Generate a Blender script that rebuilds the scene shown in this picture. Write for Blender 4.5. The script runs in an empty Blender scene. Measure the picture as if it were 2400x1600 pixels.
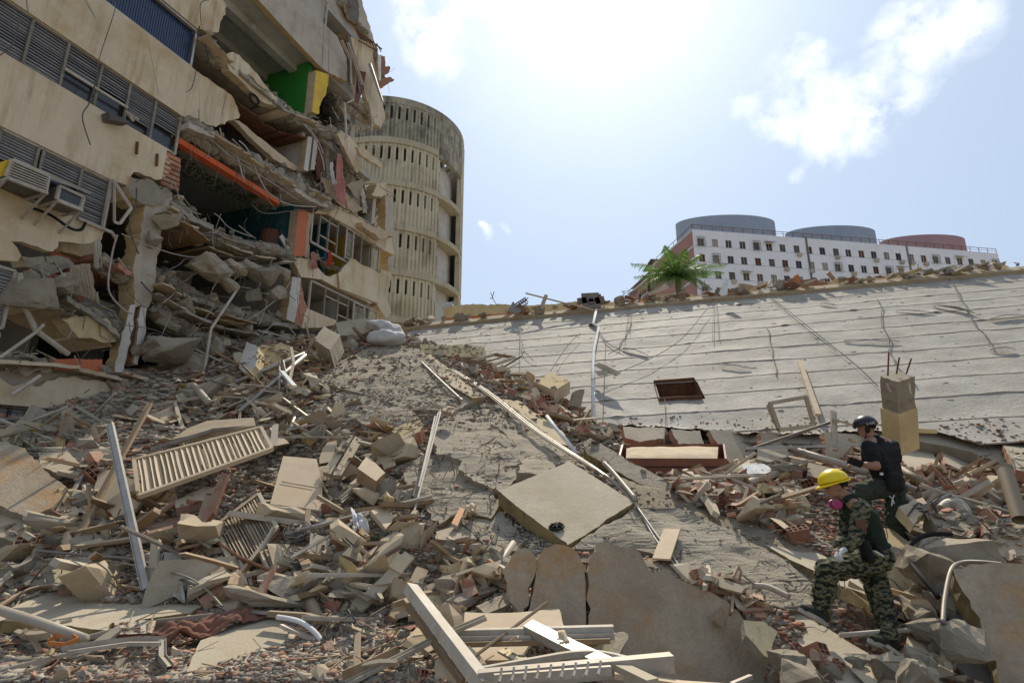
import bpy, bmesh, math, random
import numpy as np
from mathutils import Vector, Matrix, noise
from mathutils.bvhtree import BVHTree
from mathutils.geometry import tessellate_polygon
random.seed(7); rng = np.random.default_rng(7)
sc = bpy.context.scene
col = sc.collection
# ------------------------------------------------------------------ camera
F = 1333.0; PITCH = math.radians(14.7); CP, SP = math.cos(PITCH), math.sin(PITCH); CAMZ = 1.6
cd = bpy.data.cameras.new('camera'); cam = bpy.data.objects.new('camera', cd); col.objects.link(cam)
cd.sensor_width = 36; cd.lens = 36*F/2400; cd.clip_end = 3000; cd.clip_start = .05
cam.location = (0, 0, CAMZ); cam.rotation_euler = (math.pi/2+PITCH, 0, 0)
sc.camera = cam
# ------------------------------------------------------------------ light
SUN_EL, SUN_AZ = math.radians(50), math.radians(11)
SUND = Vector((math.cos(SUN_EL)*math.sin(SUN_AZ), math.cos(SUN_EL)*math.cos(SUN_AZ), math.sin(SUN_EL)))
sl = bpy.data.lights.new('sun', 'SUN'); sl.energy = 5.0; sl.angle = math.radians(.53); sl.color = (1, .91, .76)
so = bpy.data.objects.new('sun', sl); col.objects.link(so); so.rotation_euler = (-SUND).to_track_quat('-Z', 'Y').to_euler()
sc.view_settings.view_transform = 'Standard'; sc.view_settings.look = 'None'
sc.view_settings.gamma = 1; sc.view_settings.use_curve_mapping = False
sc.view_settings.exposure = -.22

def ray(px, py):
    u = (px-1200)/F; v = (800-py)/F
    return Vector((u, CP-v*SP, SP+v*CP))
CAM = Vector((0, 0, CAMZ))
def U(px, py, Y):
    d = ray(px, py); return CAM + d*(Y/d.y)

w = bpy.data.worlds.new('World'); sc.world = w; w.use_nodes = True
nt = w.node_tree; nt.nodes.clear(); N = nt.nodes.new; L = nt.links.new
sky = N('ShaderNodeTexSky'); sky.sky_type = 'NISHITA'; sky.sun_disc = False
sky.sun_elevation = SUN_EL; sky.sun_rotation = SUN_AZ; sky.air_density = 1.0; sky.dust_density = .8; sky.ozone_density = 2.0
bg = N('ShaderNodeBackground'); bg.inputs[1].default_value = .09
out = N('ShaderNodeOutputWorld'); tc = N('ShaderNodeTexCoord')
def wm(op, a, b=None, c=None, clamp=False):
    n = N('ShaderNodeMath'); n.operation = op; n.use_clamp = clamp
    for i, q in enumerate((a, b, c)):
        if q is None: continue
        if isinstance(q, (int, float)): n.inputs[i].default_value = q
        else: L(q, n.inputs[i])
    return n.outputs[0]
nz = N('ShaderNodeTexNoise'); nz.inputs['Scale'].default_value = 15; nz.inputs['Detail'].default_value = 9; nz.inputs['Roughness'].default_value = .62
L(tc.outputs['Generated'], nz.inputs['Vector'])
wz = N('ShaderNodeTexNoise'); wz.inputs['Scale'].default_value = 9; wz.inputs['Detail'].default_value = 6
L(tc.outputs['Generated'], wz.inputs['Vector'])
wv = N('ShaderNodeVectorMath'); wv.operation = 'MULTIPLY_ADD'; L(wz.outputs['Color'], wv.inputs[0]); wv.inputs[1].default_value = (.16, .16, .16)
L(tc.outputs['Generated'], wv.inputs[2])
wv2 = N('ShaderNodeVectorMath'); wv2.operation = 'SUBTRACT'; L(wv.outputs[0], wv2.inputs[0]); wv2.inputs[1].default_value = (.08, .08, .08)
acc = None
for px, py, r, st in [(985, 50, 105, 1.0), (1060, 35, 85, .8), (1880, 180, 105, .8), (1800, 290, 85, .95), (1925, 270, 120, 1.0), (2060, 230, 105, 1.0), (1880, 120, 70, .7),
                      (2130, 90, 95, .75), (2240, 50, 105, .7), (2170, 0, 80, .6), (1140, 545, 38, .8), (1195, 530, 26, .6), (1860, 395, 36, .5), (1040, 130, 70, .5),
                      (-600, 300, 300, .8), (3400, 300, 350, .8), (1500, -1500, 500, .7), (3000, -900, 300, .6), (-1200, -700, 400, .7)]:
    d = ray(px, py).normalized()
    dn = N('ShaderNodeVectorMath'); dn.operation = 'DISTANCE'; L(wv2.outputs[0], dn.inputs[0]); dn.inputs[1].default_value = d
    rad = r/F*.62
    q = wm('MULTIPLY', wm('SUBTRACT', 1.0, wm('DIVIDE', dn.outputs['Value'], rad*1.25), clamp=True), st*1.25)
    acc = q if acc is None else wm('MAXIMUM', acc, q)
nn = wm('MULTIPLY', wm('SUBTRACT', nz.outputs[0], .38, clamp=True), 3.0)
cl = wm('MULTIPLY', acc, nn, clamp=True)
# thin bright veil of haze around the sun
sd = N('ShaderNodeVectorMath'); sd.operation = 'DOT_PRODUCT'; L(tc.outputs['Generated'], sd.inputs[0]); sd.inputs[1].default_value = SUND
veil = wm('POWER', wm('MAXIMUM', sd.outputs['Value'], 0.0), 30.0)
veil = wm('MULTIPLY', veil, wm('ADD', .62, wm('MULTIPLY', nz.outputs[0], .5)))
mv = N('ShaderNodeMixRGB'); mv.blend_type = 'ADD'; mv.inputs[0].default_value = 1
vs = N('ShaderNodeMixRGB'); vs.blend_type = 'MULTIPLY'; vs.inputs[0].default_value = 1; vs.inputs[1].default_value = (1, .98, .95, 1)
L(wm('MULTIPLY', veil, 4.5), vs.inputs[2])
v2 = N('ShaderNodeMixRGB'); v2.blend_type = 'MULTIPLY'; v2.inputs[0].default_value = 1; v2.inputs[1].default_value = (.76, .92, 1.12, 1)
L(wm('MULTIPLY', wm('POWER', wm('MAXIMUM', sd.outputs['Value'], 0.0), 2.0), 4.2), v2.inputs[2])
va_ = N('ShaderNodeMixRGB'); va_.blend_type = 'ADD'; va_.inputs[0].default_value = 1; L(vs.outputs[0], va_.inputs[1]); L(v2.outputs[0], va_.inputs[2]); L(va_.outputs[0], mv.inputs[2])
# uniform thin haze added to the sky
hz = N('ShaderNodeMixRGB'); hz.blend_type = 'MIX'; hz.inputs[0].default_value = .55; hz.inputs[2].default_value = (7.0, 8.2, 10.0, 1)
L(sky.outputs[0], hz.inputs[1]); L(hz.outputs[0], mv.inputs[1])
mx = N('ShaderNodeMixRGB'); L(cl, mx.inputs[0]); L(mv.outputs[0], mx.inputs[1]); mx.inputs[2].default_value = (23, 23.2, 24, 1)
L(mx.outputs[0], bg.inputs[0]); L(bg.outputs[0], out.inputs[0])

# ------------------------------------------------------------------ materials
MATS = {}
def mat(name, c1, c2=None, scale=3., fine=45., bump=.35, bdist=.02, rough=.9, dust=.0, cracks=0., streak=None, streak_amt=.5,
        rnd=0., metal=0., local=False, stain=None, stain_scale=1.3, stain_amt=.6, rndcol=None, attr=False, spec=.3, pits=0., mot=.35):
    m = bpy.data.materials.new(name); m.use_nodes = True; t = m.node_tree; t.nodes.clear(); n = t.nodes.new; l = t.links.new
    o = n('ShaderNodeOutputMaterial'); b = n('ShaderNodeBsdfPrincipled'); l(b.outputs[0], o.inputs[0])
    b.inputs['Roughness'].default_value = rough; b.inputs['Metallic'].default_value = metal
    b.inputs['Specular IOR Level'].default_value = spec
    c2 = c2 or tuple(x*.72 for x in c1)
    geo = n('ShaderNodeNewGeometry'); tcn = n('ShaderNodeTexCoord'); oi = n('ShaderNodeObjectInfo')
    if local:
        va = n('ShaderNodeVectorMath'); va.operation = 'ADD'; l(tcn.outputs['Object'], va.inputs[0])
        cb = n('ShaderNodeVectorMath'); cb.operation = 'SCALE'; cb.inputs[0].default_value = (37, 91, 53); l(oi.outputs['Random'], cb.inputs['Scale']); l(cb.outputs[0], va.inputs[1])
        P = va.outputs[0]
    else: P = geo.outputs['Position']
    def noi(s, d=5, r=.6, vec=None):
        q = n('ShaderNodeTexNoise'); q.inputs['Scale'].default_value = s; q.inputs['Detail'].default_value = d; q.inputs['Roughness'].default_value = r
        l(vec or P, q.inputs['Vector']); return q.outputs[0]
    def mth(op, a, bb=None, clamp=False, c=None):
        q = n('ShaderNodeMath'); q.operation = op; q.use_clamp = clamp
        for i, z in enumerate((a, bb, c)):
            if z is None: continue
            if isinstance(z, (int, float)): q.inputs[i].default_value = z
            else: l(z, q.inputs[i])
        return q.outputs[0]
    def mix(f, a, bb, blend='MIX'):
        q = n('ShaderNodeMixRGB'); q.blend_type = blend
        for i, z in enumerate((f, a, bb)):
            if isinstance(z, (int, float)): q.inputs[i].default_value = z
            elif isinstance(z, tuple): q.inputs[i].default_value = (*z[:3], 1)
            else: l(z, q.inputs[i])
        return q.outputs[0]
    def sharp(x, a, bb):
        q = n('ShaderNodeMapRange'); q.inputs['From Min'].default_value = a; q.inputs['From Max'].default_value = bb; l(x, q.inputs['Value']); return q.outputs[0]
    n1 = noi(scale, 6, .62); n2 = noi(fine, 5, .65)
    if attr:
        at = n('ShaderNodeVertexColor'); at.layer_name = 'tint'
        c = mix(sharp(n1, .35, .65), at.outputs[0], mix(1.0, at.outputs[0], tuple(bb/a for a, bb in zip(c1, c2)), 'MULTIPLY'))
    else: c = mix(sharp(n1, .32, .68), c1, c2)
    if rndcol: c = mix(sharp(oi.outputs['Random'], rndcol[1], rndcol[1]+.05), c, mix(sharp(n1, .32, .68), rndcol[0], tuple(x*.75 for x in rndcol[0])))
    if stain: c = mix(mth('MULTIPLY', sharp(noi(stain_scale, 7, .68), .5, .66), stain_amt), c, stain)
    if streak:
        mp = n('ShaderNodeMapping'); l(P, mp.inputs['Vector']); mp.inputs['Scale'].default_value = (2.4, 2.4, .22)
        s1 = sharp(noi(1.6, 6, .6, mp.outputs[0]), .5, .72)
        c = mix(mth('MULTIPLY', mth('MULTIPLY', s1, sharp(noi(.6, 4), .35, .6)), streak_amt), c, streak)
    hsv = n('ShaderNodeHueSaturation'); l(c, hsv.inputs['Color'])
    val = mth('ADD', 1-mot*.5, mth('MULTIPLY', n2, mot))
    if rnd: val = mth('MULTIPLY', val, mth('ADD', 1-rnd, mth('MULTIPLY', oi.outputs['Random'], 2*rnd)))
    l(val, hsv.inputs['Value']); c = hsv.outputs[0]
    n3 = noi(scale*7, 5, .7); h = mth('ADD', mth('ADD', mth('MULTIPLY', n1, .5), n2), mth('MULTIPLY', n3, 1.1 if bump > .35 else .4)); c = mix(mth('MULTIPLY', sharp(n3, .52, .72), .28 if bump > .28 else .1), c, tuple(x*.55 for x in c1))
    if pits:
        vo = n('ShaderNodeTexVoronoi'); vo.inputs['Scale'].default_value = 38; l(P, vo.inputs['Vector'])
        pt = sharp(vo.outputs['Distance'], .12, .28)
        pt = mth('MAXIMUM', pt, sharp(noi(3.3, 3), .62, .5))
        c = mix(mth('MULTIPLY', mth('SUBTRACT', 1.0, pt), pits), c, tuple(x*.35 for x in c1)); h = mth('ADD', h, mth('MULTIPLY', pt, .6))
    if cracks:
        wn = noi(1.7, 5, .6)
        wa = n('ShaderNodeVectorMath'); wa.operation = 'ADD'; l(P, wa.inputs[0])
        ws = n('ShaderNodeTexNoise'); ws.inputs['Scale'].default_value = 2.2; ws.inputs['Detail'].default_value = 6; l(P, ws.inputs['Vector']); 
        wsc = n('ShaderNodeVectorMath'); wsc.operation = 'SCALE'; l(ws.outputs['Color'], wsc.inputs[0]); wsc.inputs['Scale'].default_value = .7; l(wsc.outputs[0], wa.inputs[1])
        vo = n('ShaderNodeTexVoronoi'); vo.feature = 'DISTANCE_TO_EDGE'; vo.inputs['Scale'].default_value = 1.25; l(wa.outputs[0], vo.inputs['Vector'])
        ck = sharp(vo.outputs['Distance'], .0, .014)
        ck = mth('MAXIMUM', ck, sharp(wn, .60-.12*cracks, .52-.12*cracks))
        c = mix(mth('SUBTRACT', 1.0, ck), c, tuple(x*.22 for x in c1)); h = mth('ADD', h, mth('MULTIPLY', ck, 1.2))
    if dust:
        sx = n('ShaderNodeSeparateXYZ'); l(geo.outputs['Normal'], sx.inputs[0])
        f = mth('MULTIPLY', mth('MULTIPLY', sharp(sx.outputs[2], .25, .85), sharp(n1, .28, .6)), dust)
        c = mix(f, c, (.50, .42, .30))
    l(c, b.inputs['Base Color'])
    bp = n('ShaderNodeBump'); bp.inputs['Strength'].default_value = bump; bp.inputs['Distance'].default_value = bdist; l(h, bp.inputs['Height']); l(bp.outputs[0], b.inputs['Normal'])
    MATS[name] = m; return m
STN = (.30, .19, .09)
mat('facade', (.67, .575, .415), (.59, .49, .34), .9, 30, .25, .01, .85, streak=(.30, .17, .07), streak_amt=.9, stain=(.47, .33, .16), stain_scale=.55, stain_amt=.75, mot=.3)
mat('facade_grey', (.52, .47, .40), (.42, .36, .28), 1.2, 30, .3, .01, .9, streak=(.2, .15, .1), streak_amt=.5, stain=(.3, .26, .2), mot=.25)
mat('plaster_white', (.62, .61, .57), (.50, .47, .42), 2, 30, .2, .01, .85, stain=(.35, .28, .2), stain_amt=.4)
mat('ceiling', (.46, .45, .41), (.34, .32, .28), 1.0, 22, .25, .01, .9, stain=(.25, .22, .18))
mat('interior_dark', (.20, .18, .155), (.11, .10, .09), 1.0, 16, .5, .03, .95)  # shade of the rooms put into the colour; dark objects share it
mat('green_paint', (.035, .26, .035), (.03, .20, .03), 1.4, 30, .1, .01, .6, stain=(.05, .12, .03), stain_amt=.3, mot=.15)
mat('yellow_paint', (.75, .52, .04), (.62, .40, .04), 2, 30, .1, .01, .6, stain=(.3, .2, .1), stain_amt=.4)
mat('teal_paint', (.018, .12, .15), (.014, .085, .11), 1.5, 24, .2, .01, .6, stain=(.22, .24, .2), stain_scale=3.2, stain_amt=.45)
mat('orange_paint', (.72, .13, .03), (.58, .12, .04), 2.2, 30, .1, .01, .6, stain=(.4, .25, .15), stain_amt=.3)
mat('terracotta_paint', (.55, .16, .07), (.45, .14, .07), 2.2, 30, .2, .01, .7)
mat('blue_panel', (.035, .06, .13), (.028, .05, .10), 2, 30, .05, .005, .25, spec=.5, mot=.15)
mat('glass_dark', (.05, .055, .06), (.035, .035, .04), 2, 12, .03, .003, .12, spec=.6)
mat('louvre', (.27, .26, .25), (.21, .195, .18), 4, 40, .1, .004, .5, spec=.4)
mat('aluminium', (.47, .455, .43), (.34, .31, .27), 5, 60, .1, .003, .42, metal=.55, local=True, dust=.5, rnd=.15)
mat('white_metal', (.52, .48, .41), (.38, .33, .26), 5, 50, .15, .004, .55, local=True, dust=.4, rnd=.12, stain=(.33, .24, .15), stain_scale=6, stain_amt=.5)
mat('dull_metal', (.24, .22, .20), (.15, .12, .10), 5, 50, .2, .004, .55, metal=.3, local=True, dust=.6, rnd=.25)
mat('wire', (.20, .18, .16), (.10, .08, .07), 8, 60, .1, .002, .7, local=True, rnd=.4, rndcol=((.42, .38, .33), .55))
mat('rust', (.20, .09, .045), (.10, .05, .03), 9, 70, .3, .004, .85, local=True)
mat('concrete', (.38, .33, .255), (.28, .24, .18), 1.8, 55, .8, .02, .95, dust=.6, pits=.5, local=True, rnd=.18)
mat('concrete_w', (.39, .345, .27), (.27, .235, .18), 1.1, 42, .9, .025, .95, dust=.45, pits=.6, cracks=.9, stain=(.17, .15, .125), stain_scale=1.7, stain_amt=.7)
mat('slab_smooth', (.49, .425, .325), (.38, .325, .24), 1.2, 34, .5, .012, .92, dust=.3, stain=(.33, .26, .17), stain_amt=.6, pits=.5, mot=.3)
mat('slab_edge', (.36, .27, .12), (.22, .17, .09), 3, 40, .5, .02, .9, stain=(.08, .07, .05), stain_scale=4, stain_amt=.7)
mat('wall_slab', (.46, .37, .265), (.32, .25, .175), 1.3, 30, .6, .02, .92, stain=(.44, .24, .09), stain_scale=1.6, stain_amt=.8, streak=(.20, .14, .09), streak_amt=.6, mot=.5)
mat('roof_felt', (.405, .365, .305), (.30, .27, .225), 1.0, 16, .6, .025, .8, streak=(.30, .27, .23), streak_amt=.5, stain=(.50, .47, .42), stain_scale=.8, stain_amt=.5, spec=.4, mot=.3)
mat('ochre_wall', (.62, .51, .29), (.52, .41, .22), 2, 30, .3, .01, .9, stain=(.3, .26, .2), local=True, rnd=.1, dust=.4)
mat('brick', (.43, .19, .115), (.33, .15, .095), 5, 60, .5, .008, .92, local=True, rnd=.28, dust=.75, stain=(.40, .33, .25), stain_scale=5, stain_amt=.75)
mat('shard', (.42, .23, .155), (.34, .19, .13), 5, 60, .4, .006, .92, local=True, rnd=.3, dust=.6, rndcol=((.42, .355, .265), .45), stain=(.40, .33, .25), stain_scale=5, stain_amt=.6)
mat('plaster', (.57, .455, .305), (.44, .345, .225), 4, 50, .4, .01, .92, local=True, rnd=.22, dust=.5, rndcol=((.44, .33, .16), .8))
mat('wood', (.38, .26, .15), (.26, .17, .095), 4, 70, .4, .006, .8, local=True, rnd=.3, dust=.6, rndcol=((.42, .36, .27), .5))
mat('wood_dark', (.17, .065, .035), (.11, .045, .028), 4, 60, .2, .005, .6, local=True, rnd=.2, dust=.4)
mat('board', (.60, .48, .33), (.53, .415, .28), 2, 40, .2, .006, .8, local=True, rnd=.1, stain=(.38, .28, .18), stain_amt=.4, mot=.2)
mat('soil', (.35, .285, .20), (.22, .18, .13), 1.6, 38, 1.0, .035, .97, dust=.35, stain=(.15, .13, .11), stain_scale=2.1, stain_amt=.7)
mat('bits', (.4, .34, .26), (.3, .25, .19), 12, 60, .4, .006, .95, attr=True)
mat('tower', (.60, .55, .41), (.50, .455, .33), .35, 9, .4, .03, .9, streak=(.07, .065, .055), streak_amt=.55, stain=(.30, .25, .16), stain_scale=.3, stain_amt=.6)
mat('tower_grime', (.46, .42, .32), (.24, .22, .17), 1.3, 9, .4, .03, .9, streak=(.07, .065, .055), streak_amt=1., stain=(.10, .09, .08), stain_scale=.9, stain_amt=.8)
mat('tower_band', (.50, .455, .335), (.42, .375, .265), .5, 9, .3, .03, .9, streak=(.1, .09, .075), streak_amt=.6)
mat('white_block', (.84, .85, .88), (.78, .78, .80), .15, 3, .1, .02, .85, streak=(.38, .36, .34), streak_amt=.35, mot=.12)
mat('pink_brick', (.36, .20, .175), (.30, .165, .15), .4, 5, .2, .03, .9, mot=.3)
mat('blue_tank', (.34, .39, .47), (.27, .33, .42), .12, 2, .2, .05, .9, streak=(.42, .45, .5), streak_amt=.5, mot=.3)
mat('pink_tank', (.40, .26, .28), (.34, .22, .24), .12, 2, .2, .05, .9, streak=(.3, .22, .24), streak_amt=.4, mot=.3)
mat('band_white', (.6, .6, .6), None, .5, 3)
mat('black_hole', (.02, .02, .02), None, 1, 5)
mat('frond', (.07, .145, .03), (.045, .10, .02), 4, 20, .1, .01, .5, local=True, spec=.5)
mat('trunk', (.20, .17, .13), None, 3, 20, .6, .03)
mat('ivy', (.03, .05, .02), None, 3, 20)
mat('mattress', (.62, .50, .34), (.54, .42, .28), 6, 40, .3, .01, .9, stain=(.45, .33, .2), stain_scale=3, stain_amt=.5)
mat('bed_wood', (.22, .075, .035), (.15, .05, .028), 3, 60, .15, .004, .5, spec=.45)
mat('cloth_brown', (.24, .115, .075), (.17, .085, .06), 3, 60, .4, .01, .9)
mat('cloth_beige', (.40, .32, .22), (.3, .24, .17), 3, 60, .4, .01, .9)
mat('cloth_grey', (.50, .47, .41), (.38, .34, .29), 4, 60, .3, .01, .9)
mat('cloth_red', (.50, .05, .04), None, 3, 60)
mat('cloth_pink', (.5, .22, .18), None, 3, 60)
mat('sack', (.55, .54, .53), (.45, .44, .43), 6, 60, .4, .01, .8)
mat('pvc', (.42, .37, .30), (.33, .28, .22), 4, 50, .1, .005, .5, local=True, dust=.4)
mat('pvc_brown', (.28, .21, .13), (.18, .13, .08), 4, 50, .2, .005, .6, local=True, dust=.4)
mat('plastic_blue', (.05, .30, .65), (.04, .22, .5), 5, 40, .2, .01, .4)
mat('plastic_clear', (.62, .62, .62), (.5, .5, .5), 5, 40, .5, .02, .4)
mat('green_rubbish', (.05, .10, .06), None, 8, 50)
mat('plastic_white', (.8, .8, .78), None, 5, 50)
mat('leather_orange', (.55, .20, .05), None, 5, 50, .2, .005, .5)
mat('skin', (.36, .20, .13), (.30, .16, .105), 8, 60, .1, .003, .5, mot=.15)
mat('hair', (.02, .015, .012), None, 30, 90)
mat('helmet_yellow', (.85, .62, .0), (.8, .57, .0), 3, 40, .02, .001, .28, spec=.5, mot=.06)
mat('helmet_black', (.012, .012, .013), None, 4, 60, .1, .002, .35, spec=.5)
mat('tshirt_black', (.010, .010, .012), (.016, .016, .018), 5, 90, .3, .006, .95)
mat('black_gear', (.012, .012, .012), None, 6, 80, .3, .005, .8)
mat('olive_vest', (.018, .032, .020), (.014, .024, .016), 5, 90, .35, .006, .9)
mat('trousers_green', (.050, .062, .045), (.04, .05, .036), 6, 90, .4, .008, .9)
mat('shoe_green', (.03, .035, .022), None, 8, 90, .3, .004, .8)
mat('sole_white', (.45, .42, .36), None, 8, 60)
mat('glove', (.62, .62, .62), None, 8, 90, .3, .004)
mat('pink_filter', (.48, .06, .2), None, 8, 60, .1, .003, .5)
mat('grey_rubber', (.15, .15, .15), None, 8, 60)
mat('phone', (.02, .02, .025), None, 8, 60, .0, .001, .2, spec=.6)
mat('letter_white', (.75, .75, .75), None, 8, 60)
# camouflage: four flat fabric colours in blotches
def camo():
    m = mat('camo', (.10, .095, .055), (.05, .055, .03), 22, 90, .3, .006, .92)
    t = m.node_tree; n = t.nodes.new; l = t.links.new
    b = [q for q in t.nodes if q.type == 'BSDF_PRINCIPLED'][0]
    g = n('ShaderNodeTexCoord'); mp = n('ShaderNodeMapping'); mp.inputs['Scale'].default_value = (1, 1, 1.9); l(g.outputs['Object'], mp.inputs[0])
    q = n('ShaderNodeTexNoise'); q.inputs['Scale'].default_value = 17; q.inputs['Detail'].default_value = 3; l(mp.outputs[0], q.inputs[0])
    r = n('ShaderNodeValToRGB'); r.color_ramp.interpolation = 'CONSTANT'; e = r.color_ramp.elements
    e[0].color = (.012, .016, .010, 1); e[1].position = .44; e[1].color = (.035, .042, .022, 1)
    for p, c in ((.50, (.10, .10, .055, 1)), (.56, (.20, .165, .10, 1)), (.62, (.06, .045, .025, 1))):
        k = e.new(p); k.color = c
    l(q.outputs[0], r.inputs[0]); l(r.outputs[0], b.inputs['Base Color'])
camo()
M = MATS
def translucent(name, amt, colr):             # leaves let light through
    t = M[name].node_tree; b = [q for q in t.nodes if q.type == 'BSDF_PRINCIPLED'][0]; o = [q for q in t.nodes if q.type == 'OUTPUT_MATERIAL'][0]
    tr = t.nodes.new('ShaderNodeBsdfTranslucent'); tr.inputs[0].default_value = (*colr, 1); mx_ = t.nodes.new('ShaderNodeMixShader'); mx_.inputs[0].default_value = amt
    t.links.new(b.outputs[0], mx_.inputs[1]); t.links.new(tr.outputs[0], mx_.inputs[2]); t.links.new(mx_.outputs[0], o.inputs[0])
translucent('frond', .4, (.13, .24, .04))

# ------------------------------------------------------------------ object helpers
def tag(o, label=None, cat=None, group=None, kind=None):
    if label: o['label'] = label
    if cat: o['category'] = cat
    if group: o['group'] = group
    if kind: o['kind'] = kind
    return o
def thing(name, label, cat, loc, group=None):
    o = bpy.data.objects.new(name, None); col.objects.link(o); o.location = loc; o.empty_display_size = .1
    return tag(o, label, cat, group)
def mk(name, verts, faces, m, parent=None, label=None, cat=None, group=None, kind=None, smooth=False, mats=None, fm=None):
    verts = [Vector(v) for v in verts]
    if parent is not None: base = parent_loc(parent)
    else:
        mn = Vector((min(v.x for v in verts), min(v.y for v in verts), min(v.z for v in verts)))
        mxx = Vector((max(v.x for v in verts), max(v.y for v in verts), 0)); base = Vector(((mn.x+mxx.x)/2, (mn.y+mxx.y)/2, mn.z))
    me = bpy.data.meshes.new(name); me.from_pydata([v-base for v in verts], [], faces)
    for q in (mats or [m]): me.materials.append(M[q] if isinstance(q, str) else q)
    if fm is not None:
        for p, i in zip(me.polygons, fm): p.material_index = i
    if smooth: me.polygons.foreach_set('use_smooth', [True]*len(me.polygons))
    o = bpy.data.objects.new(name, me); col.objects.link(o)
    if parent is not None: o.parent = parent
    else: o.location = base
    return tag(o, label, cat, group, kind)
def parent_loc(p):
    v = Vector(p.location)
    while p.parent: p = p.parent; v += Vector(p.location)
    return v
class B:                                    # collects geometry for one mesh
    def __init__(s): s.v = []; s.f = []; s.m = []
    def add(s, v, f, mi=0):
        k = len(s.v); s.v += [Vector(q) for q in v]; s.f += [tuple(i+k for i in q) for q in f]; s.m += [mi]*len(f); return s
    def box(s, a, b, w, h, up=None, mi=0):      # beam from a to b
        a = Vector(a); b = Vector(b); d = (b-a).normalized(); up = Vector(up or (0, 0, 1))
        if abs(d.dot(up)) > .97: up = Vector((1, 0, 0)) if abs(d.x) < .9 else Vector((0, 1, 0))
        x = d.cross(up).normalized()*w/2; y = x.cross(d).normalized()*h/2
        v = [a-x-y, a+x-y, a+x+y, a-x+y, b-x-y, b+x-y, b+x+y, b-x+y]
        return s.add(v, [(3, 2, 1, 0), (4, 5, 6, 7), (0, 1, 5, 4), (1, 2, 6, 5), (2, 3, 7, 6), (3, 0, 4, 7)], mi)
    def hexa(s, v, mi=0):
        return s.add(v, [(3, 2, 1, 0), (4, 5, 6, 7), (0, 1, 5, 4), (1, 2, 6, 5), (2, 3, 7, 6), (3, 0, 4, 7)], mi)
    def tube(s, pts, r, n=6, mi=0, cap=True):
        pts = [Vector(p) for p in pts]; k = len(s.v); rs = r if isinstance(r, (list, tuple)) else [r]*len(pts)
        x = None; vs = []; fs = []
        for i, p in enumerate(pts):
            d = (pts[min(i+1, len(pts)-1)]-pts[max(i-1, 0)]).normalized()
            if x is None: x = d.orthogonal().normalized()
            x = (x-d*x.dot(d)); x = x.normalized() if x.length > 1e-6 else d.orthogonal().normalized()
            y = d.cross(x)
            for j in range(n):
                a = 2*math.pi*j/n; vs.append(p+(x*math.cos(a)+y*math.sin(a))*rs[i])
        for i in range(len(pts)-1):
            for j in range(n): fs.append((i*n+j, i*n+(j+1) % n, (i+1)*n+(j+1) % n, (i+1)*n+j))
        if cap: fs += [tuple(range(n))[::-1], tuple(range((len(pts)-1)*n, len(pts)*n))]
        return s.add(vs, fs, mi)
    def mk(s, name, m, parent=None, **k):
        mats = k.pop('mats', None)
        return mk(name, s.v, s.f, m, parent, mats=mats, fm=s.m if mats else None, **k)
def smoothpath(pts, n=8):
    pts = [Vector(p) for p in pts]; out = []
    P = [pts[0]]+pts+[pts[-1]]
    for i in range(1, len(P)-2):
        for k in range(n):
            t = k/n; a, b, c, d = P[i-1], P[i], P[i+1], P[i+2]
            out.append(.5*((2*b)+(c-a)*t+(2*a-5*b+4*c-d)*t*t+(3*b-a-3*c+d)*t**3))
    out.append(pts[-1]); return out
SURF_V = []; SURF_F = []; SURF_T = []       # registered solid surfaces (for resting debris on)
def reg(verts, faces, t):
    k = len(SURF_V); SURF_V.extend(verts)
    for f in faces:
        for i in range(1, len(f)-1): SURF_F.append((f[0]+k, f[i]+k, f[i+1]+k)); SURF_T.append(t)
def jagged(pts, edges, amp, step, rnd):
    out = []
    n = len(pts); nrm = Vector((0, 0, 0))
    for i in range(n): nrm += pts[i].cross(pts[(i+1) % n])
    nrm.normalize()
    for i in range(n):
        a, b = pts[i], pts[(i+1) % n]; out.append(a)
        if edges == 'all' or i in edges:
            L_ = (b-a).length; k = max(1, int(L_/step)); side = (b-a).normalized().cross(nrm); ph = rnd.random()*100
            for j in range(1, k):
                t = j/k; am = amp*(noise.noise(Vector((ph+t*L_*1.3, 0, 0)))*1.6+noise.noise(Vector((ph+t*L_*6, 7, 0)))*.8+(rnd.random()-.5)*.7)
                out.append(a.lerp(b, t+(rnd.random()-.5)*.5/k)+side*am)
    return out
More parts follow.
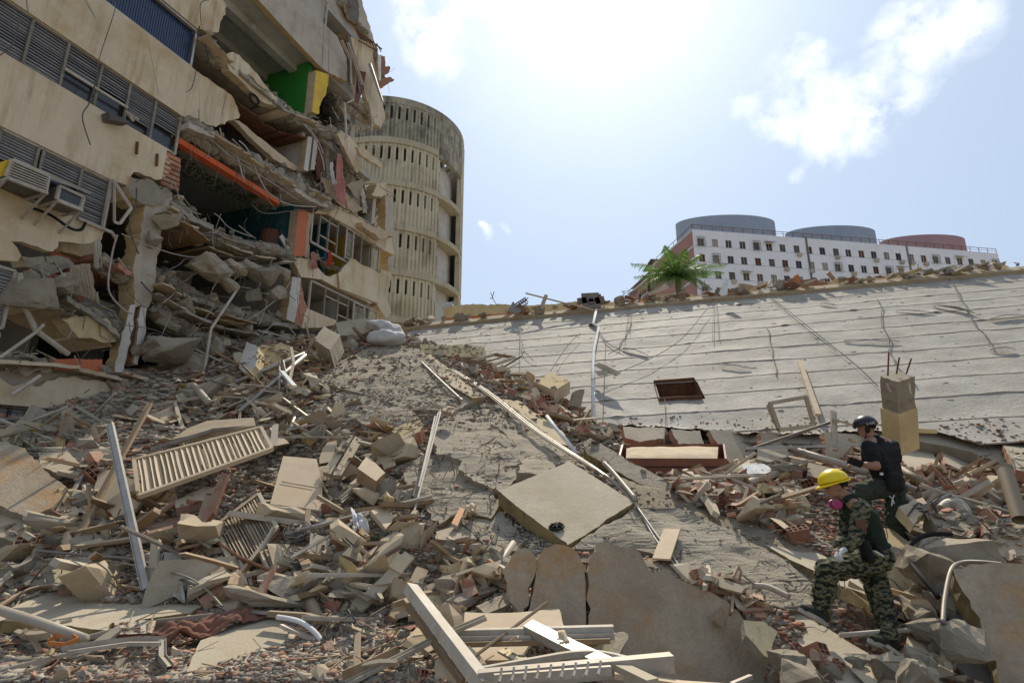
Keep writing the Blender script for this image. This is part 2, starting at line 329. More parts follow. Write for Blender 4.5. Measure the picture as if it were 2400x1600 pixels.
def plate(name, pts, thick, m, parent=None, edges='all', amp=.03, step=.12, away=None, m_edge=None, seed=0, regt='slab', relief=0., ctrs=None, **k):
    """broken plate: outline pts (3D, roughly planar), thickness measured away from the viewer side"""
    rnd = random.Random(seed+hash(name) % 7 if False else seed+len(SURF_V)); pts = [Vector(p) for p in pts]
    c = sum(pts, Vector())/len(pts); nrm = Vector((0, 0, 0))
    for i in range(len(pts)): nrm += (pts[i]-c).cross(pts[(i+1) % len(pts)]-c)
    nrm.normalize()
    if away is None: away = (c-CAM)
    if nrm.dot(away) < 0: nrm = -nrm
    front = jagged([p-nrm*(p-c).dot(nrm) for p in pts], edges, amp, step, rnd)
    n = len(front)
    tri = tessellate_polygon([front])
    vs = list(front); fs = []; fm = []
    back = [p+nrm*thick+Vector((rnd.uniform(-1, 1), rnd.uniform(-1, 1), rnd.uniform(-1, 1)))*amp*.5 for p in front]
    vs += back
    if relief:                           # subdivide the face and displace it
        bm = bmesh.new(); bv = [bm.verts.new(p) for p in front]
        for t in tri:
            try: bm.faces.new([bv[i] for i in t])
            except ValueError: pass
        for _ in range(5):
            es = [e for e in bm.edges if e.calc_length() > relief*2 and not e.is_boundary]
            if not es: break
            bmesh.ops.subdivide_edges(bm, edges=es, cuts=1); bmesh.ops.triangulate(bm, faces=[f for f in bm.faces if len(f.verts) > 3])
        bm.verts.ensure_lookup_table()
        for v in bm.verts[n:]:
            v.co += nrm*(noise.fractal(v.co*2.2, 1.0, 2.0, 4)*relief*.35)
        bm.verts.index_update()
        vs = [v.co.copy() for v in bm.verts]; k0 = len(vs); fs = [tuple(v.index for v in f.verts) for f in bm.faces]; bm.free()
        # orient to viewer
        fs2 = []
        for f in fs:
            q = (vs[f[1]]-vs[f[0]]).cross(vs[f[2]]-vs[f[0]])
            fs2.append(f if q.dot(nrm) < 0 else f[::-1])
        fs = fs2; vs += back
        boff = k0
    else:
        for t in tri:
            q = (vs[t[1]]-vs[t[0]]).cross(vs[t[2]]-vs[t[0]]); t = tuple(t)
            fs.append(t if q.dot(nrm) < 0 else t[::-1])
        boff = n
    nf = len(fs)
    for t in tri:
        q = (back[t[1]]-back[t[0]]).cross(back[t[2]]-back[t[0]]); t = tuple(i+boff for i in t)
        fs.append(t if q.dot(nrm) > 0 else t[::-1])
    for i in range(n): fs.append((i, (i+1) % n, boff+(i+1) % n, boff+i))
    fm = [0]*nf + [1]*(len(fs)-nf)
    o = mk(name, vs, fs, m, parent, mats=[m, m_edge or m], fm=fm, **k)
    bm = bmesh.new(); bm.from_mesh(o.data); bmesh.ops.recalc_face_normals(bm, faces=bm.faces); bm.to_mesh(o.data); bm.free()
    if regt: reg(vs, fs, regt)
    return o
def chunk_mesh(name, rnd, flat=1., pts=14, rough=True, m='concrete', cuts=0):
    bm = bmesh.new()
    for i in range(pts):
        p = Vector((rnd.uniform(-1, 1), rnd.uniform(-1, 1), rnd.uniform(-1, 1)))
        p = Vector([math.copysign(abs(q)**.6, q) for q in p])
        bm.verts.new(Vector((p.x*.5, p.y*.5*rnd.uniform(.7, 1), p.z*.5*flat)))
    bmesh.ops.convex_hull(bm, input=bm.verts)
    bmesh.ops.delete(bm, geom=[v for v in bm.verts if not v.link_faces], context='VERTS')
    if cuts:
        bmesh.ops.subdivide_edges(bm, edges=bm.edges, cuts=cuts, use_grid_fill=True)
        ph = Vector((rnd.random()*50, rnd.random()*50, 3))
        bm.normal_update()
        for v in bm.verts: v.co += v.normal*(noise.fractal(v.co*2.6+ph, 1., 2., 2)*.07+noise.fractal(v.co*9+ph, .8, 2., 4)*.035)
    me = bpy.data.meshes.new(name); bm.to_mesh(me); bm.free(); me.materials.append(M[m]); return me
def inst(me, name, loc, rot, scale, label, cat, group, m=None):
    o = bpy.data.objects.new(name, me); col.objects.link(o); o.location = loc; o.rotation_euler = rot; o.scale = scale
    if m: o.material_slots[0].link = 'OBJECT'; o.material_slots[0].material = M[m]
    return tag(o, label, cat, group)

Q = {}
def queue(name, me, p, rot, sc_, label, cat, grp, tint):
    d = (p-CAM).length; Q.setdefault(name, []).append((max(sc_)/d, me, p, rot, sc_, label, cat, grp, tint))
def project(p):
    q = p-CAM; f_ = q.y*CP+q.z*SP; return 1200+q.x/f_*F, 800-(-q.y*SP+q.z*CP)/f_*F
LMK = [(470, 1080, 'beside the long dusty shutter'), (560, 1250, 'beside the darker steep shutter'), (280, 1200, 'by the leaning aluminium post'), (390, 1340, 'around the dirty white cloth'), (60, 1110, 'by the grey slab at the left edge'), (90, 1260, 'below the notched block at the left'),
 (150, 1340, 'by the ridged sandy block'), (700, 1130, 'around the smooth cupboard panel'), (620, 1350, 'around the broken chair frame'), (700, 1280, 'around the broken fans'), (800, 1080, 'by the two long plastered boards'), (870, 1210, 'in the hollow with the green garland'), (840, 1370, 'beside the splintered leaning plank'),
 (980, 1350, 'around the rough cracked slab piece'), (640, 900, 'in the tangle of poles'), (450, 920, 'at the foot of the torn building'), (820, 840, 'on the crest below the far windows'), (900, 880, 'on top of the mound'), (960, 990, 'by the plastered hollow brick piece'), (1150, 860, 'around the empty wooden frame'), (1260, 950, 'below the pale timber block'),
 (1130, 1040, 'on the wide cracked slab'), (1070, 1180, 'on the lower cracked slab'), (1330, 1170, 'around the square cover slab'), (1450, 1080, 'along the long diagonal beam'), (1420, 1000, 'at the foot of the white roof pipe'), (1570, 1130, 'in front of the bed'), (1600, 1020, 'behind the bed'), (1770, 1100, 'around the bright white sheet piece'), (1700, 1190, 'between the bed and the man in camouflage'),
 (1900, 1080, 'by the long grey pipe'), (1880, 1220, 'before the man in camouflage'), (2100, 1220, 'at the boots of the man in black'), (2250, 1140, 'below the widest pale panel'), (2360, 1150, 'around the standing brown pipe'), (2200, 1330, 'around the round grey boulder'), (2150, 1470, 'behind the rear shoe'), (1900, 1560, 'under the brick wall piece'),
 (1720, 1400, 'behind the standing wall slab'), (1100, 1330, 'in the dark hollow below the square slab'), (1130, 1420, 'left of the standing wall slab'), (1200, 1520, 'among the window-frame profiles'), (960, 1500, 'beside the curved brown strip'), (850, 1540, 'by the small flat beige slab'), (600, 1520, 'on the smooth grey-edged slab'), (450, 1470, 'around the brown cloth'), (330, 1530, 'by the bent aluminium track'), (120, 1530, 'around the orange leather band'), (230, 1430, 'on the flat foreground slab'),
 (90, 690, 'at the lower left of the ruin'), (180, 740, 'over the ochre slab piece of the ruin'), (120, 870, 'on the lowest wall band of the ruin'), (310, 650, 'by the broken column of the ruin'), (300, 900, 'below the white column of the ruin'), (440, 520, 'on the torn floor below the teal room'), (540, 640, 'in the dark gap of the ruin'), (480, 760, 'in the lower gap of the ruin'), (620, 760, 'left of the flaking white pillar'), (600, 560, 'before the teal wall'), (660, 610, 'below the orange pillar'),
 (500, 350, 'along the torn floor above the orange beam'), (640, 430, 'over the end of the orange beam'), (560, 180, 'by the fallen beige beam'), (700, 280, 'below the green wall'), (640, 340, 'left of the narrow white pillar'), (780, 380, 'among the hanging curtains'), (830, 440, 'by the crumpled beige sheet'), (900, 460, 'at the far end below the hanging blocks'), (790, 240, 'below the white channels'), (850, 60, 'at the top of the torn end'), (870, 290, 'below the hanging beige strip'), (750, 630, 'over the sill of the far windows'),
 (200, 240, 'before the second beige band'), (330, 150, 'before the upper beige band'), (1100, 715, 'on the left part of the roof edge'), (1300, 710, 'by the machine crate on the roof edge'), (1560, 690, 'under the palm on the roof edge'), (1750, 680, 'by the lath heap on the roof edge'), (1900, 660, 'by the brick stub on the roof edge'), (2100, 640, 'before the end of the white block'), (2330, 620, 'at the right end of the roof edge')]
def where(p):
    x, y = project(p); q = min(LMK, key=lambda q: (q[0]-x)**2+(q[1]-y)**2); dx, dy = x-q[0], y-q[1]
    return q[2]+(((', to its right' if dx > 0 else ', to its left') if abs(dx) > abs(dy) else (', below it' if dy > 0 else ', above it')) if max(abs(dx), abs(dy)) > 18 else '')
# ------------------------------------------------------------------ terrain
CT = [(1572,1114,9.3),(1450,1106,9.5),(1700,1114,9.3),(0,1600,5.0),(600,1600,4.8),(1200,1600,4.55),(1800,1600,4.8),(2400,1600,4.8),
 (0,1500,5.9),(600,1500,5.7),(1150,1500,5.2),(0,1400,6.7),(500,1390,6.8),(900,1400,6.3),(1130,1400,6.1),(1000,1300,6.8),(1100,1240,7.1),
 (0,1300,7.4),(500,1300,7.4),(850,1300,6.9),(0,1200,8.0),(300,1200,8.1),(600,1200,8.1),(900,1200,7.7),(1300,1200,7.3),(1500,1300,6.5),(1700,1250,7.0),
 (1700,1360,6.25),(1850,1400,6.1),(1936,1462,5.65),(2100,1535,5.45),(2000,1400,5.95),(2200,1450,5.9),(2300,1300,6.5),(2400,1400,6.0),(2100,1292,7.35),(1950,1250,7.1),(2300,1210,7.6),
 (0,1100,8.8),(300,1100,9.0),(600,1100,9.4),(900,1100,8.9),(1100,1100,8.6),(1300,1100,8.5),(1500,1130,8.4),(1700,1130,8.6),(1900,1140,8.4),(2200,1150,8.4),(2400,1150,8.4),
 (0,1020,9.6),(150,1020,9.9),(300,1000,10.6),(500,980,11.4),(700,1000,10.8),(850,1000,10.4),(1000,1000,10.3),(1200,1000,10.3),(1400,1020,11.2),(1550,1050,11.4),(1750,1060,11.3),(2000,1065,10.6),(2250,1090,10.4),(2400,1110,10.4),
 (400,920,12.0),(500,900,12.8),(700,900,12.4),(850,900,12.5),(1000,900,12.4),(1150,900,12.6),(1300,950,12.4),
 (450,850,13.6),(600,830,14.2),(750,840,14.4),(900,840,14.6),(1050,850,14.2),(1180,880,13.6),(700,790,16.2),(850,785,16.6),(930,780,16.8),(1020,810,16.2)]
cp3 = [U(*c) for c in CT]
# points the picture does not show: behind the crests and under the roof
cp3 += [Vector(p) for p in [(-6, 20, 5.6), (-3, 20, 5.2), (0, 19, 3.5), (4, 18, 2.0), (9, 16, 1.5), (14, 14, 1.5), (18, 10, 1.6), (12, 20, 0), (0, 25, 0), (-12, 20, 5), (-14, 12, 2.5), (-12, 8, 1.6), (-10, 5, .6),
      (-6, 2, 0), (0, 2, 0), (6, 2, 0), (10, 5, .5), (-10, 0, 0), (10, 0, 0), (14, 6, 1.0), (-8.5, 15.5, 5.2), (-9.5, 17, 5.6), (.1, 5.1, .25), (.45, 5.2, .15), (1.08, 5.2, .12), (1.6, 5.2, .12), (2.1, 5.15, .15), (.7, 4.9, .2), (1.6, 4.8, .15), (4.2, 4.8, .15), (4.6, 5.0, .2), (.5, 6.0, .8), (1.2, 6.0, .92), (1.9, 5.95, .72), (2.4, 5.85, .6)]]
C = np.array([[p.x, p.y] for p in cp3]); Z = np.array([p.z for p in cp3])
def phi(r): return np.where(r > 1e-9, r*r*np.log(r+1e-12), 0)
K = phi(np.linalg.norm(C[:, None]-C[None], axis=2)) + np.eye(len(C))*.03
Pm = np.c_[np.ones(len(C)), C]; A_ = np.block([[K, Pm], [Pm.T, np.zeros((3, 3))]])
sol = np.linalg.solve(A_, np.r_[Z, 0, 0, 0])
X0, X1, Y0, Y1, GX, GY = -16., 20., -1., 26., 300, 250
gx = np.linspace(X0, X1, GX); gy = np.linspace(Y0, Y1, GY); XX, YY = np.meshgrid(gx, gy)
q = np.c_[XX.ravel(), YY.ravel()]
H = np.zeros(len(q))
for s in range(0, len(q), 5000):
    e = q[s:s+5000]; H[s:s+5000] = phi(np.linalg.norm(e[:, None]-C[None], axis=2))@sol[:-3] + np.c_[np.ones(len(e)), e]@sol[-3:]
H = H.reshape(GY, GX)
for j in range(GY):
    for i in range(GX):
        v = Vector((XX[j, i], YY[j, i], 0)); am_ = 1.8 if (v.x < -.7 and 6.6 < v.y < 12) else 1.0; H[j, i] += noise.fractal(v*.9, 1, 2, 4)*.10 + noise.fractal(v*2.7, 1, 2, 3)*.045*am_
for (px_, py_, Y_, r_, dz_) in [(1905, 1452, 5.5, .30, .05), (1932, 1459, 5.5, .25, .05), (2066, 1512, 5.33, .32, .05), (2096, 1527, 5.33, .22, .05), (2066, 1286, 7.28, .35, .04), (2110, 1290, 7.28, .25, .04), (2000, 1236, 7.35, .25, .05), (1920, 1440, 5.3, .3, .15), (2060, 1540, 5.2, .35, .12), (2080, 1300, 7.0, .4, .06), (1350, 1560, 5.1, .3, .15), (1450, 1570, 5.15, .35, .15), (1550, 1580, 5.2, .35, .15), (1650, 1590, 5.2, .35, .15), (1730, 1590, 5.2, .3, .12), (1500, 1600, 4.85, .4, .15), (1640, 1605, 4.85, .4, .15), (1500, 1108, 9.35, .5, .05), (1570, 1108, 9.4, .5, .05), (1660, 1108, 9.4, .5, .05), (1500, 1090, 9.8, .5, .1), (1600, 1090, 9.8, .6, .1), (1680, 1090, 9.8, .5, .1)]:
    q0 = U(px_, py_, Y_); dd = np.sqrt((XX-q0.x)**2+(YY-q0.y)**2); wgt = np.clip((r_*1.6-dd)/r_, 0, 1); H = np.where(H > q0.z-dz_, H*(1-wgt)+(q0.z-dz_)*wgt, H)
fade = np.clip(np.minimum.reduce([(XX-X0)/2, (X1-XX)/2, (YY-Y0)/1, (Y1-YY)/4]), 0, 1)
H = np.clip(H, -.2, 8)*fade - .45*(1-fade)
tv = [Vector(p) for p in zip(XX.ravel(), YY.ravel(), H.ravel())]
tf = [(j*GX+i, j*GX+i+1, (j+1)*GX+i+1, (j+1)*GX+i) for j in range(GY-1) for i in range(GX-1)]
mk('rubble_mound', tv, tf, 'soil', kind='structure', smooth=True)
TB = BVHTree.FromPolygons(tv, tf)
reg(tv, tf, 'terrain')
mk('ground', [(-900, -300, -.4), (900, -300, -.4), (900, 1500, -.4), (-900, 1500, -.4)], [(0, 1, 2, 3)], 'soil', kind='structure')
def T(px, py, lift=0., d=None):              # the point of the mound seen at a pixel, lifted
    h = TB.ray_cast(CAM, ray(px, py).normalized())[0]
    if h is None: h = U(px, py, d or 10)
    return h + Vector((0, 0, lift)) - ray(px, py).normalized()*0
def TY(px, py):
    h = TB.ray_cast(CAM, ray(px, py).normalized())[0]
    return h.y if h else 10
def V(px, py, near=0.): return U(px, py, TY(px, py)-near)   # at the mound's distance, nearer by some metres

# ------------------------------------------------------------------ collapsed roof lying tilted behind the mound
TLp = U(945, 774, 22.0); TRp = U(2400, 639, 18.0)
e1 = (TRp-TLp).normalized(); dn = Vector((-.15, -.815, 0)); dn = (dn-e1*dn.dot(e1)); dn.z = 0; dn.normalize()
SL = math.radians(31); dsl = (dn*math.cos(SL) + Vector((0, 0, -math.sin(SL)))); dsl = (dsl-e1*dsl.dot(e1)).normalized()
RN = e1.cross(dsl).normalized(); RN = RN if RN.z > 0 else -RN
def RP(px, py, off=0.):
    d = ray(px, py); t = (TLp-CAM+RN*off).dot(RN)/d.dot(RN); return CAM+d*t
def rc(p): return ((p-TLp).dot(e1), (p-TLp).dot(dsl))
def RQ(a, b, off=0.): return TLp+e1*a+dsl*b+RN*off
RLEN = 31.0
roof = thing('collapsed_roof', 'huge grey flat roof lying tilted behind the rubble, covered with long strips of grey roofing felt', 'roof', RQ(RLEN/2, 6, -.6))
botrow = [rc(RP(x, y)) for x, y in [(1000, 860), (1370, 990), (1560, 1000), (1750, 1012), (1900, 1018), (2060, 1010), (2110, 1000), (2200, 1012), (2290, 1040), (2400, 1090)]]
def bot(a):
    for (a0, b0), (a1, b1) in zip(botrow, botrow[1:]):
        if a0 <= a <= a1: return b0+(b1-b0)*(a-a0)/(a1-a0)
    return botrow[0][1] if a < botrow[0][0] else botrow[-1][1]
hole = [rc(RP(x, y)) for x, y in ((1546, 897), (1628, 897), (1626, 934), (1544, 932))]
ha0, ha1 = min(h[0] for h in hole), max(h[0] for h in hole); hb0, hb1 = min(h[1] for h in hole), max(h[1] for h in hole)
nst = 12; sw = 0.98; NA = 420
def wav(a, b):
    v = Vector((a*.35, b*.9, 2)); r = noise.fractal(v, 1, 2, 4)*.03 + noise.noise(Vector((a*1.6, b*.5, 9)))*.015 + noise.fractal(Vector((a*3, b*2.2, 5)), 1, 2, 3)*.012
    return r
AA = [-.3+(RLEN+.3)*i/NA for i in range(NA+1)]
for k in range(nst):
    b0 = k*sw+(0 if k == 0 else -.04); b1 = (k+1)*sw; vs = []; fs = []; NB = 8; ok = {}
    for i, a in enumerate(AA):
        wob0 = noise.noise(Vector((a*.22, k*5.1, 0)))*.10; wob1 = noise.noise(Vector((a*.22, (k+1)*5.1, 0)))*.10
        bb = bot(a)+.25*noise.noise(Vector((a*1.7, 3, 3)))+.12*noise.noise(Vector((a*7, 3, 3)))
        for j in range(NB+1):
            b = (b0+wob0)+(b1+wob1-b0-wob0)*j/NB
            lapn = (.012+.02*max(0, noise.noise(Vector((a*.8, k*3.3, 1)))-.12))*(j/NB)**8        # lower edge lies over the next strip
            curl = max(0, noise.noise(Vector((a*1.7, k*7.7, 4)))-.45)*.2*(j/NB)**6
            vs.append(RQ(a, min(b, bb), wav(a, b)+lapn+curl+.0)); ok[i, j] = b < bb+.13
    for i in range(NA):
        for j in range(NB):
            if not ok[i, j]: continue
            am = AA[i]; bm_ = b0+(b1-b0)*(j+.5)/NB
            if ha0 < am < ha1 and hb0 < bm_ < hb1: continue
            p = i*(NB+1)+j; fs.append((p, p+NB+1, p+NB+2, p+1))
    # thickness edge along the lap
    if fs:
        n0 = len(vs)
        for i in range(NA+1): vs.append(vs[i*(NB+1)+NB]-RN*.03)
        n1_ = len(vs)
        for i in range(NA+1): vs.append(vs[i*(NB+1)+NB].copy())
        for i in range(NA):
            if ok[i, NB-1]:
                fs.append((n1_+i, n1_+i+1, n0+i+1, n0+i))
        o = mk('roofing_strip', vs, fs, 'roof_felt', roof, smooth=True)
        reg(vs, fs[:NA*NB], 'roof')
# the slab under the felt: broken lower edge, rim along the top
vs = []; fs = []
for i in range(0, NA+1, 3):
    a = AA[i]; bb = bot(a)+.18+.22*noise.noise(Vector((a*1.3, 5, 3)))+.1*noise.noise(Vector((a*6, 5, 3)))
    vs += [RQ(a, -.12, -.09), RQ(a, bb, -.12), RQ(a, bb-.15, -.9), RQ(a, -.12, -.9)]
nn_ = len(vs)//4
for i in range(nn_-1):
    for j in range(4):
        if j == 0:
            am = AA[i*3]
        fs.append((i*4+j, (i+1)*4+j, (i+1)*4+(j+1) % 4, i*4+(j+1) % 4))
fs2 = [f for idx, f in enumerate(fs) if not (idx % 4 == 0 and ha0-.1 < AA[(idx//4)*3] < ha1)]
mk('roof_slab', vs, fs2, 'concrete_w', roof)
hb = B()
c0 = [RQ(ha0-.02, hb0-.02, .07), RQ(ha1+.02, hb0-.02, .07), RQ(ha1+.02, hb1+.02, .07), RQ(ha0-.02, hb1+.02, .07)]
c1 = [RQ(ha0+.05, hb0+.05, -.6), RQ(ha1-.05, hb0+.05, -.6), RQ(ha1-.05, hb1-.05, -.6), RQ(ha0+.05, hb1-.05, -.6)]
hb.add(c0+c1, [(0, 1, 5, 4), (1, 2, 6, 5), (2, 3, 7, 6), (3, 0, 4, 7), (4, 5, 6, 7)]); hb.mk('hatch_opening', 'rust', roof, label='dark rectangular opening lined with broken brick')
rb = B()
for i in range(60):
    a = RLEN*i/60; 
    if i % 1 == 0:
        h_ = .15+.08*noise.noise(Vector((a*.9, 1, 1))); h2 = .15+.08*noise.noise(Vector(((a+RLEN/60)*.9, 1, 1)))
        rb.hexa([RQ(a, -.34, -.4), RQ(a+RLEN/60-.004, -.34, -.4), RQ(a+RLEN/60-.004, -.34, h2), RQ(a, -.34, h_), RQ(a, .02, -.4)+Vector((0, 0, 0)), RQ(a+RLEN/60-.004, .02, -.4), RQ(a+RLEN/60-.004, .03, h2*.8), RQ(a, .03, h_*.8)])
rb.mk('parapet', 'plaster', roof)
fk = B(); rk = random.Random(31)
for k in range(900):
    a = rk.random()**2.2*RLEN*.97 if k < 550 else rk.random()*RLEN*.97; bmx = bot(a); b_ = rk.random()*min(bmx, 11); p = RQ(a, b_, wav(a, b_)+.004); sz = rk.uniform(.02, .10)*(1 if k < 550 else .6); v1 = e1*sz*rk.uniform(.6, 1.8); v2 = dsl*sz*.35
    fk.add([p-v1*.5, p+v1*.5, p+v1*.3+v2+RN*sz*.2, p-v1*.4+v2*.8+RN*sz*.1], [(0, 1, 2, 3)])
fk.mk('felt_flake', 'roof_felt', roof, kind='stuff')
# ragged torn felt flaps (dark gashes)
for (x0, y0, x1, y1, h) in [(2190, 722, 2290, 742, .16), (2100, 733, 2190, 738, .07), (2320, 752, 2400, 745, .1), (1978, 803, 2110, 806, .06), (1690, 860, 1760, 868, .05), (2320, 825, 2380, 826, .09), (1460, 820, 1520, 838, .09), (1920, 716, 1960, 720, .06)]:
    a0, b_0 = rc(RP(x0, y0)); a1, b_1 = rc(RP(x1, y1)); bb = B(); n = 14; vs = []
    for i in range(n+1):
        t = i/n; a = a0+(a1-a0)*t; b = b_0+(b_1-b_0)*t+.1*noise.noise(Vector((a*3, 1, 1))); hh = h*math.sin(math.pi*t)**.7*(.7+.5*noise.noise(Vector((a*5, 4, 1))))
        vs += [RQ(a, b-.32*h/.1*.6, .06), RQ(a, b, .07+hh), RQ(a, b+.02, .05+hh)]
    fs = []
    for i in range(n): fs += [(i*3, i*3+1, i*3+4, i*3+3), (i*3+1, i*3+2, i*3+5, i*3+4)]
    mk('torn_felt', vs, fs, 'roof_felt', roof, label='torn and lifted flap of roofing felt')
for pth in [[(2060, 700), (2075, 780), (2100, 850), (2150, 905)], [(1395, 770), (1420, 800), (1440, 815), (1480, 832)], [(1800, 770), (1812, 830), (1820, 880)], [(2220, 640), (2250, 700), (2300, 780), (2325, 815)], [(1480, 755), (1460, 800), (1430, 830)]]:
    P3 = smoothpath([RP(x, y, .05) for x, y in pth], 5); P3 = [p+e1*.12*noise.noise(p*2.) for p in P3]
    B().tube(P3, .012, 4).mk('felt_crack', 'interior_dark', roof)

# ------------------------------------------------------------------ round tower
TC = Vector((U(905, 500, 36).x-.02, 37.5, 0)); TR_ = 5.15; top = 1.6+.7857*(37.5-TR_)-.1
tw = thing('round_tower', 'tall round beige concrete tower with ribbed walls and rows of narrow slots behind the ruin', 'tower', TC)
def cyl(b, r0, r1, z0, z1, a0, a1, n, mi=0):   # ring wall segment
    vs = []
    for i in range(n+1):
        a = a0+(a1-a0)*i/n; c, s = math.cos(a), math.sin(a)
        vs += [(TC.x+c*r1, TC.y+s*r1, z0), (TC.x+c*r1, TC.y+s*r1, z1), (TC.x+c*r0, TC.y+s*r0, z1), (TC.x+c*r0, TC.y+s*r0, z0)]
    fs = []
    for i in range(n):
        for j in range(4): fs.append((i*4+j, i*4+(j+1) % 4, i*4+4+(j+1) % 4, i*4+4+j))
    fs += [(0, 1, 2, 3), (n*4+3, n*4+2, n*4+1, n*4)]
    b.add(vs, fs, mi)
rightA = math.radians(-43); rightB = math.radians(-9)      # angle range of the open stair bay (facing camera-right)
FH = 3.02
nlev = 9
NR = 64
for lev in range(-1, nlev):
    zt = top-.5-lev*FH if lev >= 0 else top
    zb = zt-FH if lev >= 0 else top-.5
    if zt < 0: break
    if lev == -1:
        b = B(); cyl(b, TR_-.35, TR_+.02, zb, zt, math.radians(-300), math.radians(60), 90); b.mk('parapet', 'tower_grime', tw); continue
    mt = 'tower_grime' if lev == 0 else 'tower'
    band = B(); cyl(band, TR_-.3, TR_+.1, zb+.01, zb+.42, math.radians(-300), rightA, 80); band.mk('band', 'tower_band', tw)
    b = B()
    slot0 = zt-1.15; slot1 = zt-.18
    a = math.radians(-190); da = 2*math.pi/NR
    while a < rightA-.01:
        a2 = min(a+da, rightA)
        cyl(b, TR_-.28, TR_-.02, zb+.42, slot0, a, a2, 2); cyl(b, TR_-.28, TR_-.02, slot1, zt, a, a2, 2)
        am = a+da*.5; cyl(b, TR_-.28, TR_-.02, slot0, slot1, a, a+da*.30, 1); cyl(b, TR_-.28, TR_-.02, slot0, slot1, a+da*.62, a2, 1)
        for fr in (.02, .5):              # vertical ribs of the corrugation
            cyl(b, TR_-.03, TR_+.035, zb+.42, slot0 if fr > .4 else zt, a+da*fr, a+da*(fr+.26), 1)
        a += da
    b.mk('ribbed_wall', mt, tw)
    b = B(); cyl(b, TR_-.3, TR_, zb, zt, math.radians(-300), math.radians(-190), 30); b.mk('rear_wall', 'tower', tw)
    if lev > 0:
        b = B(); cyl(b, TR_-1.2, TR_+.02, zb+.05, zb+.4, rightA, rightB, 10); b.mk('landing', 'tower_band', tw)
        b = B(); cyl(b, TR_-.9, TR_-.75, zb, zt, rightA-.05, rightB+.6, 12); b.mk('bay_wall', 'plaster_white', tw)
        b = B(); cyl(b, TR_-1.3, TR_-.03, zb, zt, rightA-.02, rightA, 1); b.mk('bay_side', 'plaster_white', tw)
    else:
        b = B(); cyl(b, TR_-.3, TR_, zb, zt, rightA, rightB, 8)
        b.mk('ribbed_wall', mt, tw)
    b = B(); cyl(b, TR_-.28, TR_, zb, zt, rightB, math.radians(60), 26)
    for q_ in range(20):
        aa = rightB+q_*da; cyl(b, TR_-.02, TR_+.06, zb+.3, zt, aa, aa+da*.3, 1)
    b.mk('side_wall', 'tower', tw)
b = B(); cyl(b, TR_-.7, TR_-.6, 2, top-.03, math.radians(-300), rightA-.06, 60); cyl(b, TR_-1.5, TR_-1.4, 2, top-.03, rightA-.3, math.radians(60), 30); b.mk('core', 'interior_dark', tw)  # dark ring behind the slots; their shade is put into its colour

# ------------------------------------------------------------------ white apartment block
HA = U(1622, 535, 92.); HB = U(2338, 592, 102.5); ztop = 46.2; HA.z = HB.z = 0
fd = (HB-HA).normalized(); fn = Vector((-fd.y, fd.x, 0)); fn = fn if fn.y > 0 else -fn      # fn points away from the camera
# side facade going back left
HC = U(1468, 622, 122.); HC.z = 0; sd_ = (HC-HA).normalized(); slen = (HC-HA).length; flen = (HB-HA).length
blk = thing('apartment_block', 'long white apartment block with rows of small windows and pink side wall beyond the roof', 'building', HA)
def hp(u, z, o=0.): return HA+fd*u-fn*o+Vector((0, 0, z))
def hq(u, z, o=0.):
    n = Vector((sd_.y, -sd_.x, 0)); n = n if n.y < 0 else -n
    return HA+sd_*u+n*o+Vector((0, 0, z))
def wbox(b, f, u0, u1, z0, z1, o0, o1, mi=0):
    b.hexa([f(u0, z0, o1), f(u1, z0, o1), f(u1, z1, o1), f(u0, z1, o1), f(u0, z0, o0), f(u1, z0, o0), f(u1, z1, o0), f(u0, z1, o0)], mi)
def edgez(px, py, f_, dirv):   # height of the roof edge seen at pixel
    d = ray(px, py); n = Vector((-dirv.y, dirv.x, 0)); t = (HA).dot(n)/Vector((d.x, d.y, 0)).dot(n); return CAMZ+d.z*t
ztop = (edgez(1622, 537, hp, fd)+edgez(2338, 594, hp, fd))/2
nwx, nfl = 24, 9
fh = 3.0; pitch = flen/nwx
cols = [ (i+.55)*pitch for i in range(nwx)]
grid_w = B()
wins = []
rnd = random.Random(3)
WN = []
for fl in range(5):
    zc = ztop-2.35-fl*fh
    for i, u in enumerate(cols): WN.append((u+rnd.uniform(-.1, .1), zc, fl, i))
# wall built as strips around the openings
wall = B(); ww, wh = 1.15, 1.5
for fl in range(5):
    z1 = ztop-fl*fh if fl else ztop; zc = ztop-2.35-fl*fh; z0 = ztop-(fl+1)*fh-.0
    wbox(wall, hp, 0, flen, zc+wh/2, z1, 0, -.4); wbox(wall, hp, 0, flen, z0 if fl < 4 else 0, zc-wh/2, 0, -.4)
    us = sorted([w_[0] for w_ in WN if w_[2] == fl]); prev = 0
    for u in us: wbox(wall, hp, prev, u-ww/2, zc-wh/2, zc+wh/2, 0, -.4); prev = u+ww/2
    wbox(wall, hp, prev, flen, zc-wh/2, zc+wh/2, 0, -.4)
wall.mk('front_wall', 'white_block', blk)
rw = B()
p0, p1, p2 = HA, HB, HC; p3 = HC+(HB-HA)*.9+fn*20
z_ = Vector((0, 0, ztop-.3)); z0_ = Vector((0, 0, 0))
rw.add([p0+fn*.5+z_, p1+fn*.5+z_, p1+fn*24+z_, p2+Vector((.5, 0, 0))+z_], [(0, 1, 2, 3)]); rw.mk('roof', 'concrete', blk)
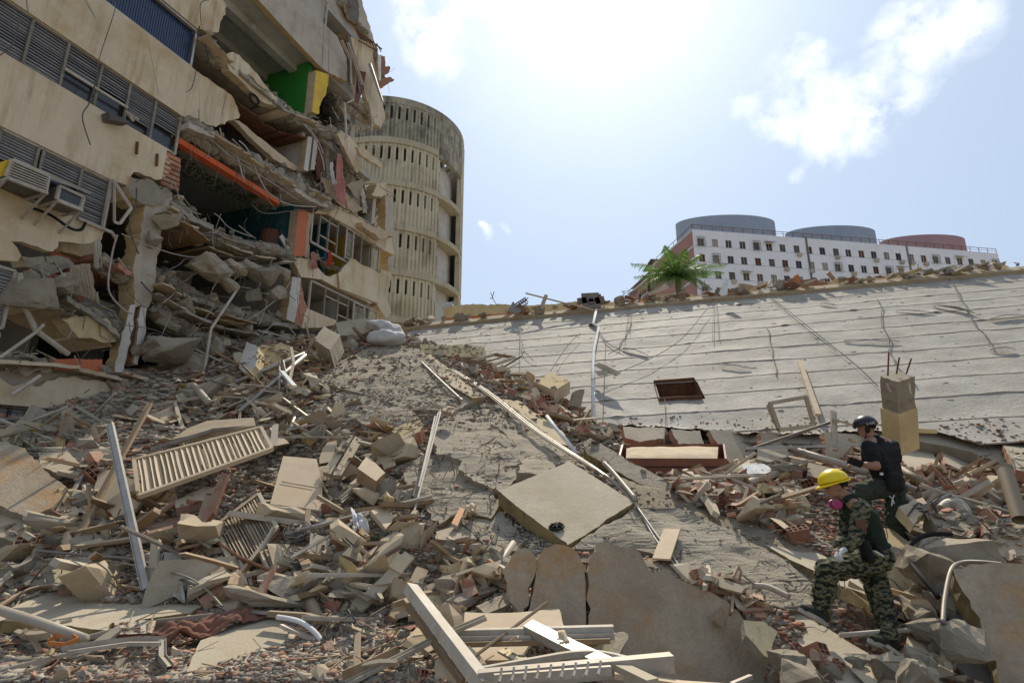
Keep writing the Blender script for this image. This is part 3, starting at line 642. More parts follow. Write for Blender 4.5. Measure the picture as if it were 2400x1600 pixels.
for (u, zc, fl, i) in WN:
    fr = B()
    for a_, b_ in (((-ww/2, -wh/2), (ww/2, -wh/2)), ((ww/2, -wh/2), (ww/2, wh/2)), ((ww/2, wh/2), (-ww/2, wh/2)), ((-ww/2, wh/2), (-ww/2, -wh/2)), ((0, -wh/2), (0, wh/2))):
        fr.box(hp(u+a_[0], zc+a_[1], -.12), hp(u+b_[0], zc+b_[1], -.12), .09, .09)
    wo = fr.mk('window', 'dull_metal' if rnd.random() < .5 else 'white_metal', blk)
    pb = B(); wbox(pb, hp, u-ww/2, u+ww/2, zc-wh/2, zc+wh/2, -.2, -.24); pb.mk('pane', rnd.choice(['glass_dark', 'glass_dark', 'interior_dark', 'interior_dark', 'cloth_grey', 'wood_dark']), wo)
    r_ = rnd.random()
    if r_ < .22:
        ab = B(); uu = u+rnd.uniform(-.3, .4); zz = zc-wh/2-.35; wbox(ab, hp, uu-.4, uu+.4, zz-.3, zz+.35, .45, .0); ab.mk('air_conditioner', 'white_metal', blk)
    elif r_ < .36:
        cgb = B()
        for k in range(6): cgb.box(hp(u-ww*.6+ww*1.2*k/5, zc-wh*.6, .35), hp(u-ww*.6+ww*1.2*k/5, zc+wh*.6, .35), .05, .05)
        for k in range(4):
            zz = zc-wh*.6+wh*1.2*k/3; cgb.box(hp(u-ww*.6, zz, .35), hp(u+ww*.6, zz, .35), .05, .05); cgb.box(hp(u-ww*.6, zz, 0), hp(u-ww*.6, zz, .35), .05, .05)
        cgb.mk('window_cage', 'dull_metal', blk)
    elif r_ < .45:
        aw = B(); aw.hexa([hp(u-.9, zc+wh/2-.1, .9), hp(u+.9, zc+wh/2-.1, .9), hp(u+.9, zc+wh/2+.0, .9), hp(u-.9, zc+wh/2+.0, .9), hp(u-.9, zc+wh/2+.35, .0), hp(u+.9, zc+wh/2+.35, .0), hp(u+.9, zc+wh/2+.42, .0), hp(u-.9, zc+wh/2+.42, .0)]); aw.mk('awning', 'dull_metal', blk)
# expansion joints
for px in (1892, 2125):
    d = ray(px, 580); t = HA.dot(fn)/Vector((d.x, d.y, 0)).dot(fn); u = ((d*t)-HA).dot(fd)
    jb = B(); wbox(jb, hp, u-.22, u+.12, 0, ztop+.3, .12, -.05); jb.mk('joint_strip', 'dull_metal', blk)
# side facade pink with white floor bands
for fl in range(-1, 14):
    z1 = ztop-(fl+1)*fh-.35; 
    sb = B(); wbox(sb, hq, .02, slen*.55, z1-fh+.38, z1, 0, -.3); sb.mk('side_wall', 'pink_brick', blk)
    sb = B(); wbox(sb, hq, slen*.66, slen, z1-fh+.38-1.6, z1-1.6, 0, -.3); sb.mk('side_wall', 'pink_brick', blk)
    sb = B(); wbox(sb, hq, -.0, slen*.56, z1, z1+.38, .08, -.3); sb.mk('floor_band', 'band_white', blk)
    sb = B(); wbox(sb, hq, slen*.65, slen, z1-1.6, z1-1.22, .08, -.3); sb.mk('floor_band', 'band_white', blk)
sb = B(); wbox(sb, hq, slen*.56, slen*.65, 0, ztop+1.5, -.6, -6); sb.mk('stair_core', 'concrete', blk)
sb = B(); wbox(sb, hq, .4, slen, 0, ztop-2.6, -.6, -10); sb.mk('inner_wall', 'interior_dark', blk)
aw = B(); aw.hexa([hq(slen*.56, ztop+1.4, .2), hq(slen*.68, ztop+.1, .5), hq(slen*.68, ztop+.2, .5), hq(slen*.56, ztop+1.5, .2), hq(slen*.56, ztop+1.6, -3), hq(slen*.68, ztop+.4, -3), hq(slen*.68, ztop+.5, -3), hq(slen*.56, ztop+1.7, -3)])
aw.mk('tin_roof', 'dull_metal', blk)
rl = B()
for k in range(33):
    u = flen*1.0*k/32; rl.box(hp(u, ztop, -.2), hp(u, ztop+1.0, -.2), .07, .07)
rl.box(hp(0, ztop+1.0, -.2), hp(flen, ztop+1.0, -.2), .08, .08); rl.box(hp(0, ztop+.55, -.2), hp(flen, ztop+.55, -.2), .05, .05)
for k in range(9):
    u = slen*k/8; zz = ztop if u < slen*.57 else ztop-1.8; rl.box(hq(u, zz, -.2), hq(u, zz+1.1, -.2), .07, .07)
rl.box(hq(0, ztop+1.0, -.2), hq(slen*.5, ztop+1.0, -.2), .08, .08); rl.box(hq(slen*.66, ztop-.8, -.2), hq(slen, ztop-.8, -.2), .08, .08)
rl.mk('railing', 'rust', blk)
for (px0, px1, ty, D_, m_) in ((1583, 1817, 503, 108., 'blue_tank'), (1842, 2052, 528, 112., 'blue_tank'), (2066, 2262, 549, 117., 'pink_tank')):
    cx = (U(px0, ty+35, D_).x+U(px1, ty+35, D_).x)/2; R_ = (U(px1, ty+35, D_).x-U(px0, ty+35, D_).x)/2*.985
    RY_ = R_*.42; zt = U((px0+px1)/2, ty, D_-RY_).z; b = B(); vs = []; n = 64
    for i in range(n):
        a = 2*math.pi*i/n; vs += [(cx+q1*math.cos(a), D_+q2*math.sin(a), q3_) for q1, q2, q3_ in ((R_, RY_, ztop-.4), (R_, RY_, zt), (R_-.4, RY_-.4, zt), (R_-.4, RY_-.4, ztop-.4))]
    fs = []
    for i in range(n):
        k = (i+1) % n
        for j in range(3): fs.append((i*4+j, k*4+j, k*4+j+1, i*4+j+1))
    b.add(vs, fs); o = b.mk('roof_drum', m_, blk, smooth=False, label='pale blue cylindrical drum on the roof' if m_ == 'blue_tank' else 'dusty pink cylindrical drum on the roof')

# ------------------------------------------------------------------ palm behind the roof
pc = U(1588, 655, 45.); palm = thing('palm_tree', 'green palm tree with arching feathery fronds in front of the white apartment block', 'palm', (pc.x, pc.y, 0))
B().tube([(pc.x+.2, pc.y, -.4), (pc.x+.1, pc.y, 6), (pc.x, pc.y, pc.z-.6), (pc.x, pc.y, pc.z+.2)], [.32, .26, .24, .2], 10).mk('trunk', 'trunk', palm)
rnd = random.Random(11)
fr_dirs = []
for tip in [(1560, 585, -1.0), (1485, 628, 0), (1492, 660, -.6), (1520, 640, -1.5), (1640, 605, -.5), (1700, 628, 0), (1690, 650, .8), (1665, 690, -1.), (1575, 598, 1.2), (1605, 592, -.8), (1630, 640, -2.2), (1530, 690, -1.6), (1560, 690, -2.), (1600, 700, -2.2), (1640, 690, -1.6), (1500, 690, .5), (1545, 620, -1.8), (1650, 628, 1.8), (1590, 620, 2.4), (1520, 655, 2.), (1660, 655, 2.)]:
    e = U(1588+(tip[0]-1588)*1.08, tip[1]-10, 45.+tip[2]); st = pc+Vector((0, 0, .2)); mid = (st+e)/2+Vector((0, 0, .75 if e.z > st.z-.5 else 1.2)) - Vector(((e.x-st.x)*.08, 0, 0))
    pts = []
    for i in range(15):
        t = i/14; pts.append(st*(1-t)**2+mid*2*t*(1-t)+e*t*t)
    b = B(); b.tube(pts, [.045*(1-.8*i/14) for i in range(15)], 4)
    for i in range(1, 44):
        t = i/44; p = st*(1-t)**2+mid*2*t*(1-t)+e*t*t; d = ((mid-st)*(1-t)+(e-mid)*t).normalized(); sdv = d.cross(Vector((0, 0, 1))).normalized()
        for sgn in (-1, 1):
            ln = (.95*math.sin(math.pi*min(1, t*.9+.12))**.6+.1)*rnd.uniform(.8, 1.1); tip_ = p+(sdv*sgn*.75+d*.55+Vector((0, 0, -.3-.5*rnd.random()-.3*t))).normalized()*ln
            wv_ = d*.03; mp_ = p.lerp(tip_, .5)+Vector((0, 0, .08))
            b.add([p-wv_, p+wv_, mp_+wv_, mp_-wv_, tip_], [(0, 1, 2, 3), (3, 2, 4)])
    b.mk('frond', 'frond', palm)
# shrub at the foot of the palm
b = B(); 
for i in range(160):
    c = U(1500+rnd.uniform(-45, 60), 690+rnd.uniform(-8, 6), 30+rnd.uniform(-.5, .5)); d = Vector((rnd.uniform(-1, 1), rnd.uniform(-1, 1), rnd.uniform(0, 1)))*.25
    sdv = Vector((rnd.uniform(-1, 1), rnd.uniform(-1, 1), 0))*.05; b.add([c, c+sdv, c+d], [(0, 1, 2)])
b.box(U(1500, 760, 30), U(1500, 690, 30), .1, .1)
tag(b.mk('shrub', 'ivy'), 'small dark shrub at the foot of the palm', 'shrub')
# ------------------------------------------------------------------ prototypes for broken pieces
rp = random.Random(21)
CH = [chunk_mesh('concrete_chunk', rp, rp.uniform(.55, 1), 15, cuts=1) for _ in range(7)]
CHB = [chunk_mesh('concrete_chunk', rp, rp.uniform(.6, 1), 18, cuts=3) for _ in range(4)]
PL = [chunk_mesh('plaster_fragment', rp, rp.uniform(.14, .28), 12, m='plaster') for _ in range(8)]
SH = [chunk_mesh('brick_shard', rp, rp.uniform(.12, .35), 9, m='shard') for _ in range(8)]
def hollow_brick(name, nx, nz, lx=.9, ly=.5, lz=.45, broken=0.):
    b = B(); wall_ = .055; W_, Ht = ly, lz; t = .028
    # outer box with open cells on both ends: build as grid of walls
    vs = []
    def bx(x0, x1, y0, y1, z0, z1): b.hexa([(x0, y0, z0), (x1, y0, z0), (x1, y0, z1), (x0, y0, z1), (x0, y1, z0), (x1, y1, z0), (x1, y1, z1), (x0, y1, z1)])
    r = random.Random(nx*7+nz)
    for i in range(nx+1):
        y = -W_/2+W_*i/nx; e = lx/2-(r.random()*broken*lx); bx(-lx/2, e, y-t/2, y+t/2, -Ht/2, Ht/2)
    for k in range(nz+1):
        z = -Ht/2+Ht*k/nz; e = lx/2-.002-(r.random()*broken*lx); bx(-lx/2+.002, e, -W_/2-t/2+.001, W_/2+t/2-.001, z-t/2, z+t/2)
    b.hexa([(-.1, -W_/2, -Ht/2), (-.05, -W_/2, -Ht/2), (-.05, -W_/2, Ht/2), (-.1, -W_/2, Ht/2), (-.1, W_/2, -Ht/2), (-.05, W_/2, -Ht/2), (-.05, W_/2, Ht/2), (-.1, W_/2, Ht/2)])
    me = bpy.data.meshes.new(name); me.from_pydata(b.v, [], b.f); me.materials.append(M['brick']); return me
HBm = [hollow_brick('hollow_brick', 3, 2, .9, .6, .4), hollow_brick('hollow_brick', 3, 3, .8, .62, .6), hollow_brick('hollow_brick', 2, 3, 1., .42, .62, .3), hollow_brick('hollow_brick', 4, 2, .8, .8, .4, .45)]
def plank(name, m, hh, r, L_=1., w_=.12, taper=True):
    b = B(); n = 4; vs = []; bend = r.uniform(-.04, .04)
    for i in range(n+1):
        x = -.5+i/n; y = bend*math.sin(math.pi*i/n)
        ww = w_*(1 if 0 < i < n else r.uniform(.5, 1))
        vs += [(x+(r.uniform(-.03, .03) if i in (0, n) else 0), y-ww/2, -hh/2), (x, y+ww/2, -hh/2), (x+(r.uniform(-.03, .03) if i in (0, n) else 0), y+ww/2, hh/2), (x, y-ww/2, hh/2)]
    fs = [(3, 2, 1, 0), (n*4, n*4+1, n*4+2, n*4+3)]
    for i in range(n):
        for j in range(4): fs.append((i*4+j, i*4+(j+1) % 4, i*4+4+(j+1) % 4, i*4+4+j))
    me = bpy.data.meshes.new(name); me.from_pydata(vs, [], fs); me.materials.append(M[m]); return me
WD = [plank('wood_plank', 'wood', rp.uniform(.02, .05), rp, 1, rp.uniform(.05, .16)) for _ in range(6)]
BD = [chunk_mesh('board_piece', rp, .06, 8, m='board') for _ in range(4)] + [plank('board_piece', 'board', .03, rp, 1, rp.uniform(.35, .7)) for _ in range(3)]
def prof(name, m, kind, r):
    b = B(); k = r.uniform(-.06, .06); a, c = Vector((-.5, 0, 0)), Vector((.5, 0, 0)); mid = Vector((r.uniform(-.2, .2), k, k*.5)); s_ = .022
    for p, q_ in ((a, mid), (mid, c)):
        b.box(p, q_, s_*1.6, s_*.35); b.box(p+Vector((0, s_*.72, s_*.5)), q_+Vector((0, s_*.72, s_*.5)), s_*.2, s_*1.1); b.box(p+Vector((0, -s_*.72, s_*.5)), q_+Vector((0, -s_*.72, s_*.5)), s_*.2, s_*1.1)
    me = bpy.data.meshes.new(name); me.from_pydata(b.v, [], b.f); me.materials.append(M[m]); return me
MP = [prof('metal_strip', 'white_metal', 0, rp) for _ in range(4)]+[prof('metal_strip', 'dull_metal', 0, rp) for _ in range(2)]

# ------------------------------------------------------------------ collapsed building on the left
FA = Vector((-9.35, 9.5, 0)); FD = Vector((.371, .928, 0)).normalized(); FN = Vector((-.928, .371, 0)).normalized()
def SZ(s, z, w_=0.): return FA+FD*s+FN*w_+Vector((0, 0, z))
def FW(px, py, w_=0.):
    d = ray(px, py); t = (FA+FN*w_-CAM).dot(FN)/d.dot(FN); return CAM+d*t
def FP(p, w_=0.):
    return SZ(p[1], p[2], w_) if p[0] == 's' else FW(p[0], p[1], p[2] if len(p) > 2 else w_)
bld = thing('collapsed_building', 'half-collapsed beige apartment building with torn-open floors and louvred windows on the left', 'building', FA)
def fpoly(pts, m, name='wall_panel', w_=0., th=.16, rough=(), amp=.05, step=.10, medge='plaster', label=None, parent=bld, **k):
    return plate(name, [FP(p, w_) for p in pts], th, m, parent, edges=rough, amp=amp, step=step, away=FN, m_edge=medge, regt=None, label=label, **k)
def s(a, b): return ('s', a, b)
sp0 = fpoly([s(-1.8, 10.69), s(-1.8, 12.12), s(3.04, 12.12), (456, 163), (485, 182), (542, 223), (563, 271), (542, 282), (500, 295), (430, 274)], 'facade', rough=[2, 3, 4, 5, 6, 7, 8])
fpoly([s(-1.8, 13.26), s(-1.8, 14.7), s(3.6, 14.7), (523, 0), (532, 16), (523, 38), (513, 75), (488, 78), (465, 69)], 'facade', rough=[2, 3, 4, 5, 6, 7])
fpoly([s(-1.8, 8.14), s(-1.8, 9.55), (408, 357), (391, 352), (402, 392), (389, 411), (373, 421), (351, 414), (314, 403), (306, 414), (314, 430), (309, 438), s(1.74, 8.14)], 'facade', rough=[2, 3, 4, 5, 6, 7, 8, 9, 10])
fpoly([(395, 355), (423, 372), (418, 440), (385, 428), (370, 420)], 'brick', 'brick_core', .06, .2, rough='all', amp=.04)
for k in range(7):
    y_ = 362+k*11; B().box(FW(388+k*-2.0, y_, .03), FW(421-k*.6, y_+17, .03), .07, .09).mk('brick', 'brick', bld)
fpoly([(-20, 432), (75, 475), (182, 510), (249, 537), (238, 562), (211, 570), (190, 572), (160, 567), (137, 566), (124, 589), (90, 578), (50, 566), (27, 566), (40, 580), (50, 599), (41, 613), (-20, 608)], 'facade', rough=list(range(3, 15)))
fpoly([(137, 566), (160, 560), (228, 570), (232, 600), (222, 617), (185, 600), (148, 590)], 'facade', w_=.45, th=.2, rough='all', label='tilted slab of beige rendered wall hanging behind the broken edge')
fpoly([(-20, 905), (0, 885), (20, 900), (95, 905), (110, 892), (174, 881), (195, 890), (269, 897), (262, 915), (245, 951), (240, 966), (120, 957), (-20, 945)], 'facade', rough=list(range(0, 9)))
fpoly([(-30, 862), (60, 868), (174, 876), (235, 882), (300, 915), (305, 950), (250, 968), (120, 960), (-30, 948)], 'facade_grey', w_=.18, th=.3, rough=list(range(0, 6)))
# right of the gap: upper spandrels, far bays
fpoly([s(4.2, 15.85), s(4.2, 17.28), (700, 0), (790, 85), (812, 135), (814, 190), (806, 189), (754, 160), (680, 82)], 'facade_grey', rough=[3, 4, 5, 6], th=.2)
fpoly([(732, 499), (779, 477), (827, 499), (917, 553), (925, 591), (923, 598), (897, 585), (830, 537), (767, 502)], 'facade', rough=[0, 1, 2, 3, 4, 5], th=.25)
fpoly([(684, 604), (725, 607), (757, 640), (775, 650), (800, 640), (824, 604), (894, 642), (888, 712), (859, 706), (795, 677), (754, 655), (706, 649)], 'facade', rough=[0, 1, 2, 3, 4, 5, 6, 7], th=.2)
fpoly([(793, 640), (824, 606), (892, 645), (886, 710), (797, 676)], 'facade', w_=-.07, th=.05, rough=[0, 1], label='flat beige cladding panel below the window band')
fpoly([(706, 768), (719, 722), (750, 735), (789, 751), (782, 762), (745, 768)], 'facade', rough=[0], th=.2)
fpoly([(893, 630), (917, 640), (908, 700), (918, 735), (905, 745), (884, 715)], 'facade', rough='all', th=.3, w_=-.02)
# upper-right torn end of the building
fpoly([s(7.4, 17.3), s(7.4, 22.), (835, -30), (848, 0), (858, 33), (868, 70), (880, 105), (886, 130), (872, 128), (850, 112), (820, 95), (800, 60), (780, 20)], 'facade_grey', rough=list(range(2, 12)), th=.5, amp=.1, w_=.3)
fpoly([(815, -20), (838, 0), (842, 30), (835, 55), (818, 42), (808, 10)], 'interior_dark', 'opening', w_=.05, th=.1, rough='all')  # solid dark plate, with the shade of a hole put into its colour
fpoly([(822, 86), (847, 94), (875, 103), (874, 135), (888, 190), (898, 240), (903, 275), (895, 298), (878, 290), (862, 240), (848, 180), (832, 130)], 'facade', rough='all', w_=-.1, th=.14, label='long strip of beige wall panel hanging off the torn end')
fpoly([(808, 180), (838, 230), (870, 300), (845, 302), (812, 280), (790, 240)], 'ceiling', w_=.5, th=.2, rough='all', amp=.04)
fpoly([(838, 165), (858, 170), (850, 215), (838, 245), (830, 238)], 'wood_dark', 'door_panel', w_=-.35, th=.05, label='dark red door panel dangling at the torn end')
fpoly([(800, 305), (818, 318), (848, 350), (852, 395), (835, 405), (808, 350), (790, 315)], 'facade', w_=-.15, th=.15, rough='all', label='narrow beige wall strip leaning down')
fpoly([(838, 345), (860, 352), (897, 385), (895, 392), (870, 380), (845, 362)], 'plaster', w_=-.7, th=.12, rough='all')
fpoly([(848, 520), (917, 545), (915, 552), (898, 560), (870, 545), (850, 530)], 'plaster', w_=-.3, th=.25, rough='all')
fpoly([(882, 432), (905, 428), (912, 448), (895, 462), (872, 458)], 'facade', w_=-.2, th=.4, rough='all', label='beige block of broken beam')
fpoly([(905, 455), (922, 470), (925, 600), (912, 640), (902, 560)], 'facade_grey', w_=.25, th=.4, rough='all')
fpoly([(812, 432), (852, 420), (850, 445), (842, 470), (828, 455)], 'cloth_beige', 'sheet', w_=-.3, th=.04, rough='all', amp=.04, medge='cloth_beige')
fpoly([(755, 415), (790, 430), (850, 490), (835, 500), (800, 480), (765, 450)], 'board', 'sheet', w_=-.1, th=.05, rough='all', amp=.04, medge='board')
# floor slabs and ceilings of every storey
def slab(k, s0, s1, w0, w1, m='ceiling', z=None, th=.22):
    z = z or (10.70+2.57*k); b = B(); b.hexa([SZ(s0, z, w0), SZ(s1, z, w0), SZ(s1, z+th, w0), SZ(s0, z+th, w0), SZ(s0, z, w1), SZ(s1, z, w1), SZ(s1, z+th, w1), SZ(s0, z+th, w1)])
    return b.mk('floor_slab', m, bld)
slab(3, -2, 9.5, .2, 6); slab(2, -2, 11, .2, 6); slab(1, -2, 11, .25, 6); slab(0, -2, 11.6, .25, 6); slab(-1, -2, 3.3, .4, 6); slab(-1, 7.4, 11.6, .25, 6); slab(-1, 3.2, 7.5, 1.4, 6); slab(-2, 7.4, 11.6, .3, 6)
slab(-2, 3.2, 7.5, 2.4, 6); slab(-2, -2, 3.3, 1.0, 6)
for k, (wa, ha) in enumerate(((1.0, .28), (2.3, .28))):
    b = B(); b.box(SZ(3, 15.72, wa), SZ(7.3, 15.72, wa), .3, ha); b.mk('ceiling_beam', 'ceiling', bld)
b = B(); b.box(SZ(2.9, 13.2, 1.6), SZ(7.3, 13.2, 1.6), .3, .3); b.mk('ceiling_beam', 'ceiling', bld)
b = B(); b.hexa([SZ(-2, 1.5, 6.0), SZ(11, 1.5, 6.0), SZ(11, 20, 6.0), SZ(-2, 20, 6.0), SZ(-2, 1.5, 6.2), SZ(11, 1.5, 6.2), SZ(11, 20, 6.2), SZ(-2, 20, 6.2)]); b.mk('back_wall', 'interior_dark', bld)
b = B(); b.hexa([SZ(11.3, 5, .3), SZ(11.3, 5, 6), SZ(11.3, 13.2, 6), SZ(11.3, 13.2, .3), SZ(11.5, 5, .3), SZ(11.5, 5, 6), SZ(11.5, 13.2, 6), SZ(11.5, 13.2, .3)]); b.mk('end_wall', 'facade_grey', bld)
b = B(); b.hexa([SZ(10.0, 13.2, .5), SZ(10.0, 13.2, 6), SZ(9.4, 21, 6), SZ(9.4, 21, .5), SZ(10.3, 13.2, .5), SZ(10.3, 13.2, 6), SZ(9.7, 21, 6), SZ(9.7, 21, .5)]); b.mk('end_wall', 'facade_grey', bld)
def cross(s0, z0, z1, w0, w1, m, name='cross_wall', th=.14, **k):
    b = B(); b.hexa([SZ(s0, z0, w0), SZ(s0+th, z0, w0), SZ(s0+th, z1, w0), SZ(s0, z1, w0), SZ(s0, z0, w1), SZ(s0+th, z0, w1), SZ(s0+th, z1, w1), SZ(s0, z1, w1)]); return b.mk(name, m, bld, **k)
cross(7.32, 13.3, 15.82, .32, 6, 'green_paint', label='bright green painted room wall'); cross(7.32, 10.9, 13.26, .32, 6, 'plaster_white'); cross(7.32, 8.1, 10.69, .32, 6, 'teal_paint', label='dark teal painted room wall'); cross(7.32, 5.2, 8.1, .32, 6, 'plaster_white')
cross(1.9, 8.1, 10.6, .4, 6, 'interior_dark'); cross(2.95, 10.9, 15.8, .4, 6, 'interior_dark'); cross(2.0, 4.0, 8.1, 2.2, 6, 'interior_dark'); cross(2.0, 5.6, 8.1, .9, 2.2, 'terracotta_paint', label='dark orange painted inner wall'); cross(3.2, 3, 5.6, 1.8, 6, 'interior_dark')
fpoly([(741, 165), (771, 175), (769, 200), (762, 225), (752, 240), (745, 268), (731, 262)], 'yellow_paint', 'pillar', w_=.0, th=.32, rough=[2, 3, 4], amp=.06, label='yellow painted pillar edge with exposed brick')
fpoly([(700, 490), (722, 496), (718, 560), (714, 600), (688, 600)], 'terracotta_paint', 'pillar', w_=0., th=.32, rough=[1, 2], amp=.03, label='orange painted pillar')
fpoly([(722, 497), (733, 500), (724, 560), (726, 604), (714, 602)], 'plaster', 'pillar_edge', w_=.02, th=.3, rough='all', amp=.04)
fpoly([(722, 320), (732, 322), (722, 402), (712, 398)], 'plaster_white', 'pillar', w_=0., th=.3, rough=(), label='narrow white pillar'); fpoly([(736, 325), (745, 330), (738, 398), (728, 398)], 'plaster_white', 'pillar', w_=.1, th=.3, rough=[1], label='narrow white pillar')
fpoly([(686, 648), (706, 652), (700, 700), (690, 756), (671, 748)], 'plaster_white', 'pillar', w_=-.02, th=.34, rough=[1, 2, 4], amp=.04, label='white pillar with flaking paint')
fpoly([(706, 655), (712, 700), (722, 722), (706, 765), (690, 757)], 'brick', 'pillar_core', w_=.03, th=.3, rough='all')
B().box(SZ(3.06, 9.98, .12), SZ(6.42, 9.98, .12), .22, .15, up=(0, 0, 1)).mk('orange_beam', 'orange_paint', bld, label='bright orange painted beam edge')
# left concrete column between the bays
fpoly([(345, 455), (400, 452), (392, 500), (375, 560), (368, 600), (362, 665), (348, 720), (318, 720), (312, 640), (318, 600), (330, 560), (336, 500)], 'facade_grey', 'column', w_=.0, th=.5, rough='all', amp=.07)
fpoly([(305, 715), (320, 712), (308, 780), (296, 840), (288, 872), (270, 872), (278, 820), (292, 770)], 'plaster_white', 'column', w_=.0, th=.3, rough='all', amp=.04)
fpoly([(330, 718), (345, 720), (338, 790), (322, 855), (312, 850), (322, 780)], 'plaster_white', 'column', w_=.02, th=.3, rough='all', amp=.04); fpoly([(318, 712), (332, 715), (322, 790), (306, 850), (296, 845), (308, 780)], 'rust', 'column_core', w_=.1, th=.3, rough='all', amp=.04)
fpoly([(306, 414), (350, 420), (395, 440), (405, 455), (385, 478), (350, 480), (310, 462), (300, 440)], 'concrete_w', 'beam_stub', w_=-.05, th=.7, rough='all', amp=.08, relief=.05)
fpoly([(145, 748), (170, 742), (250, 745), (270, 785), (272, 800), (240, 803), (185, 792)], 'ochre_wall', 'slab_piece', w_=-.1, th=.35, rough='all', amp=.06)
fpoly([(50, 600), (100, 600), (160, 605), (175, 620), (140, 637), (90, 637), (60, 625)], 'concrete_w', 'slab_piece', w_=.1, th=.4, rough='all', amp=.06)
# a fallen beige beam across the torn floor
fpoly([(521, 131), (545, 122), (562, 130), (648, 229), (652, 252), (630, 245), (600, 225), (537, 165)], 'facade', 'fallen_beam', w_=-.15, th=.25, rough='all', amp=.04)
fpoly([(545, 280), (560, 283), (700, 395), (690, 400), (640, 372)], 'board', 'fallen_beam', w_=.3, th=.2, rough='all', amp=.03)
# ---------- windows
def window(s0, s1, z0, z1, w_=.06, louv=(0, 1), m='louvre', pane='glass_dark', fr='white_metal', lab=None):
    b = B(); t = .05
    for a_, c_ in ((SZ(s0, z0, w_), SZ(s1, z0, w_)), (SZ(s0, z1, w_), SZ(s1, z1, w_)), (SZ(s0, z0, w_), SZ(s0, z1, w_)), (SZ(s1, z0, w_), SZ(s1, z1, w_))): b.box(a_, c_, t, t, up=FN)
    wi = b.mk('window', fr, bld, label=lab)
    if pane:
        p = B(); p.hexa([SZ(s0, z0, .16), SZ(s1, z0, .16), SZ(s1, z1, .16), SZ(s0, z1, .16), SZ(s0, z0, .17), SZ(s1, z0, .17), SZ(s1, z1, .17), SZ(s0, z1, .17)]); p.mk('pane', pane, wi)
    if louv:
        l0, l1 = z0+(z1-z0)*louv[0], z0+(z1-z0)*louv[1]; n = max(3, int((l1-l0)/.062)); lb = B()
        for i in range(n):
            z = l0+(l1-l0)*(i+.5)/n; j_ = rp.uniform(-.012, .012)
            lb.add([SZ(s0+.03, z-.036+j_, w_+.0), SZ(s1-.03, z-.036+j_, w_+.0), SZ(s1-.03, z+.034, w_+.035), SZ(s0+.03, z+.034, w_+.035)], [(0, 1, 2, 3)])
        lb.mk('louvre_slats', m, wi, kind='stuff')
    return wi
r1 = [-1.55, -.9, -.24, .42, 1.1, 1.74, 2.37, 3.03]
for i, (a_, c_) in enumerate(zip(r1, r1[1:])): window(a_, c_, 9.57, 10.67, louv=[(0, 1), (0, 1), (0, 1), (.45, 1), (.5, 1), (.25, 1), (.45, 1)][i])
lb = B(); lb.box(SZ(.42, 9.98, .0), SZ(1.74, 9.98, .0), .04, .05); lb.mk('transom', 'white_metal', bld)
r2 = [-1.2, -.9, -.3, .33, .42, 1.14, 1.73]
for i, (a_, c_) in enumerate(zip(r2, r2[1:])): window(a_, c_, 7.0, 8.12, louv=[(0, 1), (.5, 1), (.5, 1), None, (.6, 1), (0, 1)][i], pane='glass_dark' if i not in (1, 2) else 'cloth_brown')
for a_, c_ in ((-.9, -.3), (-.3, .42)): window(a_, c_, 4.45, 5.55, fr='white_metal')
for i, (a_, c_) in enumerate(((-.6, .1), (.1, .85), (.85, 1.55), (1.55, 2.4))): window(a_, c_, 2.35, 3.08-.0*i, w_=.12, louv=(0, .97), m='louvre', fr='dull_metal')
window(-1.5, 3.05, 12.14, 13.24, louv=None, pane='blue_panel', fr='aluminium', lab='long window band closed with dark blue sheeting')
bl = B()
for i in range(74):
    a_ = -1.45+i*.06; bl.box(SZ(a_, 12.17, .15), SZ(a_, 13.2, .15), .012, .012, up=FN)
bl.mk('sheet_ribs', 'blue_panel', bld, kind='stuff')
for a_, c_ in ((4.3, 5.1), (5.1, 6.3), (6.3, 7.6)): window(a_, c_, 17.3, 18.4, louv=None, pane='cloth_grey' if a_ > 5 else 'glass_dark')
# far bay windows, empty aluminium frames with dark rooms behind
def fframe(sx, z0, z1, bars, fr='white_metal', w_=.08):
    b = B()
    for a_, c_ in zip(sx, sx[1:]):
        for p_, q_ in ((SZ(a_, z0, w_), SZ(c_, z0, w_)), (SZ(a_, z1, w_), SZ(c_, z1, w_)), (SZ(a_, z0, w_), SZ(a_, z1, w_)), (SZ(c_, z0, w_), SZ(c_, z1, w_))): b.box(p_, q_, .06, .06, up=FN)
    for (a_, c_, z) in bars: b.box(SZ(a_, z, w_), SZ(c_, z, w_), .04, .04, up=FN)
    b.mk('window_frame', fr, bld)
fframe([7.9, 8.25, 8.7, 9.15, 9.6, 9.95, 10.5, 11.1, 11.6], 9.35, 10.62, [(8.25, 9.15, 10.4), (8.25, 9.15, 9.75), (9.6, 9.95, 10.2)])
fframe([8.1, 8.8, 9.45, 10.0, 10.6, 11.15, 11.7], 7.02, 8.08, [(8.8, 10.0, 7.8), (9.45, 10.6, 7.35), (10.6, 11.7, 7.55)], fr='wood')
window(9.6, 10.0, 9.5, 10.6, louv=(.1, .9), m='white_metal', pane=None)
window(10.3, 10.9, 7.05, 8.05, louv=(.1, .9), m='white_metal', pane=None)
cross(9.2, 8.2, 10.7, .6, 6, 'teal_paint'); cross(10.3, 8.2, 10.7, .4, 6, 'yellow_paint', label='orange-yellow painted wall seen through the far window'); cross(9.9, 5.7, 8.1, .5, 6, 'plaster_white'); 
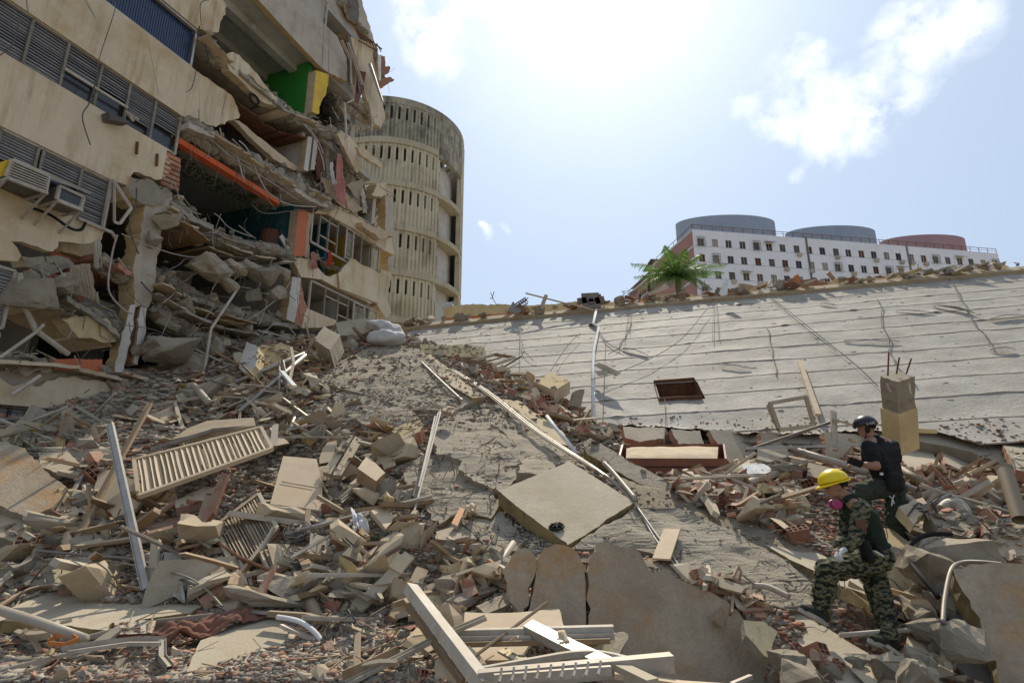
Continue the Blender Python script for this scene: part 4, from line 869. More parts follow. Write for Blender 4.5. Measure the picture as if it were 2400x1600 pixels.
b = B(); b.hexa([SZ(7.4, 5.7, 2), SZ(11.3, 5.7, 2), SZ(11.3, 8.1, 2), SZ(7.4, 8.1, 2), SZ(7.4, 5.7, 2.1), SZ(11.3, 5.7, 2.1), SZ(11.3, 8.1, 2.1), SZ(7.4, 8.1, 2.1)]); b.mk('room_wall', 'interior_dark', bld)
# bent casement hanging at the end of the second row
b = B(); cs = [FW(265, 421, -.05), FW(308, 487, -.5), FW(280, 525, -.5), FW(268, 520, -.45)]
for a_, c_ in zip(cs, cs[1:]): b.box(a_, c_, .05, .05)
b.box(FW(268, 430, -.05), FW(268, 520, -.05), .04, .04); b.box(FW(262, 422, 0), FW(240, 535, 0), .06, .06)
b.mk('bent_casement', 'white_metal', bld, label='bent open casement frame hanging from the window')
b = B(); b.box(FW(182, 512, -.04), FW(262, 545, -.04), .06, .06); b.box(FW(262, 545, -.04), FW(272, 560, -.04), .05, .05); b.mk('window_sill', 'white_metal', bld)
b = B(); b.tube(smoothpath([FW(75, 487, -.12), FW(120, 505, -.16), (FW(165, 535, -.16)), FW(190, 538, -.14), FW(200, 522, -.1)], 5), .03, 6); tag(b.mk('hose', 'black_gear'), 'black hose sagging below the grey box on the facade', 'hose')
# air conditioners with brackets
def acunit(pts, w0, w1, lab, front, body, cage):
    # pts = four pixel corners of the front face: tl, tr, br, bl on plane w0
    f_ = [FW(x, y, w0) for x, y in pts]; off = FN*(w1-w0); a = thing('air_conditioner', lab, 'air conditioner', f_[3])
    f4 = [f_[3], f_[2], f_[1], f_[0]]
    b = B(); b.hexa([p for p in f4]+[p+off for p in f4]); b.mk('body', body, a)
    g = B(); e = .03
    for p, q_ in ((0, 1), (1, 2), (2, 3), (3, 0)): g.box(f_[p]-FN*.03, f_[q_]-FN*.03, .05, .05)
    g.mk('front_frame', 'white_metal', a)
    if cage:
        c = B(); 
        for k in range(1, 7):
            t = k/7; c.box(f_[0].lerp(f_[3], t)-FN*.07, f_[1].lerp(f_[2], t)-FN*.07, .018, .018)
        c.mk('grille', 'white_metal', a)
    else:
        i_ = B(); cc = sum(f_, Vector())/4; q4 = [p+(cc-p)*.1-FN*.012 for p in f4]; i_.add(q4, [(0, 1, 2, 3)]); i_.mk('fin_panel', front, a)
    br = B()
    lo = [f_[3]-Vector((0, 0, .05)), f_[2]-Vector((0, 0, .05))]
    br.box(lo[0]-FN*.1, lo[1]-FN*.1, .06, .05)
    for p in lo: br.box(p-FN*.1, p+off*1.0-Vector((0, 0, .0)), .04, .04); br.box(p-FN*.05, p+off-Vector((0, 0, .45)), .035, .035)
    br.mk('bracket', 'white_metal', a)
    return a
acunit([(28, 375), (112, 412), (104, 450), (12, 415)], -.55, .1, 'caged air conditioner with a yellow side panel at the left edge of the facade', 'dull_metal', 'interior_dark', True)
b = B(); y4 = [FW(-8, 415, -.5), FW(13, 412, -.5), FW(27, 372, -.5), FW(2, 380, -.5)]; b.hexa([p for p in y4]+[p+FN*.03 for p in y4]); tag(b.mk('yellow_sheet', 'yellow_paint'), 'yellow sheet panel at the left side of the caged air conditioner', 'panel')
acunit([(137, 436), (194, 463), (186, 490), (130, 468)], -.5, .1, 'grey-blue window air conditioner on a bracket above the cracked beige wall', 'glass_dark', 'dull_metal', False)
b = B(); p4 = [FW(115, 420, -.6), FW(213, 455, -.6), FW(205, 449, 0), FW(110, 405, 0)]; b.hexa([p for p in p4]+[p+Vector((0, 0, .02)) for p in p4]); tag(b.mk('rain_cover', 'dull_metal'), 'thin metal rain cover over the grey-blue air conditioner', 'metal sheet')
b = B(); p4 = [FW(255, 262, -.25), FW(302, 283, -.3), FW(303, 290, -.3), FW(258, 281, -.25)]; b.hexa([p for p in p4]+[p+FN*.25 for p in p4]); tag(b.mk('hanging_box', 'interior_dark'), 'dark box hanging out below the upper row of louvred windows', 'box')
b = B(); b.box(FW(296, 262, -.2), FW(324, 279, -.5), .05, .05); b.box(FW(296, 262, -.2), FW(312, 284, -.1), .05, .04); tag(b.mk('broken_bracket', 'white_metal'), 'broken pale bracket sticking out beside the hanging dark box', 'bracket')
for x, y in ((321, 347), (368, 375)):
    b = B(); b.box(FW(x+1, y-14, -.03), FW(x-1, y+14, -.03), .05, .04); b.mk('wall_bracket', 'rust', bld)
# ---------- torn floor edges: lumpy broken concrete plus rubble along them
def ridge(pts, rad, w_=0., n=40, seed=1, m='concrete_w', dens=1., big=.3, lab='broken concrete lump on the torn floor edge of the ruin', squash=.8, core=True):
    r = random.Random(seed); P3 = smoothpath([FW(p[0], p[1], p[2] if len(p) > 2 else w_) for p in pts], 14)
    if core:
        b = B(); vs = []; nn_ = 22; K_ = len(P3)
        for i, p in enumerate(P3):
            d = (P3[min(i+1, K_-1)]-P3[max(i-1, 0)]).normalized(); x = d.cross(Vector((0, 0, 1))).normalized(); y = x.cross(d)
            for j in range(nn_):
                a = 2*math.pi*j/nn_; q_ = x*math.cos(a)+y*math.sin(a)*squash; base_ = p+q_*rad
                e_ = .8+.45*abs(noise.cell(base_*3.3))+.35*abs(noise.cell(base_*8.1))+.3*noise.fractal(base_*2.0, 1, 2, 4); vs.append(p+q_*rad*e_)
        fs = []
        for i in range(K_-1):
            for j in range(nn_): fs.append((i*nn_+j, i*nn_+(j+1) % nn_, (i+1)*nn_+(j+1) % nn_, (i+1)*nn_+j))
        fs += [tuple(range(nn_)), tuple(range((K_-1)*nn_, K_*nn_))]
        mk('torn_floor_edge', vs, fs, m, bld)
    for i in range(int(n*dens)):
        p = P3[r.randrange(len(P3))]; off = Vector((r.gauss(0, .5), r.gauss(0, .5), r.gauss(.35, .45)))*rad*1.2 - FN*rad*.3
        k = r.random(); rot = (r.uniform(-.6, .6), r.uniform(-.6, .6), r.uniform(0, 6.3))
        pz = p+off; wh = where(pz)
        if k < .45: sz = r.uniform(.08, big); queue('concrete_chunk', r.choice(CH), pz, rot, (sz, sz*r.uniform(.6, 1), sz*r.uniform(.6, 1)), 'grey concrete chunk '+wh, 'concrete chunk', 'concrete chunks '+wh, (.34, .30, .245))
        elif k < .62: sz = r.uniform(.12, .35); queue('plaster_fragment', r.choice(PL), pz, rot, (sz,)*3, 'flat beige plaster fragment '+wh, 'plaster fragment', 'plaster fragments '+wh, (.45, .385, .285))
        elif k < .76: sz = r.uniform(.1, .25); queue('brick_shard', r.choice(SH), pz, rot, (sz,)*3, 'reddish brick shard '+wh, 'brick shard', 'brick shards '+wh, (.4, .21, .14))
        else: sz = r.uniform(.4, 1.3); queue('splintered_batten', r.choice(WD+MP), p+off*.8, (r.uniform(-.4, .4), r.uniform(-.6, .6), r.gauss(1.2, .5)), (sz, .5, .6), 'thin splintered batten '+wh, 'batten', 'splintered battens '+wh, (.34, .25, .16))
ridge([(470, 95), (520, 150), (600, 215), (660, 262), (720, 292), (770, 318)], .2, .2, 90, 1)
ridge([(425, 300), (480, 325), (560, 375), (640, 415), (700, 450), (760, 478)], .26, .1, 80, 2, m='concrete_w', squash=.95)
ridge([(640, 395), (700, 425), (760, 450), (830, 480)], .2, .6, 40, 22)
ridge([(398, 470), (440, 520), (500, 560), (560, 575), (640, 590), (690, 605)], .2, .3, 60, 3, big=.3)
ridge([(700, 590), (760, 620), (800, 640)], .12, .3, 20, 33, core=False)
ridge([(375, 640), (440, 690), (520, 730), (600, 745), (700, 760), (780, 765)], .2, .4, 60, 4, big=.35)
ridge([(355, 720), (420, 770), (500, 800), (580, 810), (680, 800)], .2, .2, 50, 5, big=.35)
ridge([(45, 650), (110, 690), (170, 725), (250, 760), (275, 790)], .2, .25, 40, 6, big=.25)
ridge([(225, 605), (270, 640), (330, 650), (365, 660)], .18, .3, 40, 7)
ridge([(-10, 850), (60, 855), (150, 862), (240, 870), (330, 880), (370, 890)], .13, .2, 70, 8, big=.2)
ridge([(260, 930), (330, 920), (400, 900)], .25, .1, 50, 9, big=.35)
ridge([(790, 0), (820, 40), (850, 90), (880, 150), (895, 190)], .2, .3, 40, 10)
ridge([(800, 300), (790, 360), (800, 420), (850, 450), (900, 480)], .3, .8, 70, 11)
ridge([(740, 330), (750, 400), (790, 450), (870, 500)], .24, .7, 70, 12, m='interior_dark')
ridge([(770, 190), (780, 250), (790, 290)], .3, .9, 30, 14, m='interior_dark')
ridge([(790, 240), (830, 270), (880, 295)], .2, .6, 25, 15)
def layer(pts, th, w0, w1, m='concrete_w', name='floor_piece', seed=0):
    r = random.Random(seed); base_ = [FW(x, y, w0) for x, y in pts]; cum = [0]
    for a_, c_ in zip(base_, base_[1:]): cum.append(cum[-1]+(c_-a_).length)
    def at(d):
        for k in range(len(base_)-1):
            if d <= cum[k+1]: return base_[k].lerp(base_[k+1], (d-cum[k])/(cum[k+1]-cum[k]))
        return base_[-1]
    d = 0
    while d < cum[-1]-.15:
        L_ = min(r.uniform(.35, 1.3), cum[-1]-d); n = max(3, int(L_/.12)); oz, ow, tz, tw = r.gauss(0, .05), r.uniform(-.22, .12), r.gauss(0, .05), r.gauss(0, .1); vs = []
        for i in range(n+1):
            u_ = i/n; p = at(d+L_*u_)+Vector((0, 0, oz+tz*(u_-.5)))+FN*(ow+tw*(u_-.5)+r.uniform(-.045, .045)); t = th*r.uniform(.8, 1.15); q_ = p+FN*(w1-w0)
            vs += [p+Vector((0, 0, -t/2)), p+Vector((0, 0, t/2))+FN*r.uniform(0, .07), q_+Vector((0, 0, t/2)), q_+Vector((0, 0, -t/2))]
        fs = []
        for i in range(n):
            for j in range(4): fs.append((i*4+j, i*4+(j+1) % 4, i*4+4+(j+1) % 4, i*4+4+j))
        fs += [(0, 1, 2, 3), (n*4+3, n*4+2, n*4+1, n*4)]
        if r.random() > .12: mk(name, vs, fs, m, bld)
        d += L_*r.uniform(.92, 1.05)
for i, (pts, th, w0, w1, m_) in enumerate([([(398, 478), (440, 512), (560, 566), (690, 606)], .14, .0, 2.2, 'concrete_w'), ([(396, 492), (445, 530), (560, 582), (688, 618)], .06, -.1, 1.8, 'plaster'), ([(380, 500), (450, 545), (540, 600)], .05, -.25, 1.2, 'wood'),
    ([(372, 655), (450, 700), (560, 745), (690, 772)], .12, -.1, 2.4, 'concrete_w'), ([(370, 668), (450, 714), (560, 758), (690, 785)], .05, -.2, 2., 'plaster'), ([(380, 690), (470, 735), (600, 775)], .05, -.3, 1.5, 'wood'), ([(420, 735), (520, 768), (640, 790)], .08, -.2, 2.0, 'concrete_w'),
    ([(430, 298), (520, 348), (640, 425), (760, 490)], .16, -.1, 1.8, 'facade_grey'), ([(440, 292), (520, 335), (650, 415), (760, 476)], .05, -.22, 1.2, 'plaster'), ([(470, 85), (560, 180), (660, 262), (780, 325)], .14, -.05, 1.8, 'concrete_w'), ([(478, 80), (560, 165), (660, 250), (770, 310)], .05, -.15, 1.2, 'plaster'),
    ([(470, 175), (560, 245), (640, 300), (720, 335)], .06, .25, 1.5, 'rust'), ([(40, 640), (120, 690), (200, 735), (285, 800)], .12, 0, 2., 'concrete_w'), ([(50, 665), (120, 708), (200, 752), (270, 808)], .05, -.1, 1.6, 'plaster'), ([(225, 600), (300, 640), (350, 655)], .12, .0, 1.5, 'brick'),
    ([(-10, 858), (120, 866), (250, 880), (350, 900)], .08, -.05, 1.2, 'plaster'), ([(745, 478), (830, 500), (920, 552)], .1, -.1, 1., 'concrete_w')]):
    layer(pts, th, w0, w1, m_, seed=i)
# hanging lumps strung on reinforcing bars
lumps = [(425, 655, 60, 1), (490, 625, 95, 0), (545, 630, 60, 0), (580, 630, 60, 0), (620, 640, 60, 0), (655, 640, 55, 0), (640, 690, 80, .3), (530, 665, 50, 0), (400, 815, 95, -.2), (445, 850, 70, 0), (500, 820, 80, .1), (545, 850, 70, 0), (480, 790, 60, .4),
         (420, 715, 55, .2), (395, 760, 50, .2), (90, 690, 90, 0), (150, 670, 80, .2), (80, 665, 70, .3), (340, 815, 60, 0), (570, 770, 45, .2), (395, 520, 55, -.1), (365, 560, 45, 0), (590, 690, 40, .3), (460, 560, 40, .3), (600, 800, 60, .2), (430, 900, 70, 0)]
rr = random.Random(5)
for i, (x, y, sz, ww_) in enumerate(lumps):
    p = FW(x, y, ww_-.15); S_ = sz*(p-CAM).length/F; p2 = p
    inst(rr.choice(CHB), 'concrete_lump', p2, (rr.uniform(-.5, .5), rr.uniform(-.3, .3), rr.uniform(0, 6)), (S_, S_*.8, S_*rr.uniform(.6, .8)), ('big ' if sz > 75 else 'small ' if sz < 51 else '')+'rounded concrete lump hanging '+where(p2), 'concrete lump', 'concrete lumps hanging in the torn gap')
# ---------- wires and bent reinforcement
def wire(pts, r=.012, lab='thin bent wire dangling from the torn building', m='wire', grp='wires dangling from the torn building', name='dangling_wire', cat='wire', sides=4):
    return tag(B().tube(smoothpath(pts, 6), r, sides).mk(name, m, smooth=True), lab, cat, grp)
FWR = [([(258, 0), (270, 20), (235, 130), (228, 180)], .01), ([(228, 180), (210, 240), (193, 275), (212, 340)], .012), ([(344, 80), (352, 120), (372, 222)], .008), ([(460, 165), (450, 205), (436, 216)], .01), ([(466, 170), (468, 220), (468, 300)], .006),
       ([(530, 220), (520, 270)], .006), ([(62, 0), (66, 30)], .012), ([(0, 130), (25, 110), (38, 80), (45, 40)], .01), ([(200, 0), (224, 42)], .02), ([(490, 0), (470, 10), (472, 60)], .01),
       ([(515, 300), (525, 330), (550, 350), (570, 420)], .02), ([(560, 330), (580, 350), (600, 400), (620, 440), (640, 460), (680, 480), (740, 485)], .018), ([(480, 310), (520, 350), (560, 380), (640, 430), (700, 470)], .012),
       ([(400, 540), (500, 548), (560, 560), (640, 570)], .014), ([(320, 440), (318, 480), (303, 530), (325, 595)], .016), ([(275, 550), (262, 600), (255, 680), (290, 725), (310, 735)], .018),
       ([(285, 548), (360, 580), (430, 600), (480, 602)], .014), ([(372, 645), (420, 620), (440, 606), (520, 600), (600, 608)], .022), ([(330, 660), (360, 690), (390, 695), (420, 670), (460, 640), (490, 630)], .02),
       ([(400, 445), (410, 430), (440, 550)], .008), ([(480, 600), (560, 640), (640, 620), (700, 618)], .012), ([(0, 790), (0, 780)], .01), ([(100, 720), (130, 730), (170, 735)], .012), ([(140, 630), (165, 680), (150, 640)], .012),
       ([(340, 850), (330, 810), (360, 780), (400, 800)], .01), ([(560, 750), (620, 800), (690, 830), (740, 840)], .014), ([(620, 770), (680, 800), (730, 835)], .01), ([(470, 790), (500, 870), (520, 900)], .012),
       ([(520, 735), (560, 760), (650, 700), (680, 660)], .014), ([(500, 620), (505, 650), (492, 690)], .008), ([(610, 590), (600, 640), (612, 700)], .008), ([(590, 480), (620, 500), (680, 495), (760, 488)], .02),
       ([(502, 500), (515, 510), (540, 535), (590, 555)], .012), ([(560, 528), (580, 545), (600, 560)], .01), ([(710, 290), (735, 320), (755, 370), (760, 400)], .02), ([(725, 300), (745, 330), (758, 360)], .015),
       ([(820, 310), (830, 290), (845, 300), (838, 340)], .01), ([(826, 320), (845, 295), (850, 330)], .01), ([(780, 340), (820, 390), (850, 430)], .02), ([(860, 350), (870, 340), (890, 360)], .01),
       ([(765, 0), (760, 40), (755, 160)], .007), ([(772, 60), (770, 150), (768, 200)], .007), ([(910, 200), (913, 220)], .007), ([(895, 170), (915, 168), (925, 160)], .007), ([(330, 700), (340, 760), (330, 800)], .01), ([(280, 760), (350, 770), (400, 790), (450, 830)], .01),
       ([(360, 720), (400, 730), (430, 760), (440, 800)], .01), ([(640, 760), (610, 790), (590, 830)], .012), ([(690, 610), (700, 640), (694, 690)], .01), ([(735, 610), (733, 650)], .01)]
for k in range(46):
    x = 385+rr.random()*330; y = 500+rr.random()*330; FWR.append(([(x, y), (x+rr.uniform(-15, 15), y+rr.uniform(8, 30)), (x+rr.uniform(-40, 40), y+rr.uniform(20, 80))], .006+.006*rr.random()))
for k in range(30):
    x = 440+rr.random()*260; y = 300+(x-440)*.6+rr.uniform(0, 50); FWR.append(([(x, y), (x+rr.uniform(-6, 12), y+rr.uniform(8, 30)), (x+rr.uniform(-20, 30), y+rr.uniform(20, 60))], .006))
for k in range(24):
    x = 60+rr.random()*250; y = 620+rr.random()*200; FWR.append(([(x, y), (x+rr.uniform(-10, 25), y+rr.uniform(5, 30)), (x+rr.uniform(-30, 50), y+rr.uniform(20, 60))], .007))
for k in range(20):
    x = 760+rr.random()*150; y = 250+rr.random()*230; FWR.append(([(x, y), (x+rr.uniform(-10, 15), y+rr.uniform(-10, 30)), (x+rr.uniform(-30, 30), y+rr.uniform(0, 60))], .008))
for pts, r_ in FWR:
    P3 = [FW(x, y, rr.uniform(-.25, -.12)) for x, y in pts]; wh = where(P3[len(P3)//2]); wire(P3, r_, ('long looping' if len(pts) > 3 else 'short curled')+(' thick' if r_ > .013 else ' thin')+' wire dangling '+wh, grp='wires dangling '+wh)
# metal channels dangling
def bar3(name, a, b, w_, h_, m, lab, cat, grp=None, up=None):
    return tag(B().box(a, b, w_, h_, up=up).mk(name, m), lab, cat, grp)
G1 = 'white metal channels dangling from the torn end'
for i, pts in enumerate([[(800, 95), (822, 140), (824, 200), (832, 232), (812, 242)], [(808, 242), (812, 320)], [(812, 80), (838, 165), (842, 215)], [(865, 240), (873, 288), (870, 308)], [(815, 100), (850, 200)]]):
    b = B(); P3 = [FW(x, y, -.3-.05*i) for x, y in pts]
    for a, c in zip(P3, P3[1:]): b.box(a, c, .10 if i != 3 else .04, .05)
    tag(b.mk('metal_channel', 'white_metal' if i != 2 else 'dull_metal'), ['bent white metal channel hooked over the torn floor end', 'straight white metal channel hanging straight down from the bent one', 'wide dark metal tray hanging above the dark red door panel', 'thin white trim angled beside the hanging beige strip', 'slim pale rod behind the dark metal tray'][i], 'metal channel')
b = B(); b.hexa([FW(862, 150, -.6), FW(869, 148, -.6), FW(897, 235, -.6), FW(895, 242, -.6), FW(864, 152, -.5), FW(871, 150, -.5), FW(899, 237, -.5), FW(897, 243, -.5)]); tag(b.mk('roofing_sheet', 'dull_metal'), 'narrow grey metal sheet dangling at the outer edge of the torn end', 'metal sheet')
fpoly([(887, 130), (893, 128), (893, 188), (889, 190), (886, 145)], 'plastic_white', 'hanging_strip', w_=-.3, th=.05, rough='all', amp=.02)
for pts in ([(895, 130), (902, 132), (903, 155), (915, 158), (912, 170), (895, 176), (893, 150)], [(893, 185), (910, 182), (925, 187), (920, 192), (905, 200), (893, 206), (890, 195)]):
    fpoly(pts, 'brick', 'brick_stub', w_=-.2, th=.3, rough='all', amp=.05)
gb = B()
for k in range(7): gb.box(FW(835+k*8, 72+k*5, -.2), FW(845+k*8, 92+k*5, -.2), .03, .03)
gb.box(FW(835, 70, -.2), FW(895, 116, -.2), .04, .04); gb.box(FW(840, 95, -.2), FW(884, 120, -.2), .04, .04); tag(gb.mk('iron_grille', 'rust'), 'rusty iron window grille bent out at the top of the torn end', 'grille')
# cloths
def cloth(name, tl, tr, bl, br, m, lab, folds=6, amp=.06, seed=0, wob=.03, cat='cloth', nx=24, ny=14, parent=None):
    vs = []; r = random.Random(seed); ph = r.random()*9
    n_ = ((tr-tl).cross(bl-tl)).normalized()
    for j in range(ny+1):
        for i in range(nx+1):
            u, v = i/nx, j/ny; p = tl.lerp(tr, u).lerp(bl.lerp(br, u), v)
            fo = u*folds*6.28+ph+v*1.5+noise.noise(p*2.5)*5; p += n_*(math.sin(fo)*amp*(.3+.7*v)*(.6+.6*noise.noise(p*3+Vector((9, 0, 0))))+noise.fractal(p*6, 1, 2, 3)*wob*1.5); p += Vector((0, 0, 1))*noise.noise(p*4+Vector((3, 3, 3)))*wob*(1+v)
            vs.append(p)
    fs = [(j*(nx+1)+i, j*(nx+1)+i+1, (j+1)*(nx+1)+i+1, (j+1)*(nx+1)+i) for j in range(ny) for i in range(nx)]
    o = mk(name, vs, fs, m, parent, smooth=True)
    so_ = o.modifiers.new('thick', 'SOLIDIFY'); so_.thickness = .006
    return tag(o, lab, cat) if parent is None else o
cloth('curtain', FW(165, 622, -.1), FW(212, 618, -.1), FW(168, 690, -.15), FW(230, 708, -.15), 'cloth_beige', 'beige curtain hanging over concrete lumps at the left of the torn building', seed=1)
cloth('curtain', FW(220, 565, .0), FW(236, 560, .0), FW(226, 628, .0), FW(240, 625, .0), 'cloth_grey', 'small grey curtain strip hanging below the cracked beige wall', 2, seed=2)
cloth('curtain', FW(790, 360, -.4), FW(800, 362, -.4), FW(785, 465, -.4), FW(815, 490, -.4), 'cloth_pink', 'long pale pink curtain strip hanging near the far end of the torn building', 3, seed=3)
cloth('rag', FW(846, 445, -.4), FW(852, 443, -.4), FW(850, 500, -.4), FW(862, 500, -.4), 'cloth_grey', 'whitish rag hanging beside the beige sheet at the far end', 2, seed=4)
cloth('rag', FW(728, 590, -.15), FW(736, 588, -.15), FW(732, 630, -.15), FW(746, 630, -.15), 'cloth_pink', 'striped pink cloth hanging over the sill of the far window', 2, seed=5)
cloth('rag', FW(768, 590, -.15), FW(776, 588, -.15), FW(770, 620, -.15), FW(780, 622, -.15), 'cloth_red', 'bright red cloth hanging over the sill of the far window', 2, seed=6)
cloth('rag', FW(772, 382, -.4), FW(780, 380, -.4), FW(776, 430, -.4), FW(786, 430, -.4), 'sack', 'torn white sheet among the dark rubble of the far floor', 2, seed=7)
for k in range(5): cloth('curtain', FW(738+k*8, 335, .4), FW(748+k*8, 335, .4), FW(740+k*8, 420+k*6, .3), FW(752+k*8, 425+k*6, .3), ['cloth_brown', 'wood_dark', 'interior_dark', 'cloth_beige', 'interior_dark'][k], ['brown', 'dark red', 'dark', 'beige', 'near-black'][k]+' cloth strip hanging in the torn room right of the white pillar', 2, seed=20+k)
fpoly([(124, 840), (240, 842), (238, 872), (128, 866)], 'terracotta_paint', 'lying_slab', w_=-.05, th=.5, rough=(0, 1), amp=.02)
cloth('blanket', FW(20, 850, .1), FW(110, 838, .1), FW(10, 872, -.1), FW(124, 872, -.1), 'cloth_beige', 'crumpled yellowish blanket beside the terracotta slab on the lowest floor', 3, seed=8)
# ivy growing under the orange beam
iv = B(); ri = random.Random(9)
for k in range(900):
    t = ri.random(); s_ = 3.1+3.3*t; z = 9.84-abs(ri.gauss(0, .13+.05*t)); w_ = .3+ri.random()*.5; c = SZ(s_, z, w_); d = Vector((ri.uniform(-1, 1), ri.uniform(-1, 1), ri.uniform(-1, 1)))*.045; e = Vector((ri.uniform(-1, 1), ri.uniform(-1, 1), ri.uniform(-1, 1)))*.03
    iv.add([c-d, c+e, c+d, c-e], [(0, 1, 2, 3)])
tag(iv.mk('ivy', 'ivy'), 'dark green ivy creeping below the orange beam', 'ivy', kind='stuff')
# things standing in the open rooms
b = B(); 
for k in range(16):
    a = 2*math.pi*k/16; 
pcx = FW(636, 570, 1.2); b.tube([pcx-Vector((0, 0, .35)), pcx+Vector((0, 0, .35))], .38, 16); tag(b.mk('cooking_drum', 'cloth_brown'), 'brown round drum standing against the teal wall', 'drum')
b = B(); a0_, a1_ = FW(658, 552, .2), FW(684, 598, .2); b.box(a0_, a1_, .16, .05, up=FN); tag(b.mk('vent_grille', 'plaster_white'), 'pale slotted panel leaning in the room with the teal wall', 'panel')
b = B(); lp = SZ(5.35, 15.62, .9); b.tube([lp+Vector((0, 0, .1)), lp, lp-Vector((0, 0, .05))], [.16, .15, .08], 16); tag(b.mk('ceiling_lamp', 'ceiling'), 'round unlit ceiling lamp above the green-walled room', 'lamp')
b = B(); tc_ = FW(596, 233, -.2); q_ = []
for k in range(17): a = 2*math.pi*k/16; q_.append(tc_+FD*math.cos(a)*.16+Vector((0, 0, math.sin(a)*.13)))
b.tube(q_, .035, 6, cap=False); tag(b.mk('tyre', 'black_gear'), 'small black tyre lying on the torn floor below the fallen beige beam', 'tyre')
# bent poles in the gap
def poles(lst, m, name, cat, fn_):
    for pts, r_, lab in lst:
        b = B(); P3 = [fn_(*p) for p in pts]
        b.tube(P3, r_, 6); tag(b.mk(name, m), lab, cat)
poles([([(560, 672, -.3), (495, 770, -.4), (478, 870, -.5)], .035, 'bent pale pole hanging across the dark gap right of the lumps'), ([(45, 640, -.1), (55, 710, -.1), (85, 775, -.15), (160, 830, -.1)], .05, 'jointed grey pole hanging in the dark opening at the lower left'),
       ([(0, 838, -.1), (85, 778, -.2), (103, 760, -.2)], .03, 'thin grey pole crossing the jointed pole'), ([(95, 630, 0), (130, 710, 0)], .02, 'short grey pole above the jointed pole')], 'white_metal', 'bent_pole', 'pole', FW)
poles([([(28, 925, -.2), (95, 880, -.25)], .035, 'pale pipe lying over the edge of the lowest beige wall band')], 'white_metal', 'pipe', 'pipe', FW)
# ------------------------------------------------------------------ large broken plates on the mound
def gp(pts, near=.2):                         # pixels -> points a little in front of the mound
    return [U(p[0], p[1], p[2]) if len(p) > 2 else V(p[0], p[1], near) for p in pts]
def slabp(pts, lab, m='slab_smooth', th=.14, near=.2, name='concrete_slab', cat='concrete slab', amp=.03, relief=0., edge='concrete', rough='all', **k):
    P3 = gp(pts, near); c_ = sum(P3, Vector())/len(P3); A3 = np.array([list(p-c_) for p in P3]); nn3 = Vector(np.linalg.svd(A3)[2][2])
    if nn3.z < 0: nn3 = -nn3
    gaps = []                                 # rest the plate on the highest ground under it
    for i in range(len(pts)):
        for t in (.15, .4, .65, .9):
            d_ = ray(pts[i][0]*t+(1-t)*sum(p[0] for p in pts)/len(pts), pts[i][1]*t+(1-t)*sum(p[1] for p in pts)/len(pts)).normalized(); h_ = TB.ray_cast(CAM, d_)[0]
            if h_ is not None: gaps.append((h_-c_).dot(nn3))
    gaps.sort(); lift = gaps[int(len(gaps)*.85)]+.04 if gaps else 0; c_ = c_+nn3*lift; P3 = []
    for p in pts:
        d_ = ray(p[0], p[1]); P3.append(CAM+d_*((c_-CAM).dot(nn3)/d_.dot(nn3)))
    o = plate(name, P3, th, m, None, edges=rough, amp=amp, step=.07, m_edge=edge, relief=relief, **k)
    return tag(o, lab, cat)
def fitp(pts, plane_pts):                     # pixels onto the plane through three (px,py,Y) points
    a, b, c = [U(*q) for q in plane_pts]; n = (b-a).cross(c-a).normalized(); out = []
    for x, y in pts:
        d = ray(x, y); out.append(CAM+d*((a-CAM).dot(n)/d.dot(n)))
    return out
def slabf(pts, pl, lab, m='slab_smooth', th=.14, name='concrete_slab', cat='concrete slab', amp=.03, relief=0., edge='concrete', rough='all', step=.07, **k):
    return tag(plate(name, fitp(pts, pl), th, m, None, regt='clean' if m in ('slab_smooth', 'wall_slab', 'board', 'wood_dark', 'cloth_beige', 'plastic_white') else 'slab', edges=rough, amp=amp, step=step, m_edge=edge, relief=relief, **k), lab, cat)
slabp([(890, 800), (985, 818), (1060, 880), (1135, 930), (1060, 965), (960, 955), (860, 925), (760, 900), (735, 880), (820, 835)], 'dusty concrete slab forming the top of the mound', 'concrete_w', .35, .22, amp=.06, relief=.14)
slabp([(745, 893), (800, 886), (818, 900), (812, 912), (760, 915), (735, 905)], 'thin oval concrete plate perched at the left edge of the mound top', 'concrete_w', .1, .5, amp=.02)
slabp([(772, 915), (840, 905), (900, 925), (965, 960), (985, 985), (930, 1005), (870, 1000), (840, 985), (800, 965)], 'broken slab ledge with a dark hollow under its left side', 'concrete_w', .18, .5, amp=.05, relief=.14)
slabp([(905, 928), (985, 935), (1050, 955), (1000, 962), (940, 955)], 'small flat slab lying on the ledge of the mound', 'concrete_w', .08, .55, amp=.03)
slabp([(1010, 1000), (1050, 958), (1090, 930), (1165, 925), (1240, 985), (1330, 1060), (1372, 1100), (1330, 1083), (1240, 1110), (1170, 1150), (1120, 1130), (1075, 1100), (1075, 1075), (1020, 1060)], 'wide cracked grey slab in the middle of the rubble with a long pole shadow', 'concrete_w', .22, .6, amp=.06, relief=.14, edge='concrete_w')
slabp([(935, 1090), (1000, 1065), (1065, 1068), (1100, 1100), (1140, 1140), (1180, 1175), (1150, 1215), (1090, 1195), (1030, 1228), (1010, 1218), (960, 1150)], 'lower cracked slab with dark gravelly surface and ochre broken edge', 'concrete_w', .20, .30, amp=.05, relief=.14, edge='slab_edge')
slabp([(1060, 1200), (1120, 1180), (1165, 1190), (1200, 1225), (1230, 1270), (1215, 1290), (1140, 1290), (1100, 1240)], 'shaded grey slab tucked under the left corner of the square slab', 'concrete_w', .15, .15, amp=.05)
